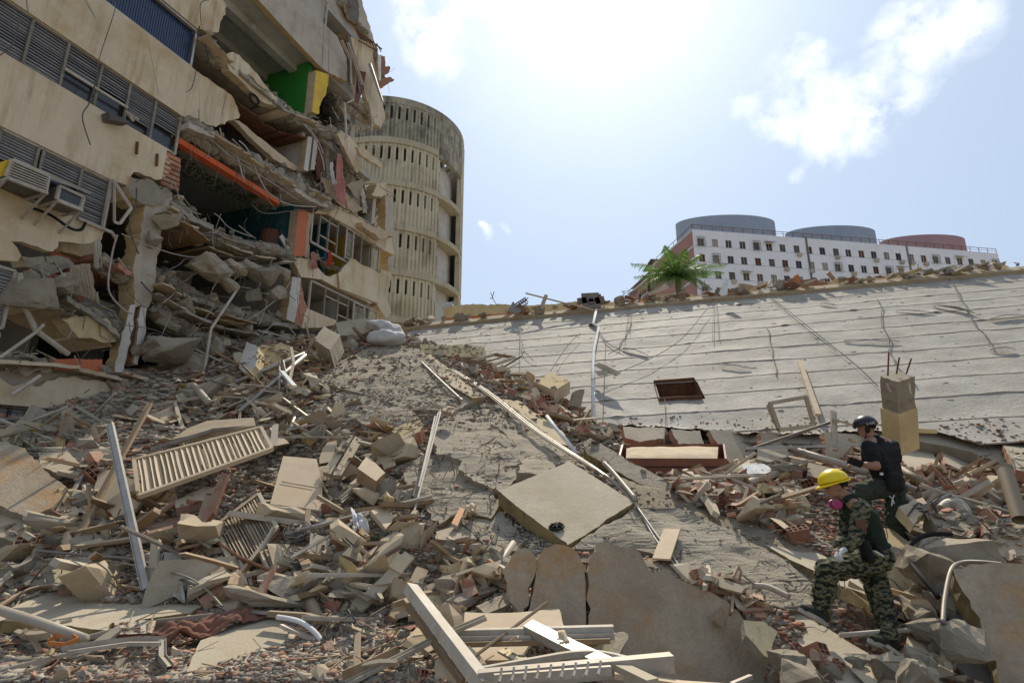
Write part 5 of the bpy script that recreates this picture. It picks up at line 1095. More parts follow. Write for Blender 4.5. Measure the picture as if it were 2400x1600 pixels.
for i_, (pts, lab) in enumerate([([(1040, 1012), (1110, 985), (1152, 1010), (1122, 1052), (1062, 1050)], 'cracked plate left of the middle of the wide grey slab'), ([(1225, 1078), (1290, 1058), (1335, 1080), (1262, 1112), (1212, 1106)], 'cracked plate just above the square cover slab'), ([(1178, 958), (1240, 988), (1284, 1040), (1205, 1036), (1150, 992)], 'cracked plate at the upper right of the wide grey slab'),
    ([(800, 852), (870, 834), (932, 860), (884, 888), (812, 880)], 'flat broken plate on the left of the mound top'), ([(930, 848), (1000, 860), (1045, 902), (985, 918), (918, 890)], 'flat broken plate on the right of the mound top'), ([(1556, 1215), (1640, 1225), (1704, 1265), (1624, 1284), (1546, 1255)], 'broken crust plate on the ramp beside the narrow strip board'), ([(1700, 1292), (1790, 1308), (1856, 1360), (1764, 1364)], 'broken crust plate on the ramp above the wall slab end'),
    ([(1075, 1110), (1120, 1122), (1150, 1160), (1110, 1180), (1060, 1150)], 'crust plate on the lower cracked slab')]):
    slabp(pts, lab, 'concrete_w', .11, .5, amp=.06, relief=.12)
slabf([(1168, 1150), (1335, 1080), (1487, 1176), (1330, 1276)], [(1168, 1150, 7.3), (1335, 1080, 8.0), (1487, 1178, 7.0)], 'thick square concrete cover slab with ochre sides lying tilted in the middle of the rubble', 'slab_smooth', .20, amp=.014, edge='slab_edge', step=.05)
b = B(); gc = fitp([(1305, 1238)], [(1168, 1150, 7.3), (1335, 1080, 8.0), (1487, 1178, 7.0)])[0]; gn = Vector((-.13, -.35, .93)).normalized(); gx_ = gn.orthogonal().normalized(); gy_ = gn.cross(gx_)
q_ = [gc+gn*.02+(gx_*math.cos(a)+gy_*math.sin(a))*.075 for a in [2*math.pi*k/16 for k in range(17)]]; b.tube(q_, .016, 6, cap=False)
for k in range(4):
    a = k*math.pi/4; v_ = gx_*math.cos(a)+gy_*math.sin(a); b.box(gc+gn*.035-v_*.07, gc+gn*.035+v_*.07, .012, .03)
tag(b.mk('drain_grate', 'black_gear'), 'small black round grate on the lower corner of the square slab', 'grate')
slabf([(1368, 1034), (1384, 1026), (1500, 1092), (1620, 1157), (1614, 1173), (1597, 1183), (1480, 1122), (1378, 1064)], [(1370, 1040, 9.2), (1618, 1160, 7.9), (1597, 1183, 7.75)], 'long narrow concrete beam running diagonally beside the bed', 'concrete_w', .28, amp=.02, edge='slab_edge')
slabp([(978, 838), (1010, 830), (1060, 872), (1110, 912), (1128, 930), (1108, 932), (1060, 905)], 'narrow concrete beam running down from the crest beside the brick pile', 'plaster', .2, .35, amp=.02, edge='slab_edge')
slabp([(1175, 935), (1215, 938), (1320, 1012), (1340, 1045), (1300, 1035), (1230, 985)], 'pale concrete strip along the right edge of the wide cracked slab', 'plaster', .2, .45, amp=.03)
# ramp of hardened soil and slab right of the square slab
slabf([(1495, 1185), (1590, 1190), (1700, 1235), (1800, 1290), (1925, 1375), (1960, 1420), (1850, 1430), (1760, 1400), (1640, 1352), (1540, 1300), (1430, 1275), (1340, 1285), (1400, 1240)], [(1500, 1190, 7.0), (1900, 1380, 6.1), (1450, 1290, 6.25)], 'large cracked slab sloping down to the right behind the standing wall slab', 'concrete_w', .25, amp=.04, relief=.14)
# standing wall slab, three pieces
WP = [(1300, 1290, 5.72), (1700, 1430, 5.58), (1400, 1600, 5.35)]
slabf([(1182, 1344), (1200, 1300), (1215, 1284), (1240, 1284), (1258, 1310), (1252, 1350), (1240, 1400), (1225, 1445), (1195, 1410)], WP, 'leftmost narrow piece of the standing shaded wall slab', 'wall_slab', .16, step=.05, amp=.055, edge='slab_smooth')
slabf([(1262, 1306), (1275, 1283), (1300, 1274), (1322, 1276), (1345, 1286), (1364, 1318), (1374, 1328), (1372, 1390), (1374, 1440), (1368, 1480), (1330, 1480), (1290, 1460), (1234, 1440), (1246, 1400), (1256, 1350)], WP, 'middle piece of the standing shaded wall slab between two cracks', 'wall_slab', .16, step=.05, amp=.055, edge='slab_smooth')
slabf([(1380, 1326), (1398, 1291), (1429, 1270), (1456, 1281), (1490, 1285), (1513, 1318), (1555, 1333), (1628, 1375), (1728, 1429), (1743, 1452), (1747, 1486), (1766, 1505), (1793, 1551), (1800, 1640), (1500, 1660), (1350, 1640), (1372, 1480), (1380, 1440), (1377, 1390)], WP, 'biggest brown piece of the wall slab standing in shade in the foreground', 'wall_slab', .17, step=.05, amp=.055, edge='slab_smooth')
slabf([(1743, 1452), (1790, 1455), (1823, 1480), (1810, 1510), (1806, 1543), (1790, 1535), (1766, 1505), (1747, 1486)], [(1743, 1452, 5.3), (1823, 1480, 5.25), (1800, 1540, 5.1)], 'small beige plate leaning on the right end of the standing wall slab', 'ochre_wall', .12, amp=.02)
# bottom right
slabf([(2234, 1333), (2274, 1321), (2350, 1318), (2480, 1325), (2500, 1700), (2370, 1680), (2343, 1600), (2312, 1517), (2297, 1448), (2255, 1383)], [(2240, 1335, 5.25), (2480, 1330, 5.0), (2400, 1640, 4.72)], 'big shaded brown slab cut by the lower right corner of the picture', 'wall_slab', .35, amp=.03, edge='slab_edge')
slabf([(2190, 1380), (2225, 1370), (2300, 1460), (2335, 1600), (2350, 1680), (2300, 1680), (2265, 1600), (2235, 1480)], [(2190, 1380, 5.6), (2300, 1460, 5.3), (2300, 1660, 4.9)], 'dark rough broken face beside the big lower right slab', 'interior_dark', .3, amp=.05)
slabf([(1820, 1434), (1850, 1430), (1950, 1478), (2060, 1545), (2066, 1578), (2000, 1612), (1960, 1600), (1900, 1530), (1840, 1480)], [(1820, 1434, 5.85), (2060, 1545, 5.25), (1960, 1600, 4.95)], 'plastered brick wall piece under the front foot of the man in camouflage', 'slab_smooth', .16, amp=.02, edge='brick')
for i, (x, y) in enumerate(((1925, 1568), (1945, 1585), (1900, 1545))):
    p = U(x, y, 5.15); inst(HBm[i % 4], 'hollow_brick', p, (.3, .5, 2.2), (.3, .26, .26), 'hollow clay brick in the broken front side of the wall piece under the front foot', 'hollow brick', 'hollow bricks in the wall piece under the foot')
slabf([(1778, 1251), (1792, 1245), (1870, 1275), (1956, 1314), (2010, 1345), (2028, 1392), (1968, 1371), (1926, 1344), (1850, 1310), (1782, 1268)], [(1778, 1251, 7.1), (2010, 1345, 6.2), (1926, 1344, 6.15)], 'long plastered brick beam running diagonally behind the man in camouflage', 'slab_smooth', .2, amp=.02, edge='slab_edge')
slabf([(2040, 1330), (2085, 1318), (2132, 1325), (2142, 1337), (2140, 1386), (2113, 1400), (2071, 1383), (2045, 1380)], [(2040, 1330, 6.3), (2142, 1337, 6.3), (2110, 1400, 6.1)], 'yellowish concrete block behind the hips of the man in camouflage', 'ochre_wall', .35, amp=.02, edge='concrete')
slabf([(2085, 1400), (2140, 1395), (2150, 1440), (2120, 1480), (2080, 1470), (2060, 1430)], [(2085, 1400, 6.2), (2140, 1395, 6.2), (2110, 1475, 5.8)], 'shaded grey slab piece right of the rear leg of the man in camouflage', 'wall_slab', .3, amp=.03)
slabf([(2106, 1187), (2163, 1165), (2180, 1187), (2142, 1228)], [(2106, 1187, 7.0), (2163, 1165, 7.3), (2142, 1228, 6.7)], 'yellow-sided plaster slab right of the man in the black shirt', 'plaster', .12, amp=.015, edge='ochre_wall')
slabf([(2058, 1236), (2090, 1238), (2120, 1262), (2160, 1285), (2140, 1305), (2080, 1290), (2050, 1275)], [(2058, 1236, 7.3), (2160, 1285, 6.9), (2080, 1295, 6.85)], 'pale plaster slab under the boots of the man in the black shirt', 'plaster', .12, amp=.02)
slabf([(2170, 1200), (2230, 1195), (2290, 1215), (2300, 1245), (2260, 1255), (2200, 1240)], [(2170, 1200, 7.0), (2290, 1215, 6.9), (2200, 1242, 6.7)], 'grey rendered brick chunk lying right of the yellow-sided slab', 'concrete', .2, amp=.03)
slabf([(2300, 1225), (2420, 1222), (2420, 1325), (2330, 1300), (2300, 1275)], [(2300, 1225, 6.6), (2420, 1222, 6.5), (2420, 1325, 6.1)], 'rendered brick wall remnant at the right edge below the brown pipe', 'plaster', .25, amp=.03, edge='brick')
# left foreground
slabf([(9, 1431), (107, 1387), (223, 1396), (473, 1420), (446, 1436), (263, 1458), (250, 1476), (89, 1458), (-10, 1454)], [(9, 1431, 6.3), (107, 1387, 6.9), (473, 1420, 6.5)], 'flat dusty slab lying across the lower left foreground', 'slab_smooth', .1, amp=.025, edge='slab_edge')
slabf([(448, 1545), (470, 1500), (560, 1458), (600, 1450), (654, 1453), (686, 1498), (746, 1548), (690, 1580), (630, 1600), (480, 1640), (430, 1600)], [(448, 1545, 5.3), (600, 1450, 6.1), (746, 1548, 5.25)], 'smooth grey-edged slab lying at the bottom left of centre', 'slab_smooth', .09, amp=.012, edge='concrete')
slabf([(752, 1560), (800, 1540), (880, 1533), (900, 1550), (850, 1575), (790, 1590)], [(752, 1560, 5.2), (880, 1533, 5.4), (790, 1590, 5.0)], 'small flat beige slab at the bottom centre left', 'slab_smooth', .05, amp=.015)
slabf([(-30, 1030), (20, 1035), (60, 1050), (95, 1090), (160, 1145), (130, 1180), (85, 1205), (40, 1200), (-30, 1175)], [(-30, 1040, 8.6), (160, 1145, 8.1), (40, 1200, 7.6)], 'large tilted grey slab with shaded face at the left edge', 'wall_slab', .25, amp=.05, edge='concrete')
slabf([(-20, 1180), (10, 1177), (60, 1215), (80, 1240), (45, 1275), (20, 1265), (-20, 1250)], [(-20, 1180, 7.9), (80, 1240, 7.5), (20, 1265, 7.3)], 'beige concrete block with a rounded notch at the left edge', 'plaster', .3, amp=.01)
slabf([(90, 1190), (165, 1165), (185, 1200), (170, 1225), (110, 1215)], [(90, 1190, 7.9), (165, 1165, 8.2), (170, 1225, 7.7)], 'beige half-round plaster piece beside the notched block', 'plaster', .15, amp=.02)
slabf([(219, 1168), (228, 1110), (250, 1100), (312, 1123), (339, 1168), (320, 1190), (268, 1212)], [(219, 1168, 8.1), (312, 1123, 8.3), (268, 1212, 7.7)], 'bright beige wall panel half hidden behind the leaning aluminium post', 'board', .05, amp=.02)
slabf([(30, 1320), (130, 1305), (180, 1325), (170, 1370), (60, 1370), (15, 1350)], [(30, 1320, 7.1), (180, 1325, 7.2), (60, 1370, 6.9)], 'low grey concrete plate above the flat foreground slab', 'concrete', .15, amp=.03)
slabf([(122, 1335), (150, 1328), (193, 1332), (193, 1362), (130, 1370)], [(122, 1335, 6.9), (193, 1332, 6.9), (130, 1370, 6.7)], 'ridged sandy-coloured brick block at the left foreground', 'ochre_wall', .2, amp=.01, edge='brick')
slabf([(90, 1060), (160, 1058), (190, 1085), (140, 1110), (95, 1095)], [(90, 1060, 8.8), (160, 1058, 8.9), (140, 1110, 8.4)], 'cracked beige plaster plate left of the leaning posts', 'plaster', .1, amp=.02)
slabf([(927, 1283), (985, 1275), (1032, 1313), (1037, 1378), (972, 1408), (924, 1408), (900, 1380)], [(927, 1283, 6.9), (1032, 1313, 6.8), (972, 1408, 6.2)], 'rough grey slab piece with cracked crust in the lower middle', 'concrete_w', .18, amp=.04, relief=.12)
slabf([(1022, 1245), (1075, 1228), (1108, 1238), (1118, 1262), (1075, 1262), (1020, 1262)], [(1022, 1245, 7.0), (1108, 1238, 7.1), (1075, 1262, 6.8)], 'broken two-part concrete block with ochre sides below the lower cracked slab', 'concrete', .2, amp=.02, edge='slab_edge')
slabf([(612, 1385), (650, 1372), (672, 1385), (690, 1420), (660, 1440), (605, 1430)], [(612, 1385, 6.7), (672, 1385, 6.7), (660, 1440, 6.4)], 'beige block with a brick core below the broken chair frame', 'plaster', .2, amp=.02, edge='brick')
slabf([(735, 795), (760, 763), (797, 786), (773, 820)], [(735, 795, 13.5), (760, 763, 14.2), (797, 786, 13.5)], 'pale concrete cube tipped on its corner at the crest', 'slab_smooth', .45, amp=.02, edge='concrete')
slabf([(786, 756), (850, 745), (884, 750), (882, 778), (840, 786), (792, 786)], [(786, 756, 15.8), (884, 750, 15.8), (840, 786, 15.4)], 'rounded grey concrete beam lying at the foot of the far windows', 'slab_smooth', .5, amp=.02)
slabf([(560, 862), (578, 800), (606, 812), (600, 850), (585, 880)], [(560, 862, 12.5), (606, 812, 12.8), (585, 880, 12.2)], 'white-faced wall block standing among the pipes left of the crest', 'plaster_white', .3, amp=.02, edge='ochre_wall')
slabf([(606, 812), (660, 805), (690, 830), (650, 880), (600, 870)], [(606, 812, 13.2), (690, 830, 13.2), (600, 870, 12.6)], 'beige wall block right of the white-faced block', 'plaster', .3, amp=.03)
slabf([(985, 806), (1136, 812), (1138, 836), (1060, 836), (990, 826)], [(985, 806, 15.3), (1136, 812, 15.0), (990, 826, 15.0)], 'long yellowish beam lying along the foot of the tilted roof', 'ochre_wall', .3, amp=.015)
slabf([(1250, 893), (1292, 873), (1336, 893), (1300, 915)], [(1250, 893, 12.8), (1292, 873, 13.4), (1336, 893, 12.8)], 'pale layered timber block lying at the foot of the roof slope', 'plaster', .3, amp=.015, edge='board')
slabf([(1140, 895), (1200, 882), (1214, 898), (1180, 915), (1150, 910)], [(1140, 895, 12.9), (1200, 882, 13.1), (1180, 915, 12.6)], 'striped pale plate among the bricks left of the timber block', 'plaster', .08, amp=.015)
slabf([(1370, 912), (1360, 956), (1338, 950), (1350, 915)], [(1370, 912, 12.2), (1360, 956, 12.1), (1338, 950, 12.0)], 'small dark grey block leaning against the roof slope', 'concrete', .15, amp=.02)
slabf([(918, 1010), (978, 975), (992, 995), (985, 1010), (935, 1030)], [(918, 1010, 9.6), (978, 975, 10.0), (935, 1030, 9.3)], 'plastered hollow brick piece resting on the edge of the cracked slabs', 'plaster', .25, amp=.015, edge='brick')
slabf([(880, 1040), (900, 1035), (925, 1070), (928, 1090), (900, 1100), (882, 1070)], [(880, 1040, 9.1), (925, 1070, 8.9), (900, 1100, 8.7)], 'plastered hollow brick standing on end beside the cracked slabs', 'plaster', .2, amp=.015, edge='brick')
# pale wall panels under the roof edge
for pts, lab, D_ in (([(1460, 1000), (1560, 1003), (1555, 1028), (1500, 1035), (1465, 1025)], 'pale wall panel directly left behind the bed', 11.0), ([(1572, 1005), (1640, 1008), (1650, 1040), (1590, 1040)], 'pale panel behind the head end of the bed', 11.0),
                     ([(1662, 1007), (1762, 1009), (1766, 1084), (1710, 1084), (1690, 1050)], 'pale panel right of the bed below the roof edge', 10.9), ([(1782, 1012), (1862, 1014), (1862, 1078), (1790, 1082)], 'shaded pale panel between the bed and the pipes', 10.6),
                     ([(1930, 1012), (2040, 1020), (2050, 1075), (1940, 1078)], 'dull pale panel behind the man in the black shirt', 10.2), ([(2094, 1056), (2130, 1022), (2175, 1022), (2195, 1075), (2218, 1108), (2150, 1112)], 'cracked pale tile-like panel lying right of the yellow column', 10.2),
                     ([(2197, 1044), (2264, 1031), (2327, 1052), (2341, 1066), (2362, 1102), (2229, 1108)], 'widest pale wall panel lying right of the yellow column', 10.2), ([(2345, 1030), (2430, 1018), (2440, 1110), (2380, 1100), (2360, 1060)], 'rough pale panel at the right edge below the roof', 10.)):
    slabf(pts, [(pts[0][0], pts[0][1], D_), (pts[1][0], pts[1][1], D_+.3 if pts[0][0] < 2080 else D_+.9), (pts[-1][0], pts[-1][1]+.1, D_-.3 if pts[0][0] < 2080 else D_-1.2)], lab, 'slab_smooth' if pts[0][0] < 2300 else 'concrete_w', .12, 'wall_panel', 'wall panel', amp=.03, edge='brick')
# bed
def bpt(x, y, Y): return U(x, y, Y)
bed = thing('bed', 'wooden bed box with beige mattress lying below the tilted roof', 'bed', bpt(1572, 1109, 10.3))
ftl, ftr = bpt(1448, 1073, 9.35), bpt(1699, 1074, 9.35); btl, btr = bpt(1457, 1041, 10.2), bpt(1694, 1040, 10.2); dz = Vector((0, .02, -.27))
for a_, c_, nm in ((ftl, ftr, 'side_board'), (btl, btr, 'side_board'), (ftl, btl, 'end_board'), (ftr, btr, 'end_board')):
    b = B(); o_ = (Vector((0, .03, 0)) if nm == 'side_board' else Vector((.03, 0, 0))); b.hexa([a_+dz, c_+dz, c_, a_, a_+dz+o_, c_+dz+o_, c_+o_, a_+o_]); b.mk(nm, 'bed_wood', bed)
b = B(); b.box(ftl+dz*.5+Vector((0, -.01, 0)), ftr+dz*.5+Vector((0, -.01, 0)), .01, .012); b.mk('board_groove', 'black_hole', bed)
mb = B(); ins = [ftl.lerp(btr, .07), ftr.lerp(btl, .07), btr.lerp(ftl, .05), btl.lerp(ftr, .05)]; up_ = Vector((0, 0, .03)); vs = []; fs = []; nx_, ny_ = 22, 8
for j in range(ny_+1):
    for i in range(nx_+1):
        u_, v_ = i/nx_, j/ny_; e_ = min(1, min(u_, 1-u_)*12, min(v_, 1-v_)*5); p = ins[0].lerp(ins[1], u_).lerp(ins[3].lerp(ins[2], u_), v_); vs.append(p+Vector((0, 0, .045*e_**.5-.045+noise.noise(p*3)*.02)))
fs = [(j*(nx_+1)+i, j*(nx_+1)+i+1, (j+1)*(nx_+1)+i+1, (j+1)*(nx_+1)+i) for j in range(ny_) for i in range(nx_)]
mk('mattress', vs, fs, 'mattress', bed, smooth=True)
reg([ftl, ftr, btr, btl, ftl+dz, ftr+dz], [(0, 1, 2, 3), (0, 1, 5, 4)], 'solid')
# yellow column with bare concrete head
colm = thing('broken_column', 'tilted yellow column with bare concrete head and rebar, left of the cracked panels', 'column', U(2108, 1046, 8.9))
c0, c1, c2 = U(2112, 1050, 8.9), U(2106, 955, 8.55), U(2103, 882, 8.3)
b = B(); b.box(c0, c1, .34, .32, up=(0.1, -1, 0)); b.mk('painted_shaft', 'ochre_wall', colm)
P_ = [c1+(c1-c0).normalized()*-.05, c2]; b = B(); n = 10; vs = []; d_ = (c2-c1).normalized(); x_ = d_.cross(Vector((.1, -1, 0))).normalized(); y_ = x_.cross(d_)
bm = bmesh.new(); bmesh.ops.create_cube(bm, size=1); bmesh.ops.subdivide_edges(bm, edges=bm.edges, cuts=6, use_grid_fill=True)
for v in bm.verts:
    q_ = v.co.copy(); pz = P_[0].lerp(P_[1], q_.z+.5); v.co = pz+x_*q_.x*.345+y_*q_.y*.325; v.co += Vector((1, 1, 1))*noise.noise(v.co*9)*.035+ (x_*q_.x+y_*q_.y)*-.03*(1+noise.noise(v.co*4))
mk('concrete_head', [v.co for v in bm.verts], [tuple(v.index for v in f.verts) for f in bm.faces], 'concrete', colm); bm.free()
for a_, c_ in (((2081, 880), (2083, 826)), ((2101, 876), (2108, 837)), ((2124, 876), (2136, 840))):
    B().tube([U(*a_, 8.3), U(*c_, 8.2)], .012, 6).mk('rebar', 'rust', colm)
for pts in ([(2079, 898), (2082, 910), (2087, 918)], [(2131, 898), (2133, 915), (2135, 922)]):
    B().tube([U(x, y, 8.05) for x, y in pts], .014, 6).mk('bent_rebar', 'white_metal', colm)
reg([c0+Vector((-.2, -.2, 0)), c0+Vector((.2, -.2, 0)), c2+Vector((.2, -.2, 0)), c2+Vector((-.2, -.2, 0))], [(0, 1, 2, 3)], 'solid')
# ------------------------------------------------------------------ bars, pipes and timbers (pixels with distance; None = on the mound)
def pp(p, near=.25): return U(p[0], p[1], p[2]) if len(p) > 2 else V(p[0], p[1], near)
def bar(pts, w_, h_, m, lab, cat='metal channel', name='metal_channel', near=.25, hollow=False, up=None):
    b = B(); P3 = [pp(p, near) for p in pts]
    for a_, c_ in zip(P3, P3[1:]):
        if hollow:
            d_ = (c_-a_).normalized(); u_ = Vector(up or (0, 0, 1)); x_ = d_.cross(u_).normalized(); y_ = x_.cross(d_)
            b.box(a_-y_*h_*.45, c_-y_*h_*.45, w_, h_*.1, up=u_); b.box(a_-x_*w_*.46, c_-x_*w_*.46, w_*.08, h_*.9, up=u_); b.box(a_+x_*w_*.46, c_+x_*w_*.46, w_*.08, h_*.88, up=u_); b.box(a_+y_*h_*.12, c_+y_*h_*.12, w_*.84, h_*.07, up=u_)
        else: b.box(a_, c_, w_, h_, up=up)
    return tag(b.mk(name, m), lab, cat)
def pipe(pts, r, m, lab, cat='pipe', name='pipe', near=.25, smooth_=True, sides=10, open_=False):
    P3 = [pp(p, near) for p in pts]; P3 = smoothpath(P3, 6) if smooth_ and len(P3) > 2 else P3
    b = B().tube(P3, r, sides, cap=not open_)
    if open_:
        b.tube(P3, r*.82, sides, cap=False)
    return tag(b.mk(name, m, smooth=sides > 6), lab, cat)
# lower left posts
bar([(257, 992, 7.9), (300, 1190, 7.2), (342, 1378, 6.6)], .085, .06, 'aluminium', 'long bright aluminium post leaning upright at the left', hollow=True, up=(0, -1, .3))
bar([(352, 945, 9.2), (183, 1257, 7.4)], .075, .05, 'wood', 'long brown channel crossing behind the bright aluminium post', hollow=True, up=(0, -1, .3))
bar([(366, 1268, 7.0), (352, 1392, 6.6)], .10, .04, 'wood', 'short weathered board standing beside the white cloth', 'board', 'board', up=(0, -1, 0))
pipe([(-10, 1426, 5.9), (90, 1458, 5.6), (200, 1498, 5.5)], .045, 'pvc', 'round pale pole lying at the lower left corner', 'pole', 'pole', smooth_=False)
bar([(-10, 1575, 5.1), (100, 1545, 5.2), (215, 1520, 5.4)], .05, .03, 'aluminium', 'flat dusty rail at the bottom left corner')
bar([(150, 1518, 5.35), (250, 1505, 5.4), (330, 1497, 5.45), (380, 1500, 5.4), (380, 1540, 5.2), (398, 1562, 5.1)], .055, .05, 'aluminium', 'aluminium track with a sharp downward bend in the left foreground', hollow=True)
bar([(160, 1528, 5.3), (300, 1508, 5.35), (375, 1508, 5.3)], .03, .03, 'white_metal', 'thin rail running along the bent aluminium track')
bar([(365, 1455, 5.9), (430, 1448, 6.0), (560, 1432, 6.1), (700, 1438, 6.0)], .03, .03, 'aluminium', 'thin bright rail running behind the brown cloth')
bar([(200, 1495, 5.6), (262, 1478, 5.7)], .04, .04, 'aluminium', 'short rail joining the pale pole and the red-brown board')
pipe([(0, 1420, 6.4), (60, 1385, 6.7), (120, 1372, 6.8), (250, 1370, 6.8), (330, 1380, 6.6)], .022, 'wood', 'long thin branch-like rod lying above the flat foreground slab', 'rod', 'rod', sides=6)
pipe([(90, 1290), (220, 1302), (330, 1315), (480, 1380)], .018, 'dull_metal', 'thin dark cable stretched across the left rubble', 'cable', 'cable', near=.35, sides=5)
pipe([(240, 1312), (400, 1340), (470, 1370), (520, 1420)], .012, 'dull_metal', 'second thin cable below the stretched dark cable', 'cable', 'cable', near=.4, sides=5)
pipe([(160, 1170), (190, 1120), (215, 1102), (245, 1098)], .03, 'aluminium', 'curved thin rail bending over left of the aluminium post', 'rail', 'rail', near=.35, sides=6)
bar([(198, 1138, 8.2), (245, 1225, 7.8)], .06, .04, 'wood', 'short leaning wood post behind the brown channel', 'post', 'post')
bar([(415, 1302, 7.3), (520, 1288, 7.3), (612, 1276, 7.3), (638, 1236, 7.5)], .05, .07, 'wood', 'timber arm with an upturned end above the white cloth', 'timber', 'timber')
pipe([(448, 1228, 7.6), (560, 1305, 7.0), (700, 1366, 6.5), (782, 1393, 6.4), (862, 1378, 6.5)], .022, 'rust', 'long brown bent rod crossing the lower middle', 'rod', 'rod', smooth_=False, sides=6)
pipe([(889, 1283, 6.8), (896, 1367, 6.4), (908, 1430, 6.1), (924, 1477, 5.9), (993, 1460, 5.9)], .026, 'wood', 'bent grey tube making a hook in the lower middle', 'tube', 'tube', smooth_=False, sides=7)
bar([(630, 1437, 5.9), (719, 1443, 5.8), (808, 1468, 5.6), (883, 1497, 5.45), (984, 1538, 5.2)], .055, .05, 'pvc_brown', 'long curved brown strip sweeping through the lower middle', 'strip', 'strip')
pipe([(650, 1445, 5.75), (700, 1455, 5.65), (735, 1478, 5.55), (752, 1500, 5.5)], .022, 'plastic_white', 'white curved tube under the brown strip', 'tube', 'tube')
bar([(660, 1465, 5.65), (740, 1500, 5.5)], .05, .03, 'aluminium', 'pale slotted rail left of the white curved tube')
pipe([(1204, 1271, 6.5), (1127, 1387, 6.0)], .036, 'pvc', 'short pale pipe leaning in the dark hollow left of the wall slab', smooth_=False)
pipe([(725, 1405, 6.2), (752, 1468, 5.85)], .065, 'pvc_brown', 'thick dusty pipe stump standing in the lower middle', smooth_=False, open_=True)
bar([(960, 1300, 6.35), (905, 1362, 6.15), (838, 1426, 5.95)], .13, .03, 'wood', 'splintered timber plank leaning in the lower middle', 'plank', 'plank', up=(.2, -.6, .7))
bar([(948, 1305, 6.3), (925, 1335, 6.2)], .16, .015, 'board', 'torn card layer on the splintered plank', 'card', 'card', up=(.2, -.6, .7))
# bottom aluminium frames
bar([(962, 1378, 5.2), (1140, 1612, 3.9)], .10, .085, 'white_metal', 'long pale window-frame profile running diagonally down to the bottom edge', 'frame profile', 'frame_profile', hollow=False, up=(0.3, 0, 1))
bar([(948, 1408, 5.25), (1085, 1600, 4.1)], .03, .05, 'wood', 'thin dark profile running along the left side of the long diagonal profile', 'frame profile', 'frame_profile')
bar([(1058, 1484, 4.75), (1438, 1474, 4.65)], .07, .055, 'white_metal', 'upper pale profile lying level in front of the wall slab', 'frame profile', 'frame_profile', hollow=False)
bar([(1060, 1498, 4.7), (1440, 1490, 4.6)], .04, .045, 'aluminium', 'drilled grey rail just below the upper level profile', 'frame profile', 'frame_profile')
bar([(1062, 1510, 4.66), (1430, 1501, 4.56)], .03, .035, 'wood', 'dark lip rail under the drilled grey rail', 'frame profile', 'frame_profile')
bar([(1238, 1468, 4.7), (1340, 1520, 4.4), (1425, 1560, 4.15)], .10, .07, 'aluminium', 'wide channel crossing the level profiles diagonally', 'frame profile', 'frame_profile', up=(0, -.5, 1))
P_ = [(1117, 1572, 4.15), (1255, 1547, 4.2), (1340, 1533, 4.25), (1408, 1532, 4.28), (1480, 1548, 4.2)]
b = B(); q3 = smoothpath([U(*p) for p in P_], 5)
for a_, c_ in zip(q3, q3[1:]): b.box(a_, c_, .04, .04)
tag(b.mk('frame_profile', 'white_metal'), 'arched thin profile above the widest bright channel', 'frame profile')
bar([(1122, 1592, 3.95), (1575, 1552, 4.0)], .09, .10, 'aluminium', 'widest bright channel with a hooked rail at the bottom edge', 'frame profile', 'frame_profile', up=(0, 0, 1))
bar([(1122, 1580, 3.97), (1575, 1537, 4.02)], .10, .03, 'white_metal', 'flat cap on top of the widest bright channel', 'frame profile', 'frame_profile')
hk = thing('hooked_rail', 'metal rail with a row of small hooks at the bottom edge', 'rail', U(1158, 1592, 3.7))
B().box(U(1158, 1590, 3.75), U(1432, 1570, 3.8), .03, .05).mk('rail_body', 'aluminium', hk)
for k in range(9):
    x = 1170+k*29; y = 1589-k*2.1
    B().tube([U(x+6, y-24, 3.72), U(x+3, y-4, 3.68), U(x, y+8, 3.62), U(x-5, y+5, 3.6)], .008, 5).mk('hook', 'aluminium', hk)
bar([(1428, 1556, 4.05), (1530, 1606, 3.7)], .09, .07, 'wood', 'brown profile running from the widest channel to the bottom edge', 'frame profile', 'frame_profile')
bar([(1440, 1580, 3.9), (1600, 1604, 3.85), (1720, 1612, 3.8)], .07, .03, 'board', 'flat beige strip lying at the bottom edge', 'strip', 'strip')
bar([(1715, 1604, 4.5), (1760, 1585, 4.7)], .03, .03, 'aluminium', 'short bright profile end at the bottom edge right of the frames', 'frame profile', 'frame_profile')
pipe([(1105, 1542, 4.45), (1283, 1410, 5.0)], .013, 'wood', 'thin straight rod standing across the frames', 'rod', 'rod', sides=5)
bar([(1330, 1498, 4.6), (1370, 1545, 4.4)], .04, .04, 'board', 'short beige strut under the level profiles', 'strut', 'strut'); bar([(1355, 1525, 4.6), (1400, 1500, 4.65)], .06, .04, 'wood', 'short dark strut under the level profiles', 'strut', 'strut')
slabf([(1089, 1434), (1150, 1436), (1217, 1434), (1310, 1425), (1325, 1475), (1250, 1500), (1215, 1545), (1105, 1547), (1089, 1500)], [(1089, 1434, 5.35), (1310, 1425, 5.35), (1105, 1547, 4.75)], 'pinkish beige grooved board lying under the window-frame profiles', 'board', .03, 'flat_board', 'board', amp=.008, edge='board')
slabf([(1166, 1524), (1188, 1516), (1245, 1545), (1210, 1548)], [(1166, 1524, 4.5), (1188, 1516, 4.6), (1210, 1548, 4.3)], 'small sandy board scrap among the frame profiles', 'ochre_wall', .015, 'board_scrap', 'board', amp=.004)
cloth('plastic_bag', U(1050, 1555, 4.5), U(1070, 1550, 4.5), U(1045, 1585, 4.4), U(1075, 1580, 4.35), 'plastic_blue', 'crumpled blue plastic bag at the bottom beside the diagonal profile', 3, .02, 31, .05)
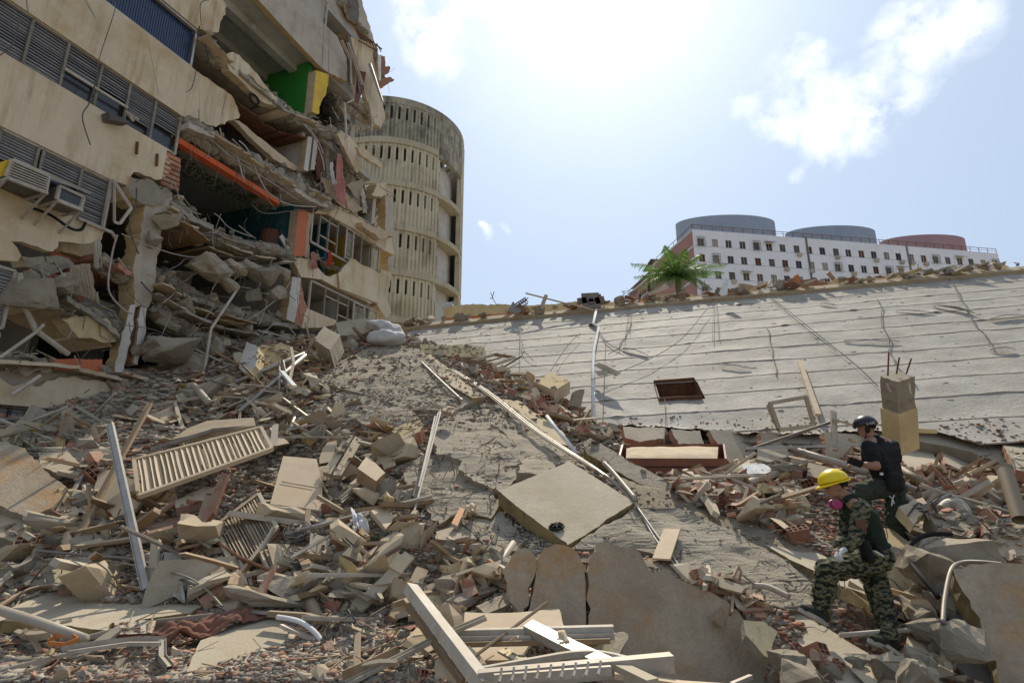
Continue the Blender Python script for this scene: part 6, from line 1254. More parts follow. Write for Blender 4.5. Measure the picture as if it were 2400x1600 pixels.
cloth('tape_scrap', U(1200, 1490, 4.5), U(1214, 1485, 4.5), U(1195, 1508, 4.45), U(1212, 1505, 4.4), 'board', 'torn tape scrap stuck on the drilled rail', 3, .01, 32, .03, nx=8, ny=6); cloth('tape_scrap', U(1306, 1478, 4.5), U(1322, 1474, 4.5), U(1310, 1505, 4.4), U(1335, 1500, 4.4), 'board', 'bigger torn tape scrap wrapped round the level profile', 3, .01, 33, .03, nx=8, ny=6)
def rock(x, y, Y, r_, lab, m='concrete', squash=(1, .8, .75), seed=0, name='boulder', cat='boulder'):
    p = U(x, y, Y); S_ = 2*r_*(p-CAM).length/F; k = random.Random(seed); o = inst(CHB[seed % 4], name, p, (k.uniform(-.4, .4), k.uniform(-.4, .4), k.uniform(0, 6)), (S_*squash[0], S_*squash[1], S_*squash[2]), lab, cat, None, m)
    return o
rock(1443, 1517, 4.75, 42, 'rough grey rock lying on the frame profiles before the wall slab', seed=1, squash=(1.1, .7, .6))
rock(2172, 1332, 5.9, 52, 'big round grey boulder right of the man in camouflage', seed=2, squash=(1, 1, .9)); rock(2260, 1300, 6.1, 62, 'wide dark grey boulder behind the big round one', seed=3, squash=(1.1, .8, .6))
rock(2248, 1503, 4.9, 42, 'smooth beige boulder low at the bottom right', seed=0, squash=(1, .8, .9)); rock(2150, 1430, 5.7, 42, 'grey stone in shade under the round boulder', seed=5)
rock(2175, 1480, 5.4, 38, 'dark stone wedged below the grey stone', seed=6); rock(2210, 1420, 5.6, 35, 'small stone between the boulder and the corner slab', seed=7); rock(2150, 1552, 4.9, 28, 'low brown stone behind the rear shoe', seed=4)
rock(2005, 1548, 5.1, 20, 'beige stone just before the rear shoe', seed=9); rock(2140, 1585, 4.5, 48, 'shaded brown stone at the bottom right of the two men', seed=8, squash=(1.2, .8, .6)); rock(1850, 1555, 5.0, 42, 'dark stone in the hollow under the brick wall piece', seed=10); rock(1870, 1590, 4.7, 40, 'brown stone at the bottom edge under the brick wall piece', seed=11)
rock(1060, 1375, 6.1, 38, 'grey stone in the hollow under the rough slab piece', seed=12); rock(1105, 1400, 5.9, 40, 'long grey stone left of the wall slab', seed=13, squash=(1.6, .8, .5)); rock(1160, 1425, 5.7, 36, 'flat stone at the foot of the wall slab', seed=14, squash=(1.4, .8, .5)); rock(1135, 1330, 6.5, 44, 'shaded stone in the hollow under the square slab', seed=15)
rock(1080, 1320, 6.6, 30, 'dark stone in the hollow below the two-part block', seed=16); rock(1178, 1310, 6.4, 40, 'stone under the lower corner of the square slab', seed=17); rock(985, 1440, 5.9, 34, 'round stone beside the hook of the bent grey tube', seed=18)
# middle rods
for i, (a_, c_) in enumerate((((1033, 965, 9.7), (972, 1196, 7.4)), ((1027, 968, 9.7), (985, 1130, 8.0)), ((1020, 975, 9.6), (982, 1140, 7.9)))):
    bar([a_, c_], .024, .014, 'aluminium', ['longest bright rod of the three leaning on the cracked slabs', 'middle rod of the three leaning on the cracked slabs', 'left rod of the three leaning on the cracked slabs'][i], 'rod', 'rod')
bar([(672, 1007), (760, 990), (900, 968), (1025, 952)], .035, .03, 'white_metal', 'long thin pale rod lying across the left side of the cracked slabs', 'rod', 'rod', near=.55)
bar([(653, 1024), (810, 1024)], .03, .03, 'wood', 'level brown rod left of the plastered bricks', 'rod', 'rod', near=.5)
bar([(1015, 950), (1042, 958), (1030, 975)], .10, .08, 'wood', 'small open wooden box at the top of the three rods', 'box', 'box', near=.55); slabf([(1033, 960), (1050, 950), (1072, 957), (1060, 968)], [(1033, 960, 9.9), (1072, 957, 9.9), (1060, 968, 9.7)], 'small brown board beside the wooden box', 'wood', .08, 'board', 'board', amp=.004)
for i, dx in enumerate((0, 7, -6)):
    pipe([(1052+dx, 864, 13.2), (1135+dx, 915, 11.9), (1240+dx, 998, 9.9), (1330+dx, 1058, 8.6), (1400+dx*.6, 1102, 8.1), (1470+dx*.8, 1160, 7.2), (1540-dx, 1255+i*3, 6.5), (1605-dx, 1345, 6.0)][:(8 if i < 2 else 5)], [.017, .013, .016][i], 'aluminium' if i < 2 else 'wood', ['thickest of the long diagonal tubes running past the square slab', 'thinner bright tube beside the thickest diagonal tube', 'brown tube left of the long diagonal tubes'][i], 'tube', 'tube', sides=7)
pipe([(1282, 975, 9.8), (1300, 1000, 9.4), (1350, 1060, 8.6)], .03, 'plastic_white', 'short white tube crossing above the diagonal tubes', 'tube', 'tube', smooth_=False)
pipe([(1416, 1085, 8.0), (1440, 1110, 7.7), (1490, 1170, 7.0)], .03, 'pvc', 'white pipe piece joining the diagonal tubes at the square slab', 'tube', 'tube')
pipe([(988, 849), (1030, 890), (1082, 938)], .03, 'pvc', 'thin pale pipe on the mound beside the narrow beam', near=.4, sides=6)
bar([(1575, 1240, 6.6), (1550, 1310, 6.1)], .18, .02, 'board', 'narrow pale strip board lying beside the tubes', 'board', 'board')
# bright metal left of the crest
for a_, c_, r_, lab in (((547, 897, 12.3), (715, 828, 13.), .05, 'thick pale pole pointing up to the crest'), ((560, 965, 11.2), (716, 832, 12.6), .05, 'steel pole rising to the right below the thick pale pole'), ((388, 904, 12.4), (535, 858, 13.), .03, 'thin pale pole lying in front of the dark gap'), ((655, 850, 12.2), (655, 915, 11.8), .03, 'upright white rod left of the crest'), ((662, 845, 12.3), (676, 925, 11.6), .035, 'slightly tilted white rod beside the upright one'), ((672, 1022, 10.3), (690, 978, 10.6), .03, 'short bright rod stub on the rubble above the shutters')):
    pipe([a_, c_], r_, 'aluminium', lab, 'pole', 'pole', smooth_=False, sides=8)
bar([(640, 915, 11.6), (720, 975, 10.8)], .05, .03, 'aluminium', 'shiny flat strip lying below the white rods', 'strip', 'strip')
bar([(655, 805, 12.6), (682, 815, 12.5), (688, 850, 12.2), (676, 905, 11.6)], .06, .05, 'board', 'bent beige frame bar left of the crest', 'frame bar', 'frame_bar')
bar([(660, 870, 11.9), (690, 905, 11.4)], .1, .04, 'plastic_white', 'bright white flat bar among the poles', 'bar', 'flat_bar')
for k in range(12):
    r_ = random.Random(k+40); x, y = 560+r_.random()*130, 880+r_.random()*110
    inst(MP[k % 4], 'metal_strip', V(x, y, .35), (r_.uniform(-.5, .5), r_.uniform(-1, .2), r_.uniform(0, 3)), (r_.uniform(.6, 1.6), 1, 1), 'thin pale metal strip in the tangle of poles left of the crest', 'metal strip', 'metal strips in the tangle left of the crest')
pipe([(440, 912, 12.0), (445, 905, 11.9), (455, 905, 11.9), (490, 945, 11.4)], .07, 'pvc', 'pale pipe with an elbow lying at the foot of the torn building'); pipe([(452, 880, 12.4), (480, 925, 12.0)], .05, 'pvc_brown', 'brown pipe behind the pipe with the elbow')
# right side pipes and frames
pipe([(1850, 1050, 9.6), (2032, 1105, 8.8)], .055, 'pvc', 'long dusty grey pipe lying behind the man in the black shirt', smooth_=False); pipe([(1752, 1133, 8.2), (1856, 1094, 8.9)], .06, 'pvc', 'grey pipe with an open end right of the bed', smooth_=False, open_=True)
pipe([(2112, 1134, 7.6), (2147, 1149, 7.5)], .045, 'dull_metal', 'dark pipe end right of the hip of the man in the black shirt', smooth_=False, open_=True); pipe([(2100, 1152, 7.5), (2138, 1176, 7.3)], .05, 'pvc', 'pale pipe just below the dark pipe end', smooth_=False)
pipe([(2110, 1098, 8.2), (2165, 1132, 7.8)], .05, 'pvc_brown', 'brown pipe lying below the yellow column', smooth_=False)
b = B(); b.tube([U(2353, 1097, 6.6), U(2392, 1218, 6.2)], [.08, .072], 14, cap=False); b.tube([U(2353, 1097, 6.6), U(2392, 1218, 6.2)], [.068, .062], 14, cap=False)
b.tube([U(2353, 1097, 6.6), U(2355, 1103, 6.58)], [.09, .085], 14, cap=False); tag(b.mk('standing_pipe', 'pvc_brown', smooth=True), 'thick brown pipe standing tilted at the right edge', 'pipe')
pipe([(2210, 1195, 7.2), (2225, 1182, 7.2), (2250, 1185, 7.1), (2262, 1205, 7.0)], .075, 'pvc', 'pale pipe elbow right of the yellow-sided slab'); pipe([(2185, 1180, 7.5), (2225, 1160, 7.7)], .03, 'dull_metal', 'thin dark pipe left of the standing brown pipe', smooth_=False)
pipe([(2128, 1310, 5.9), (2122, 1290, 6.2), (2150, 1262, 6.3), (2190, 1250, 6.3), (2230, 1251, 6.3)], .025, 'black_gear', 'black hose curving over the round boulder', 'hose', 'hose'); pipe([(2128, 1310, 5.9), (2160, 1350, 5.6), (2200, 1400, 5.4)], .022, 'black_gear', 'black hose hanging down left of the corner slab', 'hose', 'hose')
pipe([(2210, 1460, 4.9), (2215, 1400, 5.1), (2230, 1335, 5.3), (2255, 1318, 5.4), (2300, 1317, 5.3), (2350, 1322, 5.2)], .019, 'dull_metal', 'greyish hose looping over the top of the corner slab', 'hose', 'hose')
pipe([(1968, 1488, 5.35), (2080, 1479, 5.35), (2168, 1474, 5.4)], .02, 'pvc', 'thin white rod lying behind the legs of the man in camouflage', 'rod', 'rod', smooth_=False)
pipe([(1762, 1372, 5.9), (1800, 1375, 5.85), (1850, 1398, 5.7)], .028, 'pvc', 'curved pale strip lying behind the top of the wall slab', 'strip', 'strip')
fr = thing('window_frame', 'brown wooden frame leaning upright against the roof slope at the right', 'frame', U(1824, 1007, 10.6))
fpx = [U(1804, 945, 11.0), U(1889, 930, 11.0), U(1908, 998, 10.6), U(1826, 1007, 10.6)]
for i in range(4): B().box(fpx[i], fpx[(i+1) % 4], .07, .07).mk('frame_bar', 'wood', fr)
B().box(U(1800, 950, 11.0), U(1818, 990, 10.8), .06, .06).mk('frame_bar', 'wood', fr)
bar([(1874, 846), (1896, 910), (1918, 974)], .10, .04, 'plaster_white', 'peeling white plank leaning on the roof slope', 'plank', 'plank', near=0) if False else tag(B().box(RP(1874, 846, .1), RP(1918, 972, .12), .10, .05, up=RN).mk('plank', 'plaster'), 'peeling pale plank leaning on the roof slope above the wooden frame', 'plank')
bar([(1953, 963, 9.7), (1957, 1055, 9.4)], .09, .05, 'white_metal', 'upright pale post left of the helmet of the man in the black shirt', 'post', 'post', hollow=True, up=(0, -1, 0))
bar([(1748, 1056, 9.6), (1952, 988, 9.7)], .05, .05, 'dull_metal', 'sloping dark metal bar right of the bed', 'bar', 'metal_bar'); bar([(1748, 1050, 9.5), (1960, 1044, 9.3), (2022, 1040, 9.2)], .03, .04, 'aluminium', 'long level white bar right of the bed', 'bar', 'metal_bar'); bar([(1950, 982, 9.6), (2022, 1002, 9.3)], .04, .04, 'wood', 'thin wood strip pointing at the black helmet', 'strip', 'strip')
tag(B().box(U(2130, 1008, 8.9), U(2194, 1011, 8.9), .06, .06).mk('threaded_bar', 'ochre_wall'), 'short yellowish bar with nails right of the yellow column', 'bar')
slabf([(1739, 1089), (1790, 1086), (1810, 1098), (1768, 1117), (1745, 1105)], [(1739, 1089, 9.0), (1790, 1086, 9.1), (1768, 1117, 8.7)], 'bright white sheet piece right of the bed', 'plastic_white', .03, 'white_sheet', 'sheet', amp=.01, edge='plastic_white')
slabf([(1775, 1052), (1800, 1040), (1850, 1045), (1848, 1068), (1800, 1082), (1772, 1075)], [(1775, 1052, 9.5), (1850, 1045, 9.6), (1800, 1082, 9.2)], 'pale crumbled block above the bright white sheet', 'slab_smooth', .3, amp=.03)
slabf([(1895, 1083), (1960, 1098), (1975, 1112), (1960, 1128), (1892, 1115)], [(1895, 1083, 8.8), (1975, 1112, 8.6), (1892, 1115, 8.5)], 'plastered brick block with open cells left of the man in the black shirt', 'plaster', .3, amp=.015, edge='brick')
# wooden frame on the bricks by the crest
fr = thing('picture_frame', 'empty wooden frame lying on red bricks near the crest', 'frame', U(1152, 857, 13.6)); q4 = [U(1105, 846, 13.9), U(1159, 831, 14.6), U(1207, 838, 14.2), U(1152, 857, 13.6)]
for i in range(4): B().box(q4[i], q4[(i+1) % 4], .05, .08).mk('frame_bar', 'wood', fr)
B().box(q4[0].lerp(q4[3], .5), q4[1].lerp(q4[2], .5), .04, .04).mk('frame_bar', 'wood', fr)
# sandbags
for i, (x, y, a_, b_, r_, lab) in enumerate(((893, 766, .62, .3, .2, 'white sack at the back of the sack pile on the crest'), (918, 775, .5, .35, .8, 'white sack at the right of the sack pile on the crest'), (905, 792, .7, .42, -.1, 'front white sack of the pile on the crest'))):
    bm = bmesh.new(); bmesh.ops.create_icosphere(bm, subdivisions=3, radius=.5); p = U(x, y, 15.6-.25*i)
    for v in bm.verts: v.co = Vector((v.co.x*a_*1.3, v.co.y*.6, v.co.z*b_*1.2))*(1+noise.noise(v.co*3+Vector((i*5, 0, 0)))*.35)
    mk('sack', [Matrix.Rotation(r_*.3, 3, 'Y')@v.co+p for v in bm.verts], [tuple(v.index for v in f.verts) for f in bm.faces], 'sack', label=lab, cat='sack', smooth=True); bm.free()
# ------------------------------------------------------------------ louvred shutters
def shutter(quad, n, lab, m, slat_ratio=.5, sag=0., fw=.05, along='u'):
    tl, tr, br, bl = quad; sh = thing('louvred_shutter', lab, 'shutter', bl)
    nrm = (tr-tl).cross(bl-tl).normalized(); 
    if nrm.dot(CAM-tl) < 0: nrm = -nrm
    for a_, c_ in ((tl, tr), (tr, br), (br, bl), (bl, tl)): B().box(a_, c_, fw, fw*1.3, up=nrm).mk('frame_bar', m, sh)
    wdt = (tr-tl).normalized()
    me0 = None
    for i in range(1, n):
        t = i/n; a_ = tl.lerp(tr, t); c_ = bl.lerp(br, t); r_ = random.Random(i+int(abs(tl.x)*10)); lean = .03*(-1 if sag and i > n*sag else 1)
        w_ = (tr-tl).length/n*.95; off = nrm*w_*.75; dx_ = wdt*(w_*.5+r_.uniform(-.01, .01)); mid = (a_+c_)/2+wdt*(r_.uniform(-.012, .012) if sag else 0)
        b = B(); P4 = [a_, mid, c_]; vs = []
        for p in P4: vs += [p-dx_*.95+off*.3, p+dx_*.95-off*.6, p+dx_*.95-off*.6+nrm*.012, p-dx_*.95+off*.3+nrm*.012]
        fs = []
        for k in range(2):
            for j in range(4): fs.append((k*4+j, k*4+(j+1) % 4, k*4+4+(j+1) % 4, k*4+4+j))
        fs += [(0, 1, 2, 3), (11, 10, 9, 8)]
        b.add(vs, fs); b.mk('slat', m, sh)
    reg([tl, tr, br, bl], [(0, 1, 2, 3)], 'solid')
    return sh
shutter([U(315, 1079, 8.4), U(612, 1003, 9.1), U(638, 1052, 8.6), U(326, 1163, 7.7)], 25, 'long dusty shutter with tilted blades lying on the left rubble', 'board', sag=.5)
bar([(353, 1052, 8.9), (500, 1008, 9.3), (645, 996, 9.2), (641, 1047, 8.8)], .10, .05, 'dull_metal', 'grey metal frame rail behind the long dusty shutter', 'frame', 'frame_rail')
shutter([U(500, 1239, 7.5), U(607, 1159, 8.1), U(650, 1240, 7.4), U(560, 1350, 6.8)], 17, 'darker shutter with fine metal blades standing steeply in the left rubble', 'wood', sag=0)
slabf([(402, 1029), (440, 1003), (487, 985), (594, 978), (598, 996), (513, 1008)], [(402, 1029, 9.3), (594, 978, 9.7), (513, 1010, 9.2)], 'beige fabric-covered cushion board behind the long dusty shutter', 'cloth_beige', .1, 'cushion', 'cushion', amp=.01, edge='cloth_beige')
# wooden drawers and brown panels
slabf([(312, 1238), (470, 1195), (520, 1190), (440, 1228), (315, 1258)], [(312, 1238, 7.6), (520, 1190, 8.0), (440, 1228, 7.5)], 'ribbed brown door leaf lying below the long shutter', 'wood_dark', .10, 'door_leaf', 'door', amp=.004, edge='wood')
slabf([(470, 1222), (482, 1190), (520, 1105), (534, 1110), (500, 1200), (478, 1228)], [(470, 1222, 7.3), (534, 1108, 7.9), (478, 1228, 7.25)], 'dark red-brown board standing on edge between the shutters', 'wood_dark', .06, 'board', 'board', amp=.004, edge='wood_dark')
slabf([(410, 1172), (480, 1140), (510, 1145), (490, 1168), (412, 1190)], [(410, 1172, 8.0), (510, 1145, 8.3), (412, 1190, 7.8)], 'beige stone-like block with a pink lower side under the long shutter', 'plaster', .12, amp=.02, edge='shard')
slabf([(460, 1305), (500, 1310), (545, 1355), (540, 1380), (520, 1375)], [(460, 1305, 7.0), (545, 1355, 6.7), (520, 1375, 6.6)], 'brown timber panel edge under the darker shutter', 'wood', .12, 'timber_board', 'board', amp=.006, edge='wood')
bar([(315, 1240, 7.5), (405, 1178, 7.9)], .05, .04, 'shard', 'pinkish batten lying under the long shutter', 'batten', 'batten')
cab = slabf([(664, 1068), (742, 1075), (756, 1133), (753, 1196), (700, 1188), (633, 1180)], [(664, 1068, 8.7), (756, 1133, 8.2), (633, 1180, 7.8)], 'smooth beige cupboard panel lying in the left middle of the rubble', 'board', .04, 'cupboard_panel', 'panel', amp=.002, edge='wood', rough=())
bar([(662, 1128, 7.95), (740, 1142, 7.9)], .05, .02, 'wood', 'split brown strip lying on the beige cupboard panel', 'strip', 'strip'); bar([(655, 1134, 7.85), (732, 1148, 7.85)], .02, .02, 'board', 'thin pale strip lying on the beige cupboard panel', 'strip', 'strip')
slabf([(812, 1018), (828, 1020), (775, 1110), (757, 1105)], [(812, 1018, 9.0), (828, 1020, 9.0), (775, 1110, 8.2)], 'left one of two long plastered boards standing side by side', 'plaster', .07, 'plastered_board', 'board', amp=.004); slabf([(832, 1022), (850, 1030), (800, 1113), (780, 1112)], [(832, 1022, 9.0), (850, 1030, 9.0), (790, 1112, 8.2)], 'right one of two long plastered boards standing side by side', 'plaster', .07, 'plastered_board', 'board', amp=.004)
slabf([(838, 1097), (861, 1066), (903, 1107), (882, 1127)], [(838, 1097, 8.1), (861, 1066, 8.5), (903, 1107, 8.1)], 'open brown cardboard carton right of the plastered boards', 'board', .2, 'carton', 'carton', amp=.004, edge='wood')
slabf([(870, 1196), (897, 1180), (926, 1216), (904, 1238)], [(870, 1196, 7.3), (897, 1180, 7.5), (904, 1238, 7.1)], 'beige box lid lying in the dark hollow of the middle', 'board', .06, 'flattened_box', 'box', amp=.004, edge='board')
slabf([(728, 1248), (779, 1262), (742, 1328), (719, 1331)], [(728, 1248, 7.2), (779, 1262, 7.2), (719, 1331, 6.8)], 'brown cabinet box tipped up beside the broken fans', 'wood', .22, 'cabinet', 'cabinet', amp=.003, edge='wood', rough=())
slabf([(752, 1308), (800, 1310), (818, 1320), (808, 1342), (752, 1336)], [(752, 1308, 6.9), (818, 1320, 6.85), (752, 1336, 6.7)], 'upper beige brick block under the brown cabinet', 'plaster', .15, 'brick_block', 'block', amp=.01, edge='brick'); slabf([(776, 1285), (818, 1285), (820, 1300), (780, 1305)], [(776, 1285, 7.1), (818, 1285, 7.1), (780, 1305, 7.0)], 'small beige brick block above the larger one', 'plaster', .15, 'brick_block', 'block', amp=.01, edge='brick')
slabf([(785, 1265), (800, 1255), (900, 1290), (935, 1320), (925, 1335), (860, 1310)], [(785, 1265, 7.2), (935, 1320, 6.8), (860, 1310, 6.8)], 'long grey timber beam lying in the shade of the middle hollow', 'wood', .12, 'timber_beam', 'beam', amp=.01)
slabf([(810, 1330), (900, 1325), (925, 1345), (890, 1378), (815, 1362)], [(810, 1330, 6.8), (925, 1345, 6.7), (815, 1362, 6.6)], 'corrugated brown sheet in the shade of the lower middle', 'wood', .03, 'corrugated_sheet', 'sheet', amp=.01)
# fans
def fan(x, y, Y, r_, tilt, lab, blades=True):
    c = U(x, y, Y); f_ = thing('electric_fan', lab, 'fan', c); n_ = Vector(tilt).normalized(); x_ = n_.orthogonal().normalized(); y_ = n_.cross(x_); b = B()
    for rr_, off in ((r_, 0), (r_, .05), (r_*.3, .09), (r_*.65, .085)): b.tube([c+n_*off+(x_*math.cos(a)+y_*math.sin(a))*rr_ for a in [2*math.pi*k/20 for k in range(21)]], .005, 4, cap=False)
    for k in range(30):
        a = 2*math.pi*k/30; v_ = x_*math.cos(a)+y_*math.sin(a); b.tube([c+n_*.0+v_*r_, c+n_*.06+v_*r_*.95, c+n_*.09+v_*r_*.5, c+n_*.09+v_*.03], .0028, 3)
    b.mk('wire_cage', 'dull_metal', f_)
    b = B(); b.tube([c-n_*.12, c+n_*.05], [.06, .05], 10); b.mk('motor', 'grey_rubber', f_)
    for k in range(3):
        a = 2*math.pi*k/3; v_ = x_*math.cos(a)+y_*math.sin(a); u_ = n_.cross(v_); B().add([c+v_*.04-u_*.02, c+v_*.04+u_*.03, c+v_*r_*.8+u_*.09+n_*.03, c+v_*r_*.85-u_*.03], [(0, 1, 2, 3)]).mk('blade', 'grey_rubber', f_)
fan(698, 1248, 7.3, .16, (0, -.5, .8), 'broken fan with a wire cage facing up left of the brown cabinet'); fan(702, 1306, 6.9, .17, (.1, -.2, 1), 'lower broken fan lying flat below the other one'); fan(790, 1492, 5.6, .15, (0, -.6, .8), 'rusty fan cage half buried under the curved brown strip')
# broken chair
chz = thing('chair_frame', 'broken wooden chair frame standing beside the darker shutter', 'chair', U(600, 1400, 6.7))
for a_, c_ in (((562, 1312, 7.0), (582, 1400, 6.6)), ((572, 1312, 7.05), (592, 1395, 6.65)), ((622, 1290, 7.1), (655, 1375, 6.7)), ((610, 1292, 7.1), (640, 1368, 6.7)), ((560, 1316, 7.0), (640, 1290, 7.1)), ((582, 1400, 6.6), (658, 1374, 6.7)), ((612, 1290, 7.1), (642, 1236, 7.3)), ((570, 1350, 6.8), (640, 1330, 6.9))):
    B().box(U(*a_), U(*c_), .035, .045).mk('rail', 'wood', chz)
# cloths on the ground
cloth('white_cloth', U(338, 1302, 7.0), U(422, 1290, 7.0), U(352, 1392, 6.6), U(436, 1405, 6.5), 'cloth_grey', 'dirty white cloth bound with cords below the timber arm', 3, .03, 51, .05)
for pts in ([(384, 1300, 6.9), (372, 1350, 6.7), (368, 1395, 6.55)], [(345, 1322, 6.9), (390, 1345, 6.7), (430, 1360, 6.6)]): pipe(pts, .007, 'black_gear', 'upright dark cord tied over the dirty white cloth' if pts[0][0] == 384 else 'slanting dark cord tied over the dirty white cloth', 'cord', 'cord', sides=4)
cloth('brown_cloth', U(535, 1428, 6.15), U(640, 1432, 6.1), U(350, 1485, 5.6), U(400, 1500, 5.5), 'cloth_brown', 'long crumpled red-brown cloth trailing across the left foreground', 4, .05, 52, .06, nx=30, ny=40)
slabf([(268, 1458), (330, 1452), (366, 1453), (357, 1482), (272, 1486)], [(268, 1458, 5.8), (366, 1453, 5.85), (272, 1486, 5.6)], 'red-brown grooved board beside the brown cloth', 'shard', .04, 'board', 'board', amp=.004, edge='wood_dark')
b = B(); q3 = [U(x, y, Y) for x, y, Y in ((112, 1508, 5.45), (130, 1495, 5.5), (165, 1492, 5.5), (180, 1503, 5.42), (150, 1515, 5.35), (115, 1512, 5.4))]
vs = []; 
for p in q3: vs += [p, p+Vector((0, 0, .035))]
b.add(vs, [(i*2, i*2+2, i*2+3, i*2+1) for i in range(5)]); o = b.mk('leather_band', 'leather_orange'); o.modifiers.new('t', 'SOLIDIFY').thickness = .012; tag(o, 'orange-brown leather band curled beside the bent track', 'band')
cloth('clear_plastic', U(822, 1195, 7.3), U(850, 1205, 7.2), U(830, 1250, 6.9), U(862, 1245, 6.9), 'plastic_clear', 'crumpled whitish plastic wrap in the middle hollow', 3, .03, 53, .08)
gb = B(); r_ = random.Random(8)
for k in range(420):
    t = r_.random(); c = U(822+105*t, 1258+6*math.sin(t*5), 6.95)+Vector((r_.gauss(0, .01), r_.gauss(0, .03), r_.gauss(0, .035))); d_ = Vector((r_.uniform(-1, 1), r_.uniform(-1, 1), r_.uniform(-1, 1)))*.05; e_ = d_.orthogonal().normalized()*.006; gb.add([c-e_, c+e_, c+d_], [(0, 1, 2)])
tag(gb.mk('garland', 'green_rubbish'), 'dark green tinsel garland lying in the middle hollow', 'garland')
slabf([(866, 1290), (885, 1275), (905, 1283), (900, 1302), (868, 1303)], [(866, 1290, 6.7), (905, 1283, 6.75), (868, 1303, 6.65)], 'small white box right under the green garland', 'plastic_white', .05, 'white_box', 'box', amp=.002, edge='plastic_white')
cloth('yellow_wrap', U(1072, 1180, 7.3), U(1110, 1172, 7.3), U(1080, 1210, 7.1), U(1118, 1205, 7.1), 'board', 'torn cream plaster bag on the lower cracked slab', 3, .03, 54, .08, nx=12, ny=10)
slabf([(1058, 1225), (1078, 1188), (1090, 1192), (1072, 1232)], [(1058, 1225, 7.0), (1078, 1188, 7.3), (1072, 1232, 6.95)], 'orange-brown board scrap under the cream bag', 'leather_orange', .05, 'board_scrap', 'board', amp=.004, edge='wood')
bar([(960, 1222, 7.2), (975, 1200, 7.35)], .07, .06, 'board', 'small perforated block at the foot of the three rods', 'block', 'block')
rock(845, 1070, 9.0, 1, 'x') if False else None
# ------------------------------------------------------------------ debris along the top of the tilted roof
def RT(x, y, off=.2, back=.4): 
    a_, b_ = rc(RP(x, 700)); return U(x, y, RQ(a_, -.2).y+back)
slabf([(1040, 716), (1130, 712), (1240, 716), (1380, 705), (1500, 712), (1520, 722), (1400, 728), (1200, 732), (1040, 745)], [(1040, 716, 23.0), (1500, 712, 21.5), (1040, 745, 22.9)], 'low remaining stretch of ochre parapet wall behind the roof edge', 'ochre_wall', .3, 'parapet_wall', 'wall', amp=.04, edge='brick')
cloth('sheet', U(1036, 712, 22.5), U(1062, 706, 22.5), U(1034, 722, 22.3), U(1064, 718, 22.3), 'sack', 'small pale tarpaulin at the left end of the parapet wall', 2, .05, 61, .06)
bar([(1150, 685, 21.6), (1158, 705, 21.5), (1167, 718, 21.4)], .02, .02, 'rust', 'thin bent rebar standing up from the parapet', 'rebar', 'rebar'); bar([(1158, 683, 21.6), (1153, 700, 21.5), (1148, 698, 21.5)], .02, .02, 'rust', 'forked tip of wire beside the bent rebar', 'wire', 'wire')
bar([(1232, 687, 21.), (1330, 712, 20.5), (1392, 727, 20.2)], .05, .05, 'board', 'long thin pale pole lying over the roof edge', 'pole', 'pole'); bar([(1340, 712, 20.4), (1395, 728, 20.1)], .12, .06, 'board', 'short plank at the roof edge beside the white pipe', 'plank', 'plank')
bar([(1280, 692, 21.), (1268, 724, 20.8)], .12, .1, 'wood', 'short upright post on the roof edge', 'post', 'post')
slabf([(1190, 728), (1202, 706), (1222, 728), (1210, 735)], [(1190, 728, 20.9), (1202, 706, 21.1), (1222, 728, 20.8)], 'triangular grey plate beside the small lattice on the roof edge', 'dull_metal', .05, 'metal_plate', 'plate', amp=.002)
lt = B()
for k in range(5):
    x, y = 1210+k*5, 712-k*3; lt.box(U(x, y, 20.9), U(x+8, y+8, 20.9), .03, .03); lt.box(U(x+8, y-3, 20.9), U(x, y+8, 20.9), .03, .03)
lt.box(U(1208, 712, 20.9), U(1232, 697, 20.9), .04, .04); lt.box(U(1212, 728, 20.9), U(1237, 710, 20.9), .04, .04); tag(lt.mk('lattice_piece', 'dull_metal'), 'small dark lattice girder piece on the roof edge', 'lattice')
cr = thing('machine_crate', 'dark crate with a round opening standing on the roof edge', 'crate', U(1382, 712, 20.6))
q4 = [U(1363, 698, 20.6), U(1404, 696, 20.6), U(1408, 711, 20.6), U(1365, 712, 20.6)]
for i in range(4): B().box(q4[i], q4[(i+1) % 4], .07, .35).mk('frame_bar', 'dull_metal', cr)
cc_ = U(1385, 704, 20.5); B().tube([cc_+Vector((math.cos(a)*.12, 0, math.sin(a)*.12)) for a in [2*math.pi*k/16 for k in range(17)]], .025, 5, cap=False).mk('ring', 'dull_metal', cr); B().box(U(1404, 690, 20.6), U(1411, 710, 20.6), .12, .1).mk('post', 'wood', cr)
slabf([(1692, 694), (1686, 688), (1693, 662), (1707, 656), (1705, 690)], [(1692, 694, 18.9), (1693, 662, 19.0), (1705, 690, 18.9)], 'white board standing on the roof edge right of the palm', 'plastic_white', .04, 'white_board', 'board', amp=.003, edge='board')
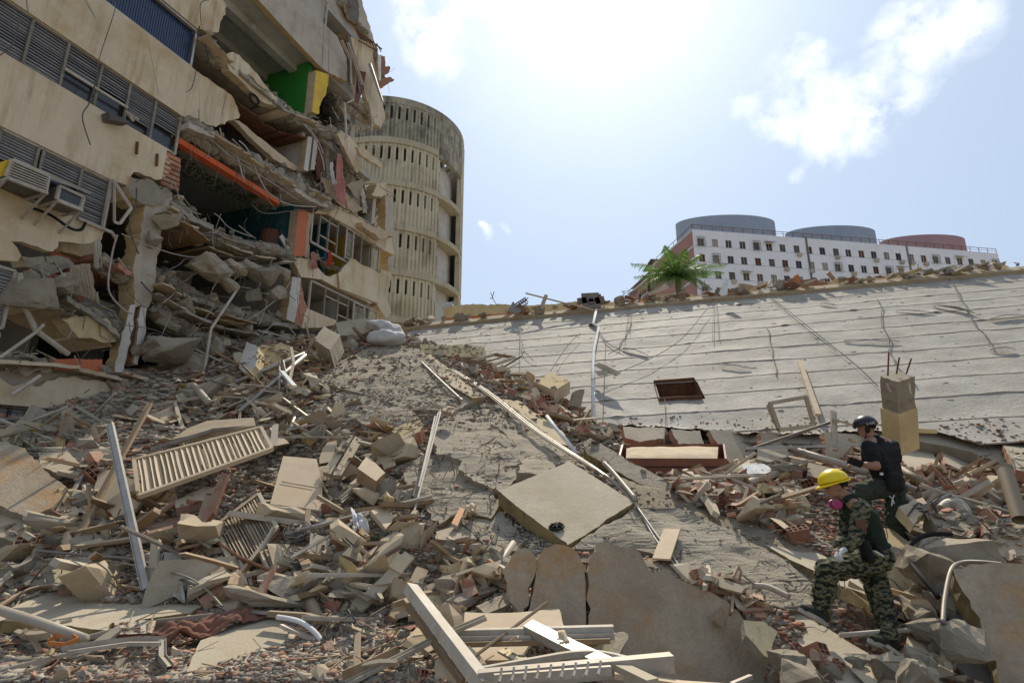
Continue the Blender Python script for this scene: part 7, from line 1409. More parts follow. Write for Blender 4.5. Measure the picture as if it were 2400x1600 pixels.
for a_, c_, m_, lab in (((1700, 692), (1800, 668), 'wood', 'brown plank lying behind the standing white board'), ((1740, 688), (1800, 662), 'board', 'upper pale lath of the heap right of the white board'), ((1745, 692), (1795, 680), 'board', 'lower pale lath of the heap right of the white board'), ((1728, 696), (1736, 666), 'wood', 'short brown post in the lath heap'), ((1785, 690), (1808, 656), 'board', 'curved pale lath at the right of the lath heap'), ((1750, 668), (1790, 690), 'board', 'crossed pale lath in the lath heap'), ((1520, 690), (1565, 672), 'wood', 'brown plank pointing up before the palm'), ((1940, 638), (1962, 664), 'wood', 'leaning dark board on the roof edge before the white block'), ((2150, 648), (2152, 618), 'rust', 'thin rebar standing before the white block'), ((1656, 690), (1650, 655), 'rust', 'thin rebar between the palm and the white board')):
    t_ = .02 if m_ == 'rust' else .08; Yd = RT(a_[0], a_[1]).y+.1; tag(B().box(U(a_[0], a_[1], Yd), U(c_[0], c_[1], Yd+.1), t_, t_*.7 if m_ != 'wood' else .14).mk('lath', m_), lab, 'lath')
for pts, m_, lab in (([(1830, 668), (1850, 652), (1880, 656), (1905, 652), (1940, 662), (1935, 672), (1835, 682)], 'brick', 'broken ochre brick parapet stub on the roof edge'), ([(1862, 668), (1862, 646), (1872, 642), (1873, 668)], 'leather_orange', 'rusty upright stub in the brick heap on the roof edge'), ([(1930, 660), (2000, 652), (2120, 640), (2125, 650), (2000, 664), (1950, 668)], 'plaster', 'long pale slab strip lying on the roof edge'), ([(2148, 640), (2160, 633), (2320, 618), (2345, 624), (2250, 636), (2150, 648)], 'sack', 'whitish corrugated sheet lying on the roof edge at the right'), ([(2318, 625), (2330, 612), (2352, 618), (2370, 628), (2340, 634)], 'ochre_wall', 'small rubble stub on the far right of the roof edge'), ([(1500, 700), (1560, 688), (1660, 690), (1660, 700), (1520, 710)], 'plaster', 'pale slab strip lying on the roof edge under the palm')):
    Yd = RT(pts[0][0], 700).y; Ye = RT(pts[2][0], 700).y
    plate('rubble_piece', [U(x, y, Yd+(Ye-Yd)*(x-pts[0][0])/max(1, pts[2][0]-pts[0][0])+.05) for x, y in pts], .3 if m_ != 'sack' else .08, m_, None, amp=.06, step=.15, m_edge=m_, regt=None, label=lab, cat='rubble piece', away=Vector((0, 1, -.1)))
rr = random.Random(77)
for k in range(230):
    a_ = rr.random()*RLEN*.97; p = RQ(a_, rr.uniform(-.5, -.1), .22+.1*rr.random()); kk = rr.random(); sz = rr.uniform(.1, .34) if rr.random() < .8 else rr.uniform(.3, .6)
    wh = where(p)
    if kk < .4: queue('plaster_fragment', rr.choice(PL), p, (rr.uniform(-.4, .4), rr.uniform(-.4, .4), rr.uniform(0, 6)), (sz*1.4,)*3, 'flat beige plaster fragment '+wh, 'plaster fragment', 'plaster fragments '+wh, (.45, .385, .285))
    elif kk < .8: queue('concrete_chunk', rr.choice(CH), p, (rr.uniform(-.4, .4), rr.uniform(-.4, .4), rr.uniform(0, 6)), (sz, sz, sz*.7), 'grey concrete chunk '+wh, 'concrete chunk', 'concrete chunks '+wh, (.34, .3, .245))
    else: queue('brick_shard', rr.choice(SH), p, (rr.uniform(-.6, .6), rr.uniform(-.4, .4), rr.uniform(0, 6)), (sz*1.2,)*3, 'reddish brick shard '+wh, 'brick shard', 'brick shards '+wh, (.4, .21, .14))
# things on the roof slope
P3 = [RP(1398, 725, .25), RP(1390, 758, .12), RP(1403, 766, .1), RP(1392, 820, .1), RP(1390, 860, .1), RP(1391, 985, .1)]
tag(B().tube(P3, .045, 8).mk('drain_pipe', 'plastic_white', smooth=True), 'thin white pipe running down the tilted roof', 'pipe'); inst(CH[0], 'concrete_block', RP(1390, 758, .08), (0, 0, 0), (.3, .3, .2), 'small block tied to the white pipe on the roof', 'block', None)
plate('metal_sheet', [RP(1393, 855, .35), RP(1402, 850, .5), RP(1458, 873, .45), RP(1444, 882, .3), RP(1420, 875, .3)], .03, 'plaster_white', None, amp=.02, label='bent whitish sheet sticking up from the roof slope', cat='sheet', regt=None)
plate('metal_sheet', [RP(1393, 868, .25), RP(1420, 868, .4), RP(1425, 880, .3), RP(1400, 880, .2)], .03, 'plaster_white', None, amp=.02, label='smaller torn sheet below the bent one on the roof slope', cat='sheet', regt=None)
for i, pts in enumerate(([(1222, 730), (1220, 800), (1220, 880)], [(1219, 790), (1228, 820), (1250, 845)], [(1360, 780), (1330, 810), (1290, 870)], [(1660, 720), (1590, 800), (1480, 860), (1385, 890)], [(1475, 720), (1468, 770), (1464, 800)], [(1480, 722), (1476, 780)], [(1800, 690), (1900, 770), (2000, 850), (2058, 905)], [(1800, 692), (1880, 762), (1960, 822)], [(1672, 700), (1670, 800)], [(1678, 705), (1684, 790)], [(1420, 790), (1416, 900), (1410, 1040)], [(1140, 880), (1180, 860), (1222, 835)], [(1558, 935), (1560, 985), (1556, 1040)])):
    tag(B().tube(smoothpath([RP(x, y, .10 if i not in (2, 3) else .2) for x, y in pts], 6), .009 if i not in (11,) else .03, 4).mk('loose_cable', 'black_gear' if i != 0 else 'wire'), ['pale looped cable at the left end of the roof', 'curling cable end beside the pale looped cable', 'cable crossing the roof slope left of the white pipe', 'longest diagonal cable on the roof, reaching the bent sheet', 'short upright cable right of the white pipe top', 'twin of the short upright cable right of the white pipe', 'long sagging cable leading to the yellow column', 'second cable beside the one leading to the yellow column', 'straight hanging cable below the palm', 'straight hanging cable right of the one below the palm', 'thin cable running down just right of the white pipe', 'thick dark rod lying over bricks near the wooden frame', 'cable hanging from the dark opening of the roof'][i], 'cable')
# ------------------------------------------------------------------ people
def ball(bm, c, r, sub=2):
    m_ = Matrix.Translation(c)@Matrix.Diagonal((*( (r, r, r) if isinstance(r, (int, float)) else r), 1)); bmesh.ops.create_icosphere(bm, subdivisions=sub, radius=1, matrix=m_)
def cap(bm, a, b_, ra, rb, flat=None):
    a = Vector(a); b_ = Vector(b_); n = max(2, int((b_-a).length/(min(ra, rb)*.35)))
    for i in range(n+1):
        t = i/n; ball(bm, a.lerp(b_, t), ra+(rb-ra)*t, 2)
def solid(name, bm, m, parent, vox=.012, smooth_=6, fold=0., fs=9., **k):
    me = bpy.data.meshes.new('tmp'); bm.to_mesh(me); bm.free(); o = bpy.data.objects.new('tmp', me); col.objects.link(o)
    r_ = o.modifiers.new('r', 'REMESH'); r_.mode = 'VOXEL'; r_.voxel_size = vox; r_.use_smooth_shade = True
    s_ = o.modifiers.new('s', 'SMOOTH'); s_.iterations = smooth_; s_.factor = .5
    dg = bpy.context.evaluated_depsgraph_get(); dg.update(); ev = o.evaluated_get(dg); m2 = bpy.data.meshes.new_from_object(ev)
    vs = [v.co.copy() for v in m2.vertices]; ns = [v.normal.copy() for v in m2.vertices]; fs_ = [tuple(p.vertices) for p in m2.polygons]
    bpy.data.objects.remove(o)
    if fold:
        for i, v in enumerate(vs):
            q_ = Vector((v.x*fs, v.y*fs, v.z*fs*1.9)); w_ = noise.noise(q_+Vector((noise.noise(v*6)*1.5, 0, 0))); vs[i] = v+ns[i]*((1-abs(w_)*2.2)*fold)
    return mk(name, vs, fs_, m, parent, smooth=True, **k)
def hand(bm, w_, dirv, up, n=(.0, .0, .0), curl=.9, s=1.):
    """palm and five bent fingers starting at the wrist w_, pointing along dirv; fingers curl towards -up"""
    d = Vector(dirv).normalized(); u = (Vector(up)-d*Vector(up).dot(d)).normalized(); sd = d.cross(u)
    for k in (-1.2, -.4, .4, 1.2): cap(bm, w_+d*.015*s+sd*k*.014*s, w_+d*.085*s+sd*k*.019*s, .015*s, .013*s)
    for i, (k, ln) in enumerate(((-1.45, .060), (-.5, .075), (.45, .080), (1.4, .070))):
        p = w_+d*.088*s+sd*k*.020*s; a = 0
        for j in range(3):
            a += curl*(.45+.25*j); q_ = p+(d*math.cos(a)-u*math.sin(a))*ln*s*(.45, .32, .26)[j]; cap(bm, p, q_, .0098*s, .0088*s); p = q_
    p = w_+d*.03*s+sd*.030*s; q_ = p+(d*.7+sd*.6-u*.4)*.042*s; cap(bm, p, q_, .013*s, .011*s); cap(bm, q_, q_+(d*.9-u*.5-sd*.1)*.035*s, .0105*s, .009*s)
def headshape(bm, c, f_, up_, s=1., tilt=0):
    f_ = Vector(f_).normalized(); u = Vector(up_).normalized(); sd = f_.cross(u).normalized(); u = sd.cross(f_).normalized()
    def e(o, r_):
        o = Vector(o); cc = c+(f_*o.x+sd*o.y+u*o.z)*s; R_ = Matrix((f_, sd, u)).transposed().to_4x4(); bmesh.ops.create_icosphere(bm, subdivisions=3, radius=1, matrix=Matrix.Translation(cc)@R_@Matrix.Diagonal((r_[0]*s, r_[1]*s, r_[2]*s, 1)))
    e((-.008, 0, .02), (.098, .077, .098)); e((.03, 0, -.045), (.058, .055, .062)); e((.058, 0, -.085), (.026, .026, .020)); e((.02, 0, -.065), (.06, .056, .035))
    e((.093, 0, -.012), (.010, .010, .022)); e((.103, 0, -.028), (.013, .014, .011)); e((.078, 0, .022), (.017, .052, .011)); e((.084, 0, -.053), (.010, .023, .006)); e((.082, 0, -.064), (.009, .020, .006))
    for sg in (-1, 1): e((-.012, sg*.078, -.012), (.017, .010, .030)); e((.062, sg*.040, -.022), (.022, .018, .02))
def dirs(f_, up_):
    f_ = Vector(f_).normalized(); u = Vector(up_).normalized(); sd = f_.cross(u).normalized(); return f_, sd, sd.cross(f_).normalized()
# --- man in camouflage with the yellow helmet
Y0_ = 5.6
m1 = thing('person', 'man in yellow hard hat, dark green vest and camouflage, stepping up over the rubble', 'person', U(2000, 1500, 5.5))
hd = U(1958, 1139, 5.6); f1 = Vector((-.93, .2, -.22)); up1 = Vector((-.22, .05, 1)); F1, S1, U1 = dirs(f1, up1)
ch = U(2018, 1214, 5.6); wa = U(2040, 1268, 5.6); pv = U(2040, 1304, 5.6); ax = Vector((.22, .97, 0)).normalized()
shn, shf = U(2003, 1192, 5.6)-ax*.17, U(2003, 1190, 5.6)+ax*.17
nk = U(1984, 1170, 5.6)
eln, wrn = U(2006, 1262, 5.33), U(1984, 1284, 5.30); elf, wrf = U(1978, 1250, 5.80), U(1966, 1280, 5.62)
hipn, hipf = pv-ax*.09, pv+ax*.09
knf, anf, tof, hef = U(1938, 1336, 5.40), U(1926, 1430, 5.45), U(1878, 1431, 5.42), U(1934, 1461, 5.45)
knr, anr, tor, her = U(2062, 1398, 5.55), U(2085, 1498, 5.33), U(2034, 1500, 5.28), U(2098, 1530, 5.32)
bm = bmesh.new(); headshape(bm, hd, F1, U1); cap(bm, hd-U1*.06-F1*.02, nk, .058, .062); cap(bm, nk, ch, .065, .10); cap(bm, ch, wa, .10, .095); cap(bm, wa, pv, .095, .10)
for a_, e_, w_ in ((shn, eln, wrn), (shf, elf, wrf)): cap(bm, nk.lerp(a_, .4), a_, .06, .058); cap(bm, a_, e_, .05, .038); cap(bm, e_, w_, .038, .026)
hand(bm, wrf, (-.5, -.2, -.5), (-.6, 0, .7), curl=.9)
for h_, k_, a_ in ((hipn, knf, anf), (hipf, knr, anr)): cap(bm, h_, k_, .08, .055); cap(bm, k_, a_, .052, .038)
solid('body', bm, 'skin', m1, .008, 3)
bm = bmesh.new()                                          # camouflage sleeves
for a_, e_, w_ in ((shn, eln, wrn), (shf, elf, wrf)): cap(bm, a_, e_, .072, .056); cap(bm, e_, e_.lerp(w_, .92), .056, .043)
solid('sleeves', bm, 'camo', m1, .010, 3, .015, 11)
bm = bmesh.new()                                          # dark green vest
cap(bm, nk-F1*.0-Vector((-.02, 0, .02)), ch+Vector((.0, 0, .03)), .085, .14)
for t in (-.12, -.06, 0, .06, .12): cap(bm, U(2003, 1196, 5.6)+ax*t*1.25, ch+ax*t*1.1, .08, .108); cap(bm, ch+ax*t*1.1, wa+ax*t*.8, .110, .104); cap(bm, wa+ax*t*.8, pv+ax*t*.7+Vector((0, 0, .05)), .104, .110)
cap(bm, U(2035, 1218, 5.6), U(2052, 1268, 5.6), .1, .1)
solid('vest', bm, 'olive_vest', m1, .014, 5, .007, 7)
bm = bmesh.new(); 
for p_, q_ in (((nk+Vector((.05, 0, .02))-ax*.06), (nk+Vector((.05, 0, .02))+ax*.06)), (nk+Vector((-.02, 0, .0))-ax*.07, nk+Vector((.05, 0, .03))-ax*.07)): cap(bm, p_, q_, .035, .035)
solid('collar', bm, 'olive_vest', m1, .012, 3)
bm = bmesh.new()                                          # trousers
for t in (-.09, 0, .09): ball(bm, pv+ax*t+Vector((.02, 0, 0)), (.145, .10, .12), 3)
cap(bm, hipn+Vector((0, 0, -.02)), knf, .118, .092); cap(bm, knf, knf.lerp(anf, .5), .092, .086); cap(bm, knf.lerp(anf, .5), anf+Vector((0, 0, .04)), .086, .068)
cap(bm, hipf+Vector((0, 0, -.02)), knr, .118, .090); cap(bm, knr, knr.lerp(anr, .5), .090, .085); cap(bm, knr.lerp(anr, .5), anr+Vector((0, 0, .04)), .084, .068)
cap(bm, hipn.lerp(knf, .45)-ax*.07, hipn.lerp(knf, .75)-ax*.06, .06, .06)
solid('trousers', bm, 'camo', m1, .010, 3, .019, 9)
b = B(); b.tube([wa+Vector((0, 0, -.03))+ax*.15*math.sin(a)+Vector((.02+.135*math.cos(a), 0, 0)) for a in [2*math.pi*k/20 for k in range(21)]], .022, 6, cap=False); b.mk('belt', 'black_gear', m1, smooth=True)
bm = bmesh.new(); pk = U(2026, 1275, 5.35); cap(bm, pk, pk+Vector((.03, 0, -.12)), .05, .045); cap(bm, U(2055, 1280, 5.38), U(2068, 1300, 5.42), .03, .025); solid('belt_pouch', bm, 'black_gear', m1, .012, 3)
b = B(); b.box(U(2046, 1290, 5.33), U(2066, 1302, 5.36), .05, .012); b.mk('paper_slip', 'plastic_white', m1)
def shoe(parent, toe, heel, ank, up=Vector((0, 0, 1)), m_='shoe_green', sole='sole_white'):
    d = (toe-heel).normalized(); sd = d.cross(up).normalized(); u = sd.cross(d); L_ = .27; c = heel; bm = bmesh.new()
    cap(bm, c+u*.045+d*.02, c+d*.11+u*.05, .047, .048); cap(bm, c+d*.11+u*.045, c+d*(L_-.04)+u*.032, .046, .034); cap(bm, c+d*.03+u*.06, ank, .045, .045)
    for k in (-1, 1): cap(bm, c+d*.14+sd*k*.014+u*.035, c+d*.22+sd*k*.014+u*.03, .034, .03)
    solid('shoe', bm, m_, parent, .009, 3)
    b = B(); n = 24; vs = []
    for k in range(n):
        a = 2*math.pi*k/n; x = c+d*(L_/2-.015+math.cos(a)*(L_/2+.01))+sd*math.sin(a)*(.05 if math.cos(a) > -.2 else .042); vs += [x-u*.012, x+u*.022]
    fs = [(k*2, (k*2+2) % (2*n), (k*2+3) % (2*n), k*2+1) for k in range(n)]+[tuple(range(0, 2*n, 2))[::-1], tuple(range(1, 2*n, 2))]
    b.add(vs, fs); b.mk('sole', sole, parent)
shoe(m1, tof, hef, anf); shoe(m1, tor, her, anr)
bm = bmesh.new(); gd = (U(1970, 1293, 5.28)-wrn).normalized(); cap(bm, wrn-gd*.03, wrn+gd*.01, .036, .03); hand(bm, wrn, gd, (-.5, 0, .8), curl=1.1, s=1.12); solid('glove', bm, 'glove', m1, .008, 2)
b = B(); b.tube([U(1976, 1290, 5.27), U(1930, 1289, 5.3)], .007, 6); b.mk('tool_rod', 'dull_metal', m1) if False else tag(b.mk('probe_rod', 'dull_metal'), 'thin dark rod held in the gloved hand of the man in camouflage', 'rod')
def helmet(parent, c, F_, S_, U_, m_, brim=True, r=(.135, .112, .112), low=-.0):
    bm = bmesh.new(); bmesh.ops.create_uvsphere(bm, u_segments=36, v_segments=22, radius=1); bmesh.ops.delete(bm, geom=[v for v in bm.verts if v.co.z < low-.02], context='VERTS')
    vs = []; 
    for v in bm.verts:
        q_ = v.co; k = 1.0
        if brim: k += .035*max(0, math.cos(q_.y*9))*(1 if abs(q_.y) < .17 else 0)*(q_.z > .2)
        vs.append(c+F_*q_.x*r[0]*k+S_*q_.y*r[1]*k+U_*q_.z*r[2]*k)
    fs = [tuple(v.index for v in f.verts) for f in bm.faces]; bm.free(); o = mk('helmet_shell', vs, fs, m_, parent, smooth=True); so_ = o.modifiers.new('t', 'SOLIDIFY'); so_.thickness = .004
    if brim:
        b = B(); n = 40; vs = []
        for k in range(n):
            a = 2*math.pi*k/n; ca, sa = math.cos(a), math.sin(a); ex = 1+.10+(.26*max(0, ca)**2.5); p = c+F_*ca*r[0]*.985+S_*sa*r[1]*.985; q_ = c+F_*ca*r[0]*ex+S_*sa*r[1]*1.09-U_*(.012+.018*max(0, ca))
            vs += [p, q_, q_-U_*.006, p-U_*.008]
        fs = []
        for k in range(n):
            for j in range(4): fs.append((k*4+j, ((k+1) % n)*4+j, ((k+1) % n)*4+(j+1) % 4, k*4+(j+1) % 4))
        b.add(vs, fs); b.mk('brim', m_, parent, smooth=True)
hc_ = hd+U1*.045
helmet(m1, hc_, F1, S1, U1, 'helmet_yellow')
bm = bmesh.new(); headshape(bm, hd+U1*.012-F1*.016, F1, U1, .99); bmesh.ops.delete(bm, geom=[v for v in bm.verts if (v.co-hd).dot(F1) > .03 or (v.co-hd).dot(U1) < -.035], context='VERTS'); solidh = bm
me = [v.co.copy() for v in bm.verts]; mk('hair', me, [tuple(v.index for v in f.verts) for f in (bm.verts.index_update() or bm.faces)], 'hair', m1, smooth=True); bm.free()
for sg, m_ in ((-1, 'hair'),): B().tube([hd+F1*.083+S1*.02*k+U1*.030 for k in (-2.4, 2.4)], .0045, 5).mk('eyebrows', 'hair', m1)
for sg in (-1, 1):
    bm = bmesh.new(); ball(bm, hd+F1*.079+S1*.032*sg+U1*.008, .0115, 2); mk('eye', [v.co for v in bm.verts], [tuple(v.index for v in f.verts) for f in bm.faces], 'hair', m1, smooth=True); bm.free()
rsp = hd+F1*.045-U1*.155
bm = bmesh.new(); ball(bm, rsp, (.04, .05, .04), 3); solid('respirator', bm, 'grey_rubber', m1, .008, 2)
for sg in (-1, 1):
    c = rsp+S1*.055*sg+F1*.01; d_ = (S1*sg+F1*.5).normalized(); B().tube([c, c+d_*.016, c+d_*.03, c+d_*.034], [.040, .044, .042, .03], 18).mk('filter', 'pink_filter', m1)
B().tube([rsp-F1*.03+S1*.05, nk+U1*.05-F1*.05+S1*.06, nk+U1*.06-F1*.1, nk+U1*.05-F1*.05-S1*.07, rsp-F1*.03-S1*.05], .007, 5).mk('strap', 'grey_rubber', m1)
b = B(); pc_ = shn.lerp(eln, .55)-ax*.066; b.box(pc_+Vector((0, 0, .05)), pc_-Vector((0, 0, .05)), .075, .012, up=ax); b.mk('arm_patch', 'wood_dark', m1)
# --- man in the black shirt with the black helmet
m2 = thing('person', 'man in black helmet, black t-shirt and green cargo trousers, climbing the bricks', 'person', U(2095, 1290, 7.3))
hd = U(2030, 1003, 7.3); F2, S2, U2 = dirs((-.80, .50, -.12), (-.08, 0, 1)); ax2 = Vector((.50, .80, 0)).normalized()*1.0; ax2 = Vector((.62, .76, 0)).normalized()
nk = U(2046, 1026, 7.3); ch = U(2062, 1062, 7.3); wa = U(2078, 1108, 7.3); pv = U(2084, 1136, 7.3)
shn, shf = U(2036, 1046, 7.15), U(2090, 1044, 7.45)
eln, wrn = U(2054, 1092, 7.02), U(2018, 1088, 7.12); elf, wrf = U(2102, 1092, 7.5), U(2080, 1100, 7.6)
hipn, hipf = U(2072, 1142, 7.22), U(2098, 1142, 7.38)
knl, anl = U(2018, 1150, 7.25), U(2028, 1225, 7.35); knr, anr = U(2098, 1215, 7.28), U(2112, 1272, 7.3)
her, tor = U(2118, 1290, 7.28), U(2066, 1286, 7.28); hel, tol = U(2036, 1240, 7.35), U(1992, 1236, 7.35)
bm = bmesh.new(); headshape(bm, hd, F2, U2); cap(bm, hd-U2*.07, nk+Vector((.0, 0, -.02)), .062, .07); cap(bm, nk, ch, .075, .11); cap(bm, ch, wa, .11, .105); cap(bm, wa, pv, .105, .11)
for a_, e_, w_ in ((shn, eln, wrn), (shf, elf, wrf)): cap(bm, nk.lerp(a_, .4), a_, .07, .065); cap(bm, a_, e_, .062, .050); cap(bm, e_, e_.lerp(w_, .35), .052, .05); cap(bm, e_.lerp(w_, .35), w_, .05, .03)
hand(bm, wrn, (-.8, .1, .1), (0, 0, 1), curl=.8, s=1.05); hand(bm, wrf, (-.8, .1, 0), (0, 0, 1), curl=.8)
for h_, k_, a_ in ((hipn, knl, anl), (hipf, knr, anr)): cap(bm, h_, k_, .085, .06); cap(bm, k_, a_, .056, .042)
solid('body', bm, 'skin', m2, .008, 3)
bm = bmesh.new()
for t in (-.9, -.45, 0, .45, .9):
    s1_ = U(2063, 1048, 7.3)+(shf-shn)*.5*t*.9; cap(bm, s1_, ch+(shf-shn)*.5*t*.66+Vector((0, 0, -.05)), .090, .132); cap(bm, ch+(shf-shn)*.5*t*.66, wa+(shf-shn)*.5*t*.42, .132, .122); cap(bm, wa+(shf-shn)*.5*t*.42, pv+(shf-shn)*.5*t*.42+Vector((0, 0, .05)), .122, .128)
cap(bm, nk-U2*.04, nk-U2*.07, .09, .12)
for a_, e_ in ((shn, eln), (shf, elf)): cap(bm, a_+Vector((0, 0, -.01)), a_.lerp(e_, .62), .088, .080)
solid('t_shirt', bm, 'tshirt_black', m2, .013, 4, .008, 7)
bm = bmesh.new()
for t in (-.1, 0, .1): ball(bm, pv+ax2*t+Vector((.0, 0, -.01)), (.14, .13, .13), 3)
cap(bm, hipn, knl, .12, .098); cap(bm, knl, anl+Vector((0, 0, .03)), .098, .078); cap(bm, hipf, knr, .122, .098); cap(bm, knr, knr.lerp(anr, .5), .098, .09); cap(bm, knr.lerp(anr, .5), anr+Vector((0, 0, .02)), .092, .085)
cap(bm, hipf.lerp(knr, .5)+Vector((.06, -.05, 0)), hipf.lerp(knr, .85)+Vector((.05, -.05, 0)), .055, .055)
solid('trousers', bm, 'trousers_green', m2, .010, 3, .019, 8)
shoe(m2, tor, her, anr, m_='black_gear', sole='black_gear'); shoe(m2, tol, hel, anl, m_='black_gear', sole='black_gear')
b = B(); b.tube([wa+Vector((0, 0, -.07))+ax2*.17*math.sin(a)+F2*(.14*math.cos(a)) for a in [2*math.pi*k/20 for k in range(21)]], .026, 6, cap=False); b.mk('belt', 'black_gear', m2, smooth=True)
bm = bmesh.new(); cap(bm, U(2100, 1120, 7.08), U(2106, 1142, 7.06), .07, .06); cap(bm, U(2088, 1118, 7.08), U(2092, 1142, 7.05), .07, .06); solid('hip_bag', bm, 'black_gear', m2, .012, 4)
b = B(); b.box(U(2063, 1110, 7.02), U(2069, 1110, 7.02), .02, .03); b.mk('badge', 'letter_white', m2)
b = B(); b.tube([U(2084, 1162, 7.0), U(2092, 1168, 6.98), U(2096, 1160, 7.0)], .006, 5); b.tube([U(2092, 1168, 6.98), U(2090, 1185, 6.98)], .007, 5); b.tube([U(2092, 1168, 6.98), U(2096, 1180, 6.98)], .006, 5); b.mk('white_cord', 'letter_white', m2)
hc_ = hd+U2*.03
helmet(m2, hc_, F2, S2, U2, 'helmet_black', brim=False, r=(.142, .125, .13), low=-.12)
bm = bmesh.new()
for sg in (-1, 1): ball(bm, hd+S2*.108*sg-F2*.01-U2*.025, (.03, .03, .045), 3)
cap(bm, hc_+F2*.12-U2*.0+S2*.07, hc_+F2*.12-S2*.07, .018, .018); cap(bm, hc_-F2*.12-U2*.06+S2*.03, hc_-F2*.12-U2*.06-S2*.03, .016, .016); solid('headset', bm, 'black_gear', m2, .008, 2)
for sg in (-1, 1): B().tube([hc_+S2*.115*sg-U2*.03, hd+S2*.07*sg-U2*.10+F2*.03, hd-U2*.125+F2*.05], .005, 4).mk('chin_strap', 'black_gear', m2)
bm = bmesh.new(); headshape(bm, hd+U2*.01-F2*.014, F2, U2, .985); bmesh.ops.delete(bm, geom=[v for v in bm.verts if (v.co-hd).dot(F2) > .0 or (v.co-hd).dot(U2) < -.04], context='VERTS'); bm.verts.index_update()
mk('hair', [v.co for v in bm.verts], [tuple(v.index for v in f.verts) for f in bm.faces], 'hair', m2, smooth=True); bm.free()
# letters on the helmet, curved round its shell
LET = {'C': [[(1, .85), (.75, 1), (.25, 1), (0, .75), (0, .25), (.25, 0), (.75, 0), (1, .15)]], 'I': [[(.5, 0), (.5, 1)]], 'P': [[(0, 0), (0, 1), (.75, 1), (1, .8), (1, .6), (.75, .45), (0, .45)]]}
lb = B(); hw = .020; back_ = -F2
def hs(u_, v_):      # u along the side of the helmet, v height; on the near side towards the camera
    a = math.radians(62)-u_*7.6; dd = (F2*math.cos(math.radians(180)-a*1.0)); ang = math.radians(100)+u_*6.2
    dv = (F2*math.cos(ang)*1.0 + (-S2 if (-S2).dot(CAM-hd) > 0 else S2)*math.sin(ang)); zz = v_; rr_ = math.sqrt(max(.01, 1-((zz)/.13)**2)); return hc_+F2*dv.dot(F2)*.145*rr_+S2*dv.dot(S2)*.128*rr_+U2*zz
wordw = .024*5
for i, chh in enumerate('CICPC'):
    for stroke in LET[chh]:
        for a_, c_ in zip(stroke, stroke[1:]):
            lb.box(hs(-.005+i*.024+a_[0]*.017, .0+a_[1]*.026), hs(-.005+i*.024+c_[0]*.017, .0+c_[1]*.026), .0045, .004)
lb.mk('helmet_lettering', 'letter_white', m2)
b = B(); ph = U(2006, 1083, 7.08); b.box(ph+Vector((-.09, 0, .03)), ph+Vector((.07, 0, -.03)), .02, .085, up=(0.2, -.6, .8)); tag(b.mk('tablet', 'phone'), 'dark handheld device held by the man in the black shirt', 'device')

# ------------------------------------------------------------------ scattered rubble: everything rests on what is already there
SB = BVHTree.FromPolygons(SURF_V, SURF_F)
import time; t0_ = time.time()
def hit(px, py):
    d = ray(px, py).normalized(); h, n, i, dist = SB.ray_cast(CAM, d)
    if h is None: return None
    return h, n, SURF_T[i], dist
KEEP = [(1436, 1030, 1712, 1118), (0, 1385, 480, 1458), (440, 1445, 750, 1600), (1780, 1380, 2010, 1570), (1985, 1450, 2150, 1580), (2040, 1120, 2140, 1310), (625, 1060, 765, 1205), (310, 1000, 645, 1165), (490, 1155, 640, 1350), (330, 1285, 440, 1405), (1160, 1075, 1500, 1285), (1085, 1425, 1330, 1600), (1130, 1380, 1600, 1600), (2050, 870, 2150, 1055), (240, 985, 350, 1390), (560, 1285, 662, 1410), (660, 1220, 790, 1345), (815, 1175, 935, 1305), (350, 1425, 640, 1500), (835, 1060, 905, 1130), (925, 1275, 1040, 1410), (1900, 1080, 2130, 1300), (1880, 1180, 2080, 1320), (2330, 1085, 2410, 1220)]
def kept(x, y): return any(a <= x <= c and b_ <= y <= d for a, b_, c, d in KEEP)
def inpoly(x, y, P):
    r_ = False; n = len(P)
    for i in range(n):
        x0, y0 = P[i]; x1, y1 = P[(i+1) % n]
        if (y0 > y) != (y1 > y) and x < (x1-x0)*(y-y0)/(y1-y0)+x0: r_ = not r_
    return r_
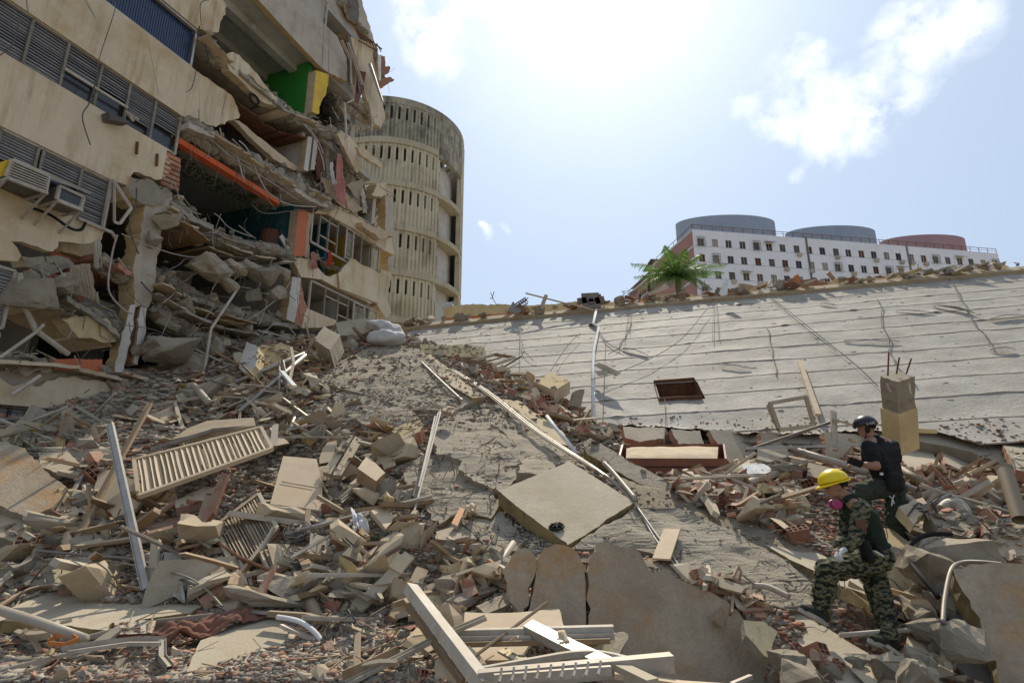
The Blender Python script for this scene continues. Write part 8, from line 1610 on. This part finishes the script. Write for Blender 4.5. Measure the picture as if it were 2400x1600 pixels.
REG = [  # polygon, place, count, weights (chunk, plaster, shard, hollow, wood, board, strip), size range m
 ([(0, 1020), (360, 960), (640, 880), (760, 900), (960, 1000), (960, 1250), (1000, 1420), (620, 1430), (0, 1390)], 'in the left heap', 1250, (.22, .28, .14, .09, .13, .11, .03), (.08, .50)),
 ([(380, 920), (480, 860), (700, 780), (940, 770), (980, 850), (800, 930), (640, 960)], 'on the slope below the torn building', 520, (.25, .28, .17, .05, .15, .05, .05), (.12, .5)),
 ([(0, 1390), (1100, 1400), (1130, 1600), (0, 1600)], 'on the ground in the lower left', 420, (.14, .28, .46, .04, .04, .03, .01), (.04, .17)),
 ([(1040, 840), (1230, 850), (1330, 930), (1430, 1030), (1400, 1060), (1290, 990), (1130, 900)], 'in the brick pile below the roof', 420, (.14, .14, .36, .26, .07, .03, 0), (.12, .42)),
 ([(1380, 1040), (1470, 1100), (1700, 1110), (2400, 1110), (2400, 1320), (2150, 1330), (1960, 1310), (1800, 1240), (1620, 1180)], 'in the brick rubble on the right', 1150, (.17, .20, .32, .24, .035, .03, .005), (.08, .40)),
 ([(1380, 990), (1780, 1000), (2050, 1030), (2400, 1060), (2400, 1120), (1700, 1110), (1430, 1060)], 'along the lower edge of the roof', 330, (.12, .26, .32, .14, .12, .04, 0), (.10, .38)),
 ([(1600, 1340), (1960, 1480), (1850, 1500), (1760, 1450)], 'in the brick debris behind the wall slab', 150, (.06, .14, .55, .2, .05, 0, 0), (.08, .3)),
 ([(1800, 1480), (2240, 1340), (2330, 1600), (1800, 1600)], 'in the hollow below the man in camouflage', 200, (.35, .22, .2, .12, .06, .05, 0), (.08, .35)),
 ([(1000, 1240), (1260, 1290), (1190, 1440), (1340, 1600), (1080, 1600), (960, 1420)], 'in the dark hollow left of the wall slab', 220, (.5, .2, .16, .04, .08, .02, 0), (.08, .4)),
]
NM = [('concrete_chunk', 'grey concrete chunk', 'concrete chunk'), ('plaster_fragment', 'flat beige plaster fragment', 'plaster fragment'), ('brick_shard', 'reddish brick shard', 'brick shard'), ('hollow_brick', 'hollow clay brick', 'hollow brick'), ('wood_plank', 'weathered wooden plank', 'plank'), ('board_piece', 'beige board piece', 'board piece'), ('metal_strip', 'pale bent metal strip', 'metal strip'), ('broken_slab', 'broken slab piece', 'slab piece')]
rq = random.Random(61); SLB = [chunk_mesh('broken_slab', rq, rq.uniform(.13, .3), 11, m=rq.choice(('plaster', 'concrete', 'slab_smooth')), cuts=1) for _ in range(10)]
SRC = [CH, PL, SH, HBm, WD, BD, MP, SLB]
TI = [(.34, .30, .245), (.45, .385, .285), (.40, .21, .14), (.40, .19, .12), (.34, .25, .16), (.5, .42, .31), (.5, .47, .42), (.45, .38, .29)]
rs = random.Random(99)
REG = [(REG[0][0], 'x', 95, (0,)*7+(1,), (.45, 1.25)), (REG[1][0], 'x', 26, (0,)*7+(1,), (.4, 1.0)), (REG[4][0], 'x', 40, (0,)*7+(1,), (.35, .8)), (REG[8][0], 'x', 22, (0,)*7+(1,), (.3, .7)), (REG[7][0], 'x', 12, (0,)*7+(1,), (.3, .6)), (REG[3][0], 'x', 14, (0,)*7+(1,), (.35, .7))]+REG
for poly, place, cnt, wts, (s0_, s1_) in REG:
    xs = [p[0] for p in poly]; ys = [p[1] for p in poly]; n = 0; tries = 0
    while n < cnt and tries < cnt*8:
        tries += 1; x, y = rs.uniform(min(xs), max(xs)), rs.uniform(min(ys), max(ys))
        if not inpoly(x, y, poly): continue
        h = hit(x, y)
        if h is None: continue
        p, nrm, tt, dist = h
        if tt in ('roof', 'solid', 'clean') or (kept(x, y) and (rs.random() > .06 or x > 1850 or y > 1380 and x > 1780)): continue
        k = rs.choices(range(len(wts)), wts)[0]; sz = s0_+(s1_-s0_)*rs.random()**2.3
        if tt == 'slab' and (rs.random() > .12 or nrm.z < .3 and nrm.z > -.3): continue
        if k == 7 and (tt == 'slab' or kept(x, y)): continue
        if tt == 'slab': sz = min(sz, .16); k = rs.choice((0, 1, 2))
        lift = sz*rs.uniform(-.05, .28); tl_ = .35 if tt == 'terrain' else .15
        rot = (rs.gauss(0, tl_*1.8), rs.gauss(0, tl_*1.8), rs.uniform(0, 6.28))
        if k in (0,): sc_ = (sz*.9, sz*rs.uniform(.5, .9), sz*rs.uniform(.4, .8))
        elif k in (1, 2): sc_ = (sz*1.2, sz*rs.uniform(.7, 1.2), sz*rs.uniform(.8, 1.5))
        elif k == 7: sc_ = (sz, sz*rs.uniform(.55, .95), sz*rs.uniform(.7, 1.3)); rot = (rs.gauss(0, .45), rs.gauss(0, .4), rs.uniform(0, 6.28)); lift = sz*rs.uniform(.02, .16)
        elif k == 3: sz = max(.16, sz)*.8; sc_ = (sz, sz, sz)
        elif k == 4: L_ = rs.uniform(.35, 1.0)*(sz/.3+.3); sc_ = (L_, rs.uniform(.5, 1.1), rs.uniform(.8, 1.6)); rot = (rs.gauss(0, .5), rs.gauss(0, .35), rs.uniform(0, 6.28)); lift += .08
        elif k == 5: sc_ = (sz*1.5, sz*rs.uniform(.7, 1.3), sz*1.)
        else: L_ = rs.uniform(.5, 1.7); sc_ = (L_, 1.2, 1.2); rot = (rs.gauss(0, .5), rs.gauss(0, .35), rs.uniform(0, 6.28)); lift += .12
        nm, lab, cat = NM[k]; lab = lab.replace('flat beige', 'beige'); me = rs.choice(SRC[k])
        wh = where(p); adj = ('large ' if sz > .3 else 'small ' if sz < .15 else ''); queue(nm, me, p+Vector((0, 0, lift)), rot, sc_, adj+lab+' '+wh, cat, adj+nm.replace('_', ' ')+'s '+wh, TI[k]); n += 1
# bricks used on the building and the roof are already objects; cap each kind at 300 including them
have = {}
for o in col.objects:
    if o.parent is None and o.get('category'): have[o['category']] = have.get(o['category'], 0)+1
from mathutils import Euler
for nm, L_ in Q.items():
    L_.sort(key=lambda q: -q[0]); cat = L_[0][6]; room = max(0, 300-have.get(cat, 0)); V_ = []; F_ = []; Tn = []; k0 = 0
    for i, (a_, me, p, rot, sc_, lab, cat, grp, tint) in enumerate(L_):
        if i < room: inst(me, nm, p, rot, sc_, lab, cat, grp)
        else:
            nv = len(me.vertices); co = np.empty(nv*3); me.vertices.foreach_get('co', co); co = co.reshape(-1, 3)*np.array(sc_); R_ = np.array(Euler(rot).to_matrix()); co = co@R_.T+np.array(p); V_.append(co)
            F_ += [tuple(v+k0 for v in f.vertices) for f in me.polygons]; k0 += nv; t_ = rs.uniform(.72, 1.2); c_ = tint if rs.random() < .6 else (.45, .38, .28); Tn += [(c_[0]*t_, c_[1]*t_, c_[2]*t_)]*nv
    if V_:
        me = bpy.data.meshes.new('loose_'+nm+'s'); me.from_pydata(np.vstack(V_).tolist(), [], F_); ca = me.color_attributes.new('tint', 'FLOAT_COLOR', 'POINT'); ca.data.foreach_set('color', np.c_[np.array(Tn), np.ones(len(Tn))].astype('f').ravel()); me.materials.append(M['bits'])
        o = bpy.data.objects.new('loose_'+nm+'s', me); col.objects.link(o); tag(o, 'smaller loose '+nm.replace('_', ' ')+'s mixed all over the rubble', 'rubble', kind='stuff')
# crumbs: tens of thousands of small broken bits, one object per surface
def crumbs(name, N_, box, smin, smax, pal, lab, types, seed, pw=2.5, flatz=(.3, .9), dens_slab=.25, maskf=None):
    r_ = random.Random(seed); P_ = []; S_ = []
    for _ in range(N_):
        x, y = r_.uniform(box[0], box[2]), r_.uniform(box[1], box[3])
        if maskf and not maskf(x, y): continue
        h = hit(x, y)
        if h is None or h[2] not in types: continue
        if h[2] == 'slab' and (r_.random() > dens_slab*(1 if noise.noise(h[0]*2.5) > -.05 else .25) or h[1].z < .3): continue
        px_ = smin+(smax-smin)*r_.random()**pw; s_ = px_*h[3]/F*(.6 if h[2] == 'slab' else 1)
        P_.append(h[0]); S_.append(s_)
    n = len(P_); 
    if not n: return
    P_ = np.array(P_); S_ = np.array(S_); R_ = np.random.default_rng(seed)
    tm = np.array([(-1, -1, -1), (1, -1, -1), (1, 1, -1), (-1, 1, -1), (-1, -1, 1), (1, -1, 1), (1, 1, 1), (-1, 1, 1)])*.5
    T_ = np.repeat(tm[None], n, 0)*(1+R_.uniform(-.35, .35, (n, 8, 3))); T_ *= (S_[:, None]*np.c_[R_.uniform(.7, 1.5, n), R_.uniform(.4, 1, n), R_.uniform(flatz[0], flatz[1], n)*.6])[:, None]
    ax_ = R_.normal(0, .35, (n, 2)); az = R_.uniform(0, 2*np.pi, n); c, s_ = np.cos(az), np.sin(az)
    ca_, sa_ = np.cos(ax_[:, 0]), np.sin(ax_[:, 0]); y2 = T_[..., 1]*ca_[:, None]-T_[..., 2]*sa_[:, None]; z2 = T_[..., 1]*sa_[:, None]+T_[..., 2]*ca_[:, None]; T_[..., 1] = y2; T_[..., 2] = z2
    x2 = T_[..., 0]*c[:, None]-T_[..., 1]*s_[:, None]; y2 = T_[..., 0]*s_[:, None]+T_[..., 1]*c[:, None]; T_[..., 0] = x2; T_[..., 1] = y2
    Vv = (T_+P_[:, None]+np.array([0, 0, 1])*S_[:, None, None]*.15).reshape(-1, 3)
    fq = np.array([(3, 2, 1, 0), (4, 5, 6, 7), (0, 1, 5, 4), (1, 2, 6, 5), (2, 3, 7, 6), (3, 0, 4, 7)]); Ff = (fq[None]+8*np.arange(n)[:, None, None]).reshape(-1, 4)
    me = bpy.data.meshes.new(name); me.vertices.add(len(Vv)); me.vertices.foreach_set('co', Vv.ravel()); me.loops.add(Ff.size); me.loops.foreach_set('vertex_index', Ff.ravel()); me.polygons.add(len(Ff)); me.polygons.foreach_set('loop_start', np.arange(0, Ff.size, 4)); me.update(calc_edges=True)
    pal = np.array(pal); ci = R_.integers(0, len(pal), n); cc = pal[ci]*R_.uniform(.7, 1.25, (n, 1)); cc = np.repeat(cc, 8, 0)
    ca = me.color_attributes.new('tint', 'FLOAT_COLOR', 'POINT'); ca.data.foreach_set('color', np.c_[cc, np.ones(len(cc))].astype('f').ravel()); me.materials.append(M['bits'])
    o = bpy.data.objects.new(name, me); col.objects.link(o); tag(o, lab, 'rubble', kind='stuff'); print(name, n, round(time.time()-t0_, 1))
PG = [(.40, .35, .28), (.30, .27, .22), (.45, .385, .285), (.36, .31, .24), (.40, .22, .15), (.46, .40, .31)]
PB = [(.42, .20, .13), (.44, .27, .18), (.40, .35, .28), (.45, .385, .285), (.38, .19, .12), (.3, .27, .22)]
crumbs('rubble_crumbs', 42000, (0, 770, 1450, 1600), 3, 17, PG, 'small broken crumbs of concrete and brick covering the left and middle rubble', ('terrain', 'slab'), 1, dens_slab=.06)
crumbs('brick_crumbs', 42000, (1030, 850, 2400, 1600), 3, 15, PB, 'small broken brick crumbs covering the right rubble', ('terrain',), 2, maskf=lambda x, y: any(inpoly(x, y, REG[i][0]) for i in (9, 10, 11, 12, 13)))
crumbs('slope_crumbs', 9000, (1000, 900, 2300, 1500), 2, 8, PG+PG+PB, 'small grey and red crumbs on the slabs and soil of the middle', ('terrain', 'slab'), 6, dens_slab=.3)
crumbs('crest_crumbs', 16000, (600, 780, 1200, 1000), 3, 12, PG, 'small crumbs strewn over the top of the mound', ('terrain', 'slab'), 3, dens_slab=.35)
crumbs('roof_foot_crumbs', 2500, (1150, 860, 2400, 1080), 2, 7, PB, 'small crumbs lying on the foot of the roof slope', ('roof',), 4, maskf=lambda x, y: y > (990 if x > 1350 else 870+(x-1150)*.5)-25*random.random()**2)
crumbs('foreground_crumbs', 16000, (0, 1400, 1250, 1600), 3, 13, PB+PG+PG, 'small brick and plaster crumbs on the lower left foreground', ('terrain', 'slab'), 5, dens_slab=.18)
# splinters and straws
sp = B(); 
for k in range(1500):
    x, y = rs.uniform(0, 1350), rs.uniform(860, 1590); h = hit(x, y)
    if h is None or h[2] in ('roof', 'clean', 'solid') or h[1].z < .2: continue
    L_ = rs.uniform(.08, .5); a = rs.uniform(0, 6.28); d_ = Vector((math.cos(a), math.sin(a), rs.gauss(.15, .35))).normalized()*L_; p = h[0]+Vector((0, 0, .02)); w_ = rs.uniform(.003, .009); sp.box(p-d_*.3, p+d_*.7, w_*2, w_)
tag(sp.mk('splinters', 'wood'), 'thin splinters and straws strewn over the rubble', 'splinters', kind='stuff')
# loose wires over the rubble
for k in range(60):
    x, y = rs.choice([(rs.uniform(0, 1300), rs.uniform(900, 1500)), (rs.uniform(1700, 2400), rs.uniform(1080, 1500))]); pts = []
    for j in range(5):
        h = hit(x, y)
        if h is None or h[2] in ('roof', 'clean', 'solid'): break
        pts.append(h[0]+Vector((0, 0, rs.uniform(.02, .22)))); x += rs.uniform(-35, 45); y += rs.uniform(-22, 22)
    if len(pts) > 3 and all((pts[i]-pts[i+1]).length < 1.0 for i in range(len(pts)-1)): tag(B().tube(smoothpath(pts, 5), rs.uniform(.004, .009), 4).mk('loose_wire', 'wire'), 'loose wire curling '+where(pts[0]), 'wire', 'loose wires '+where(pts[0]))
print('total', len(col.objects), sum(len(o.data.polygons) for o in col.objects if o.type == 'MESH'), time.time()-t0_)
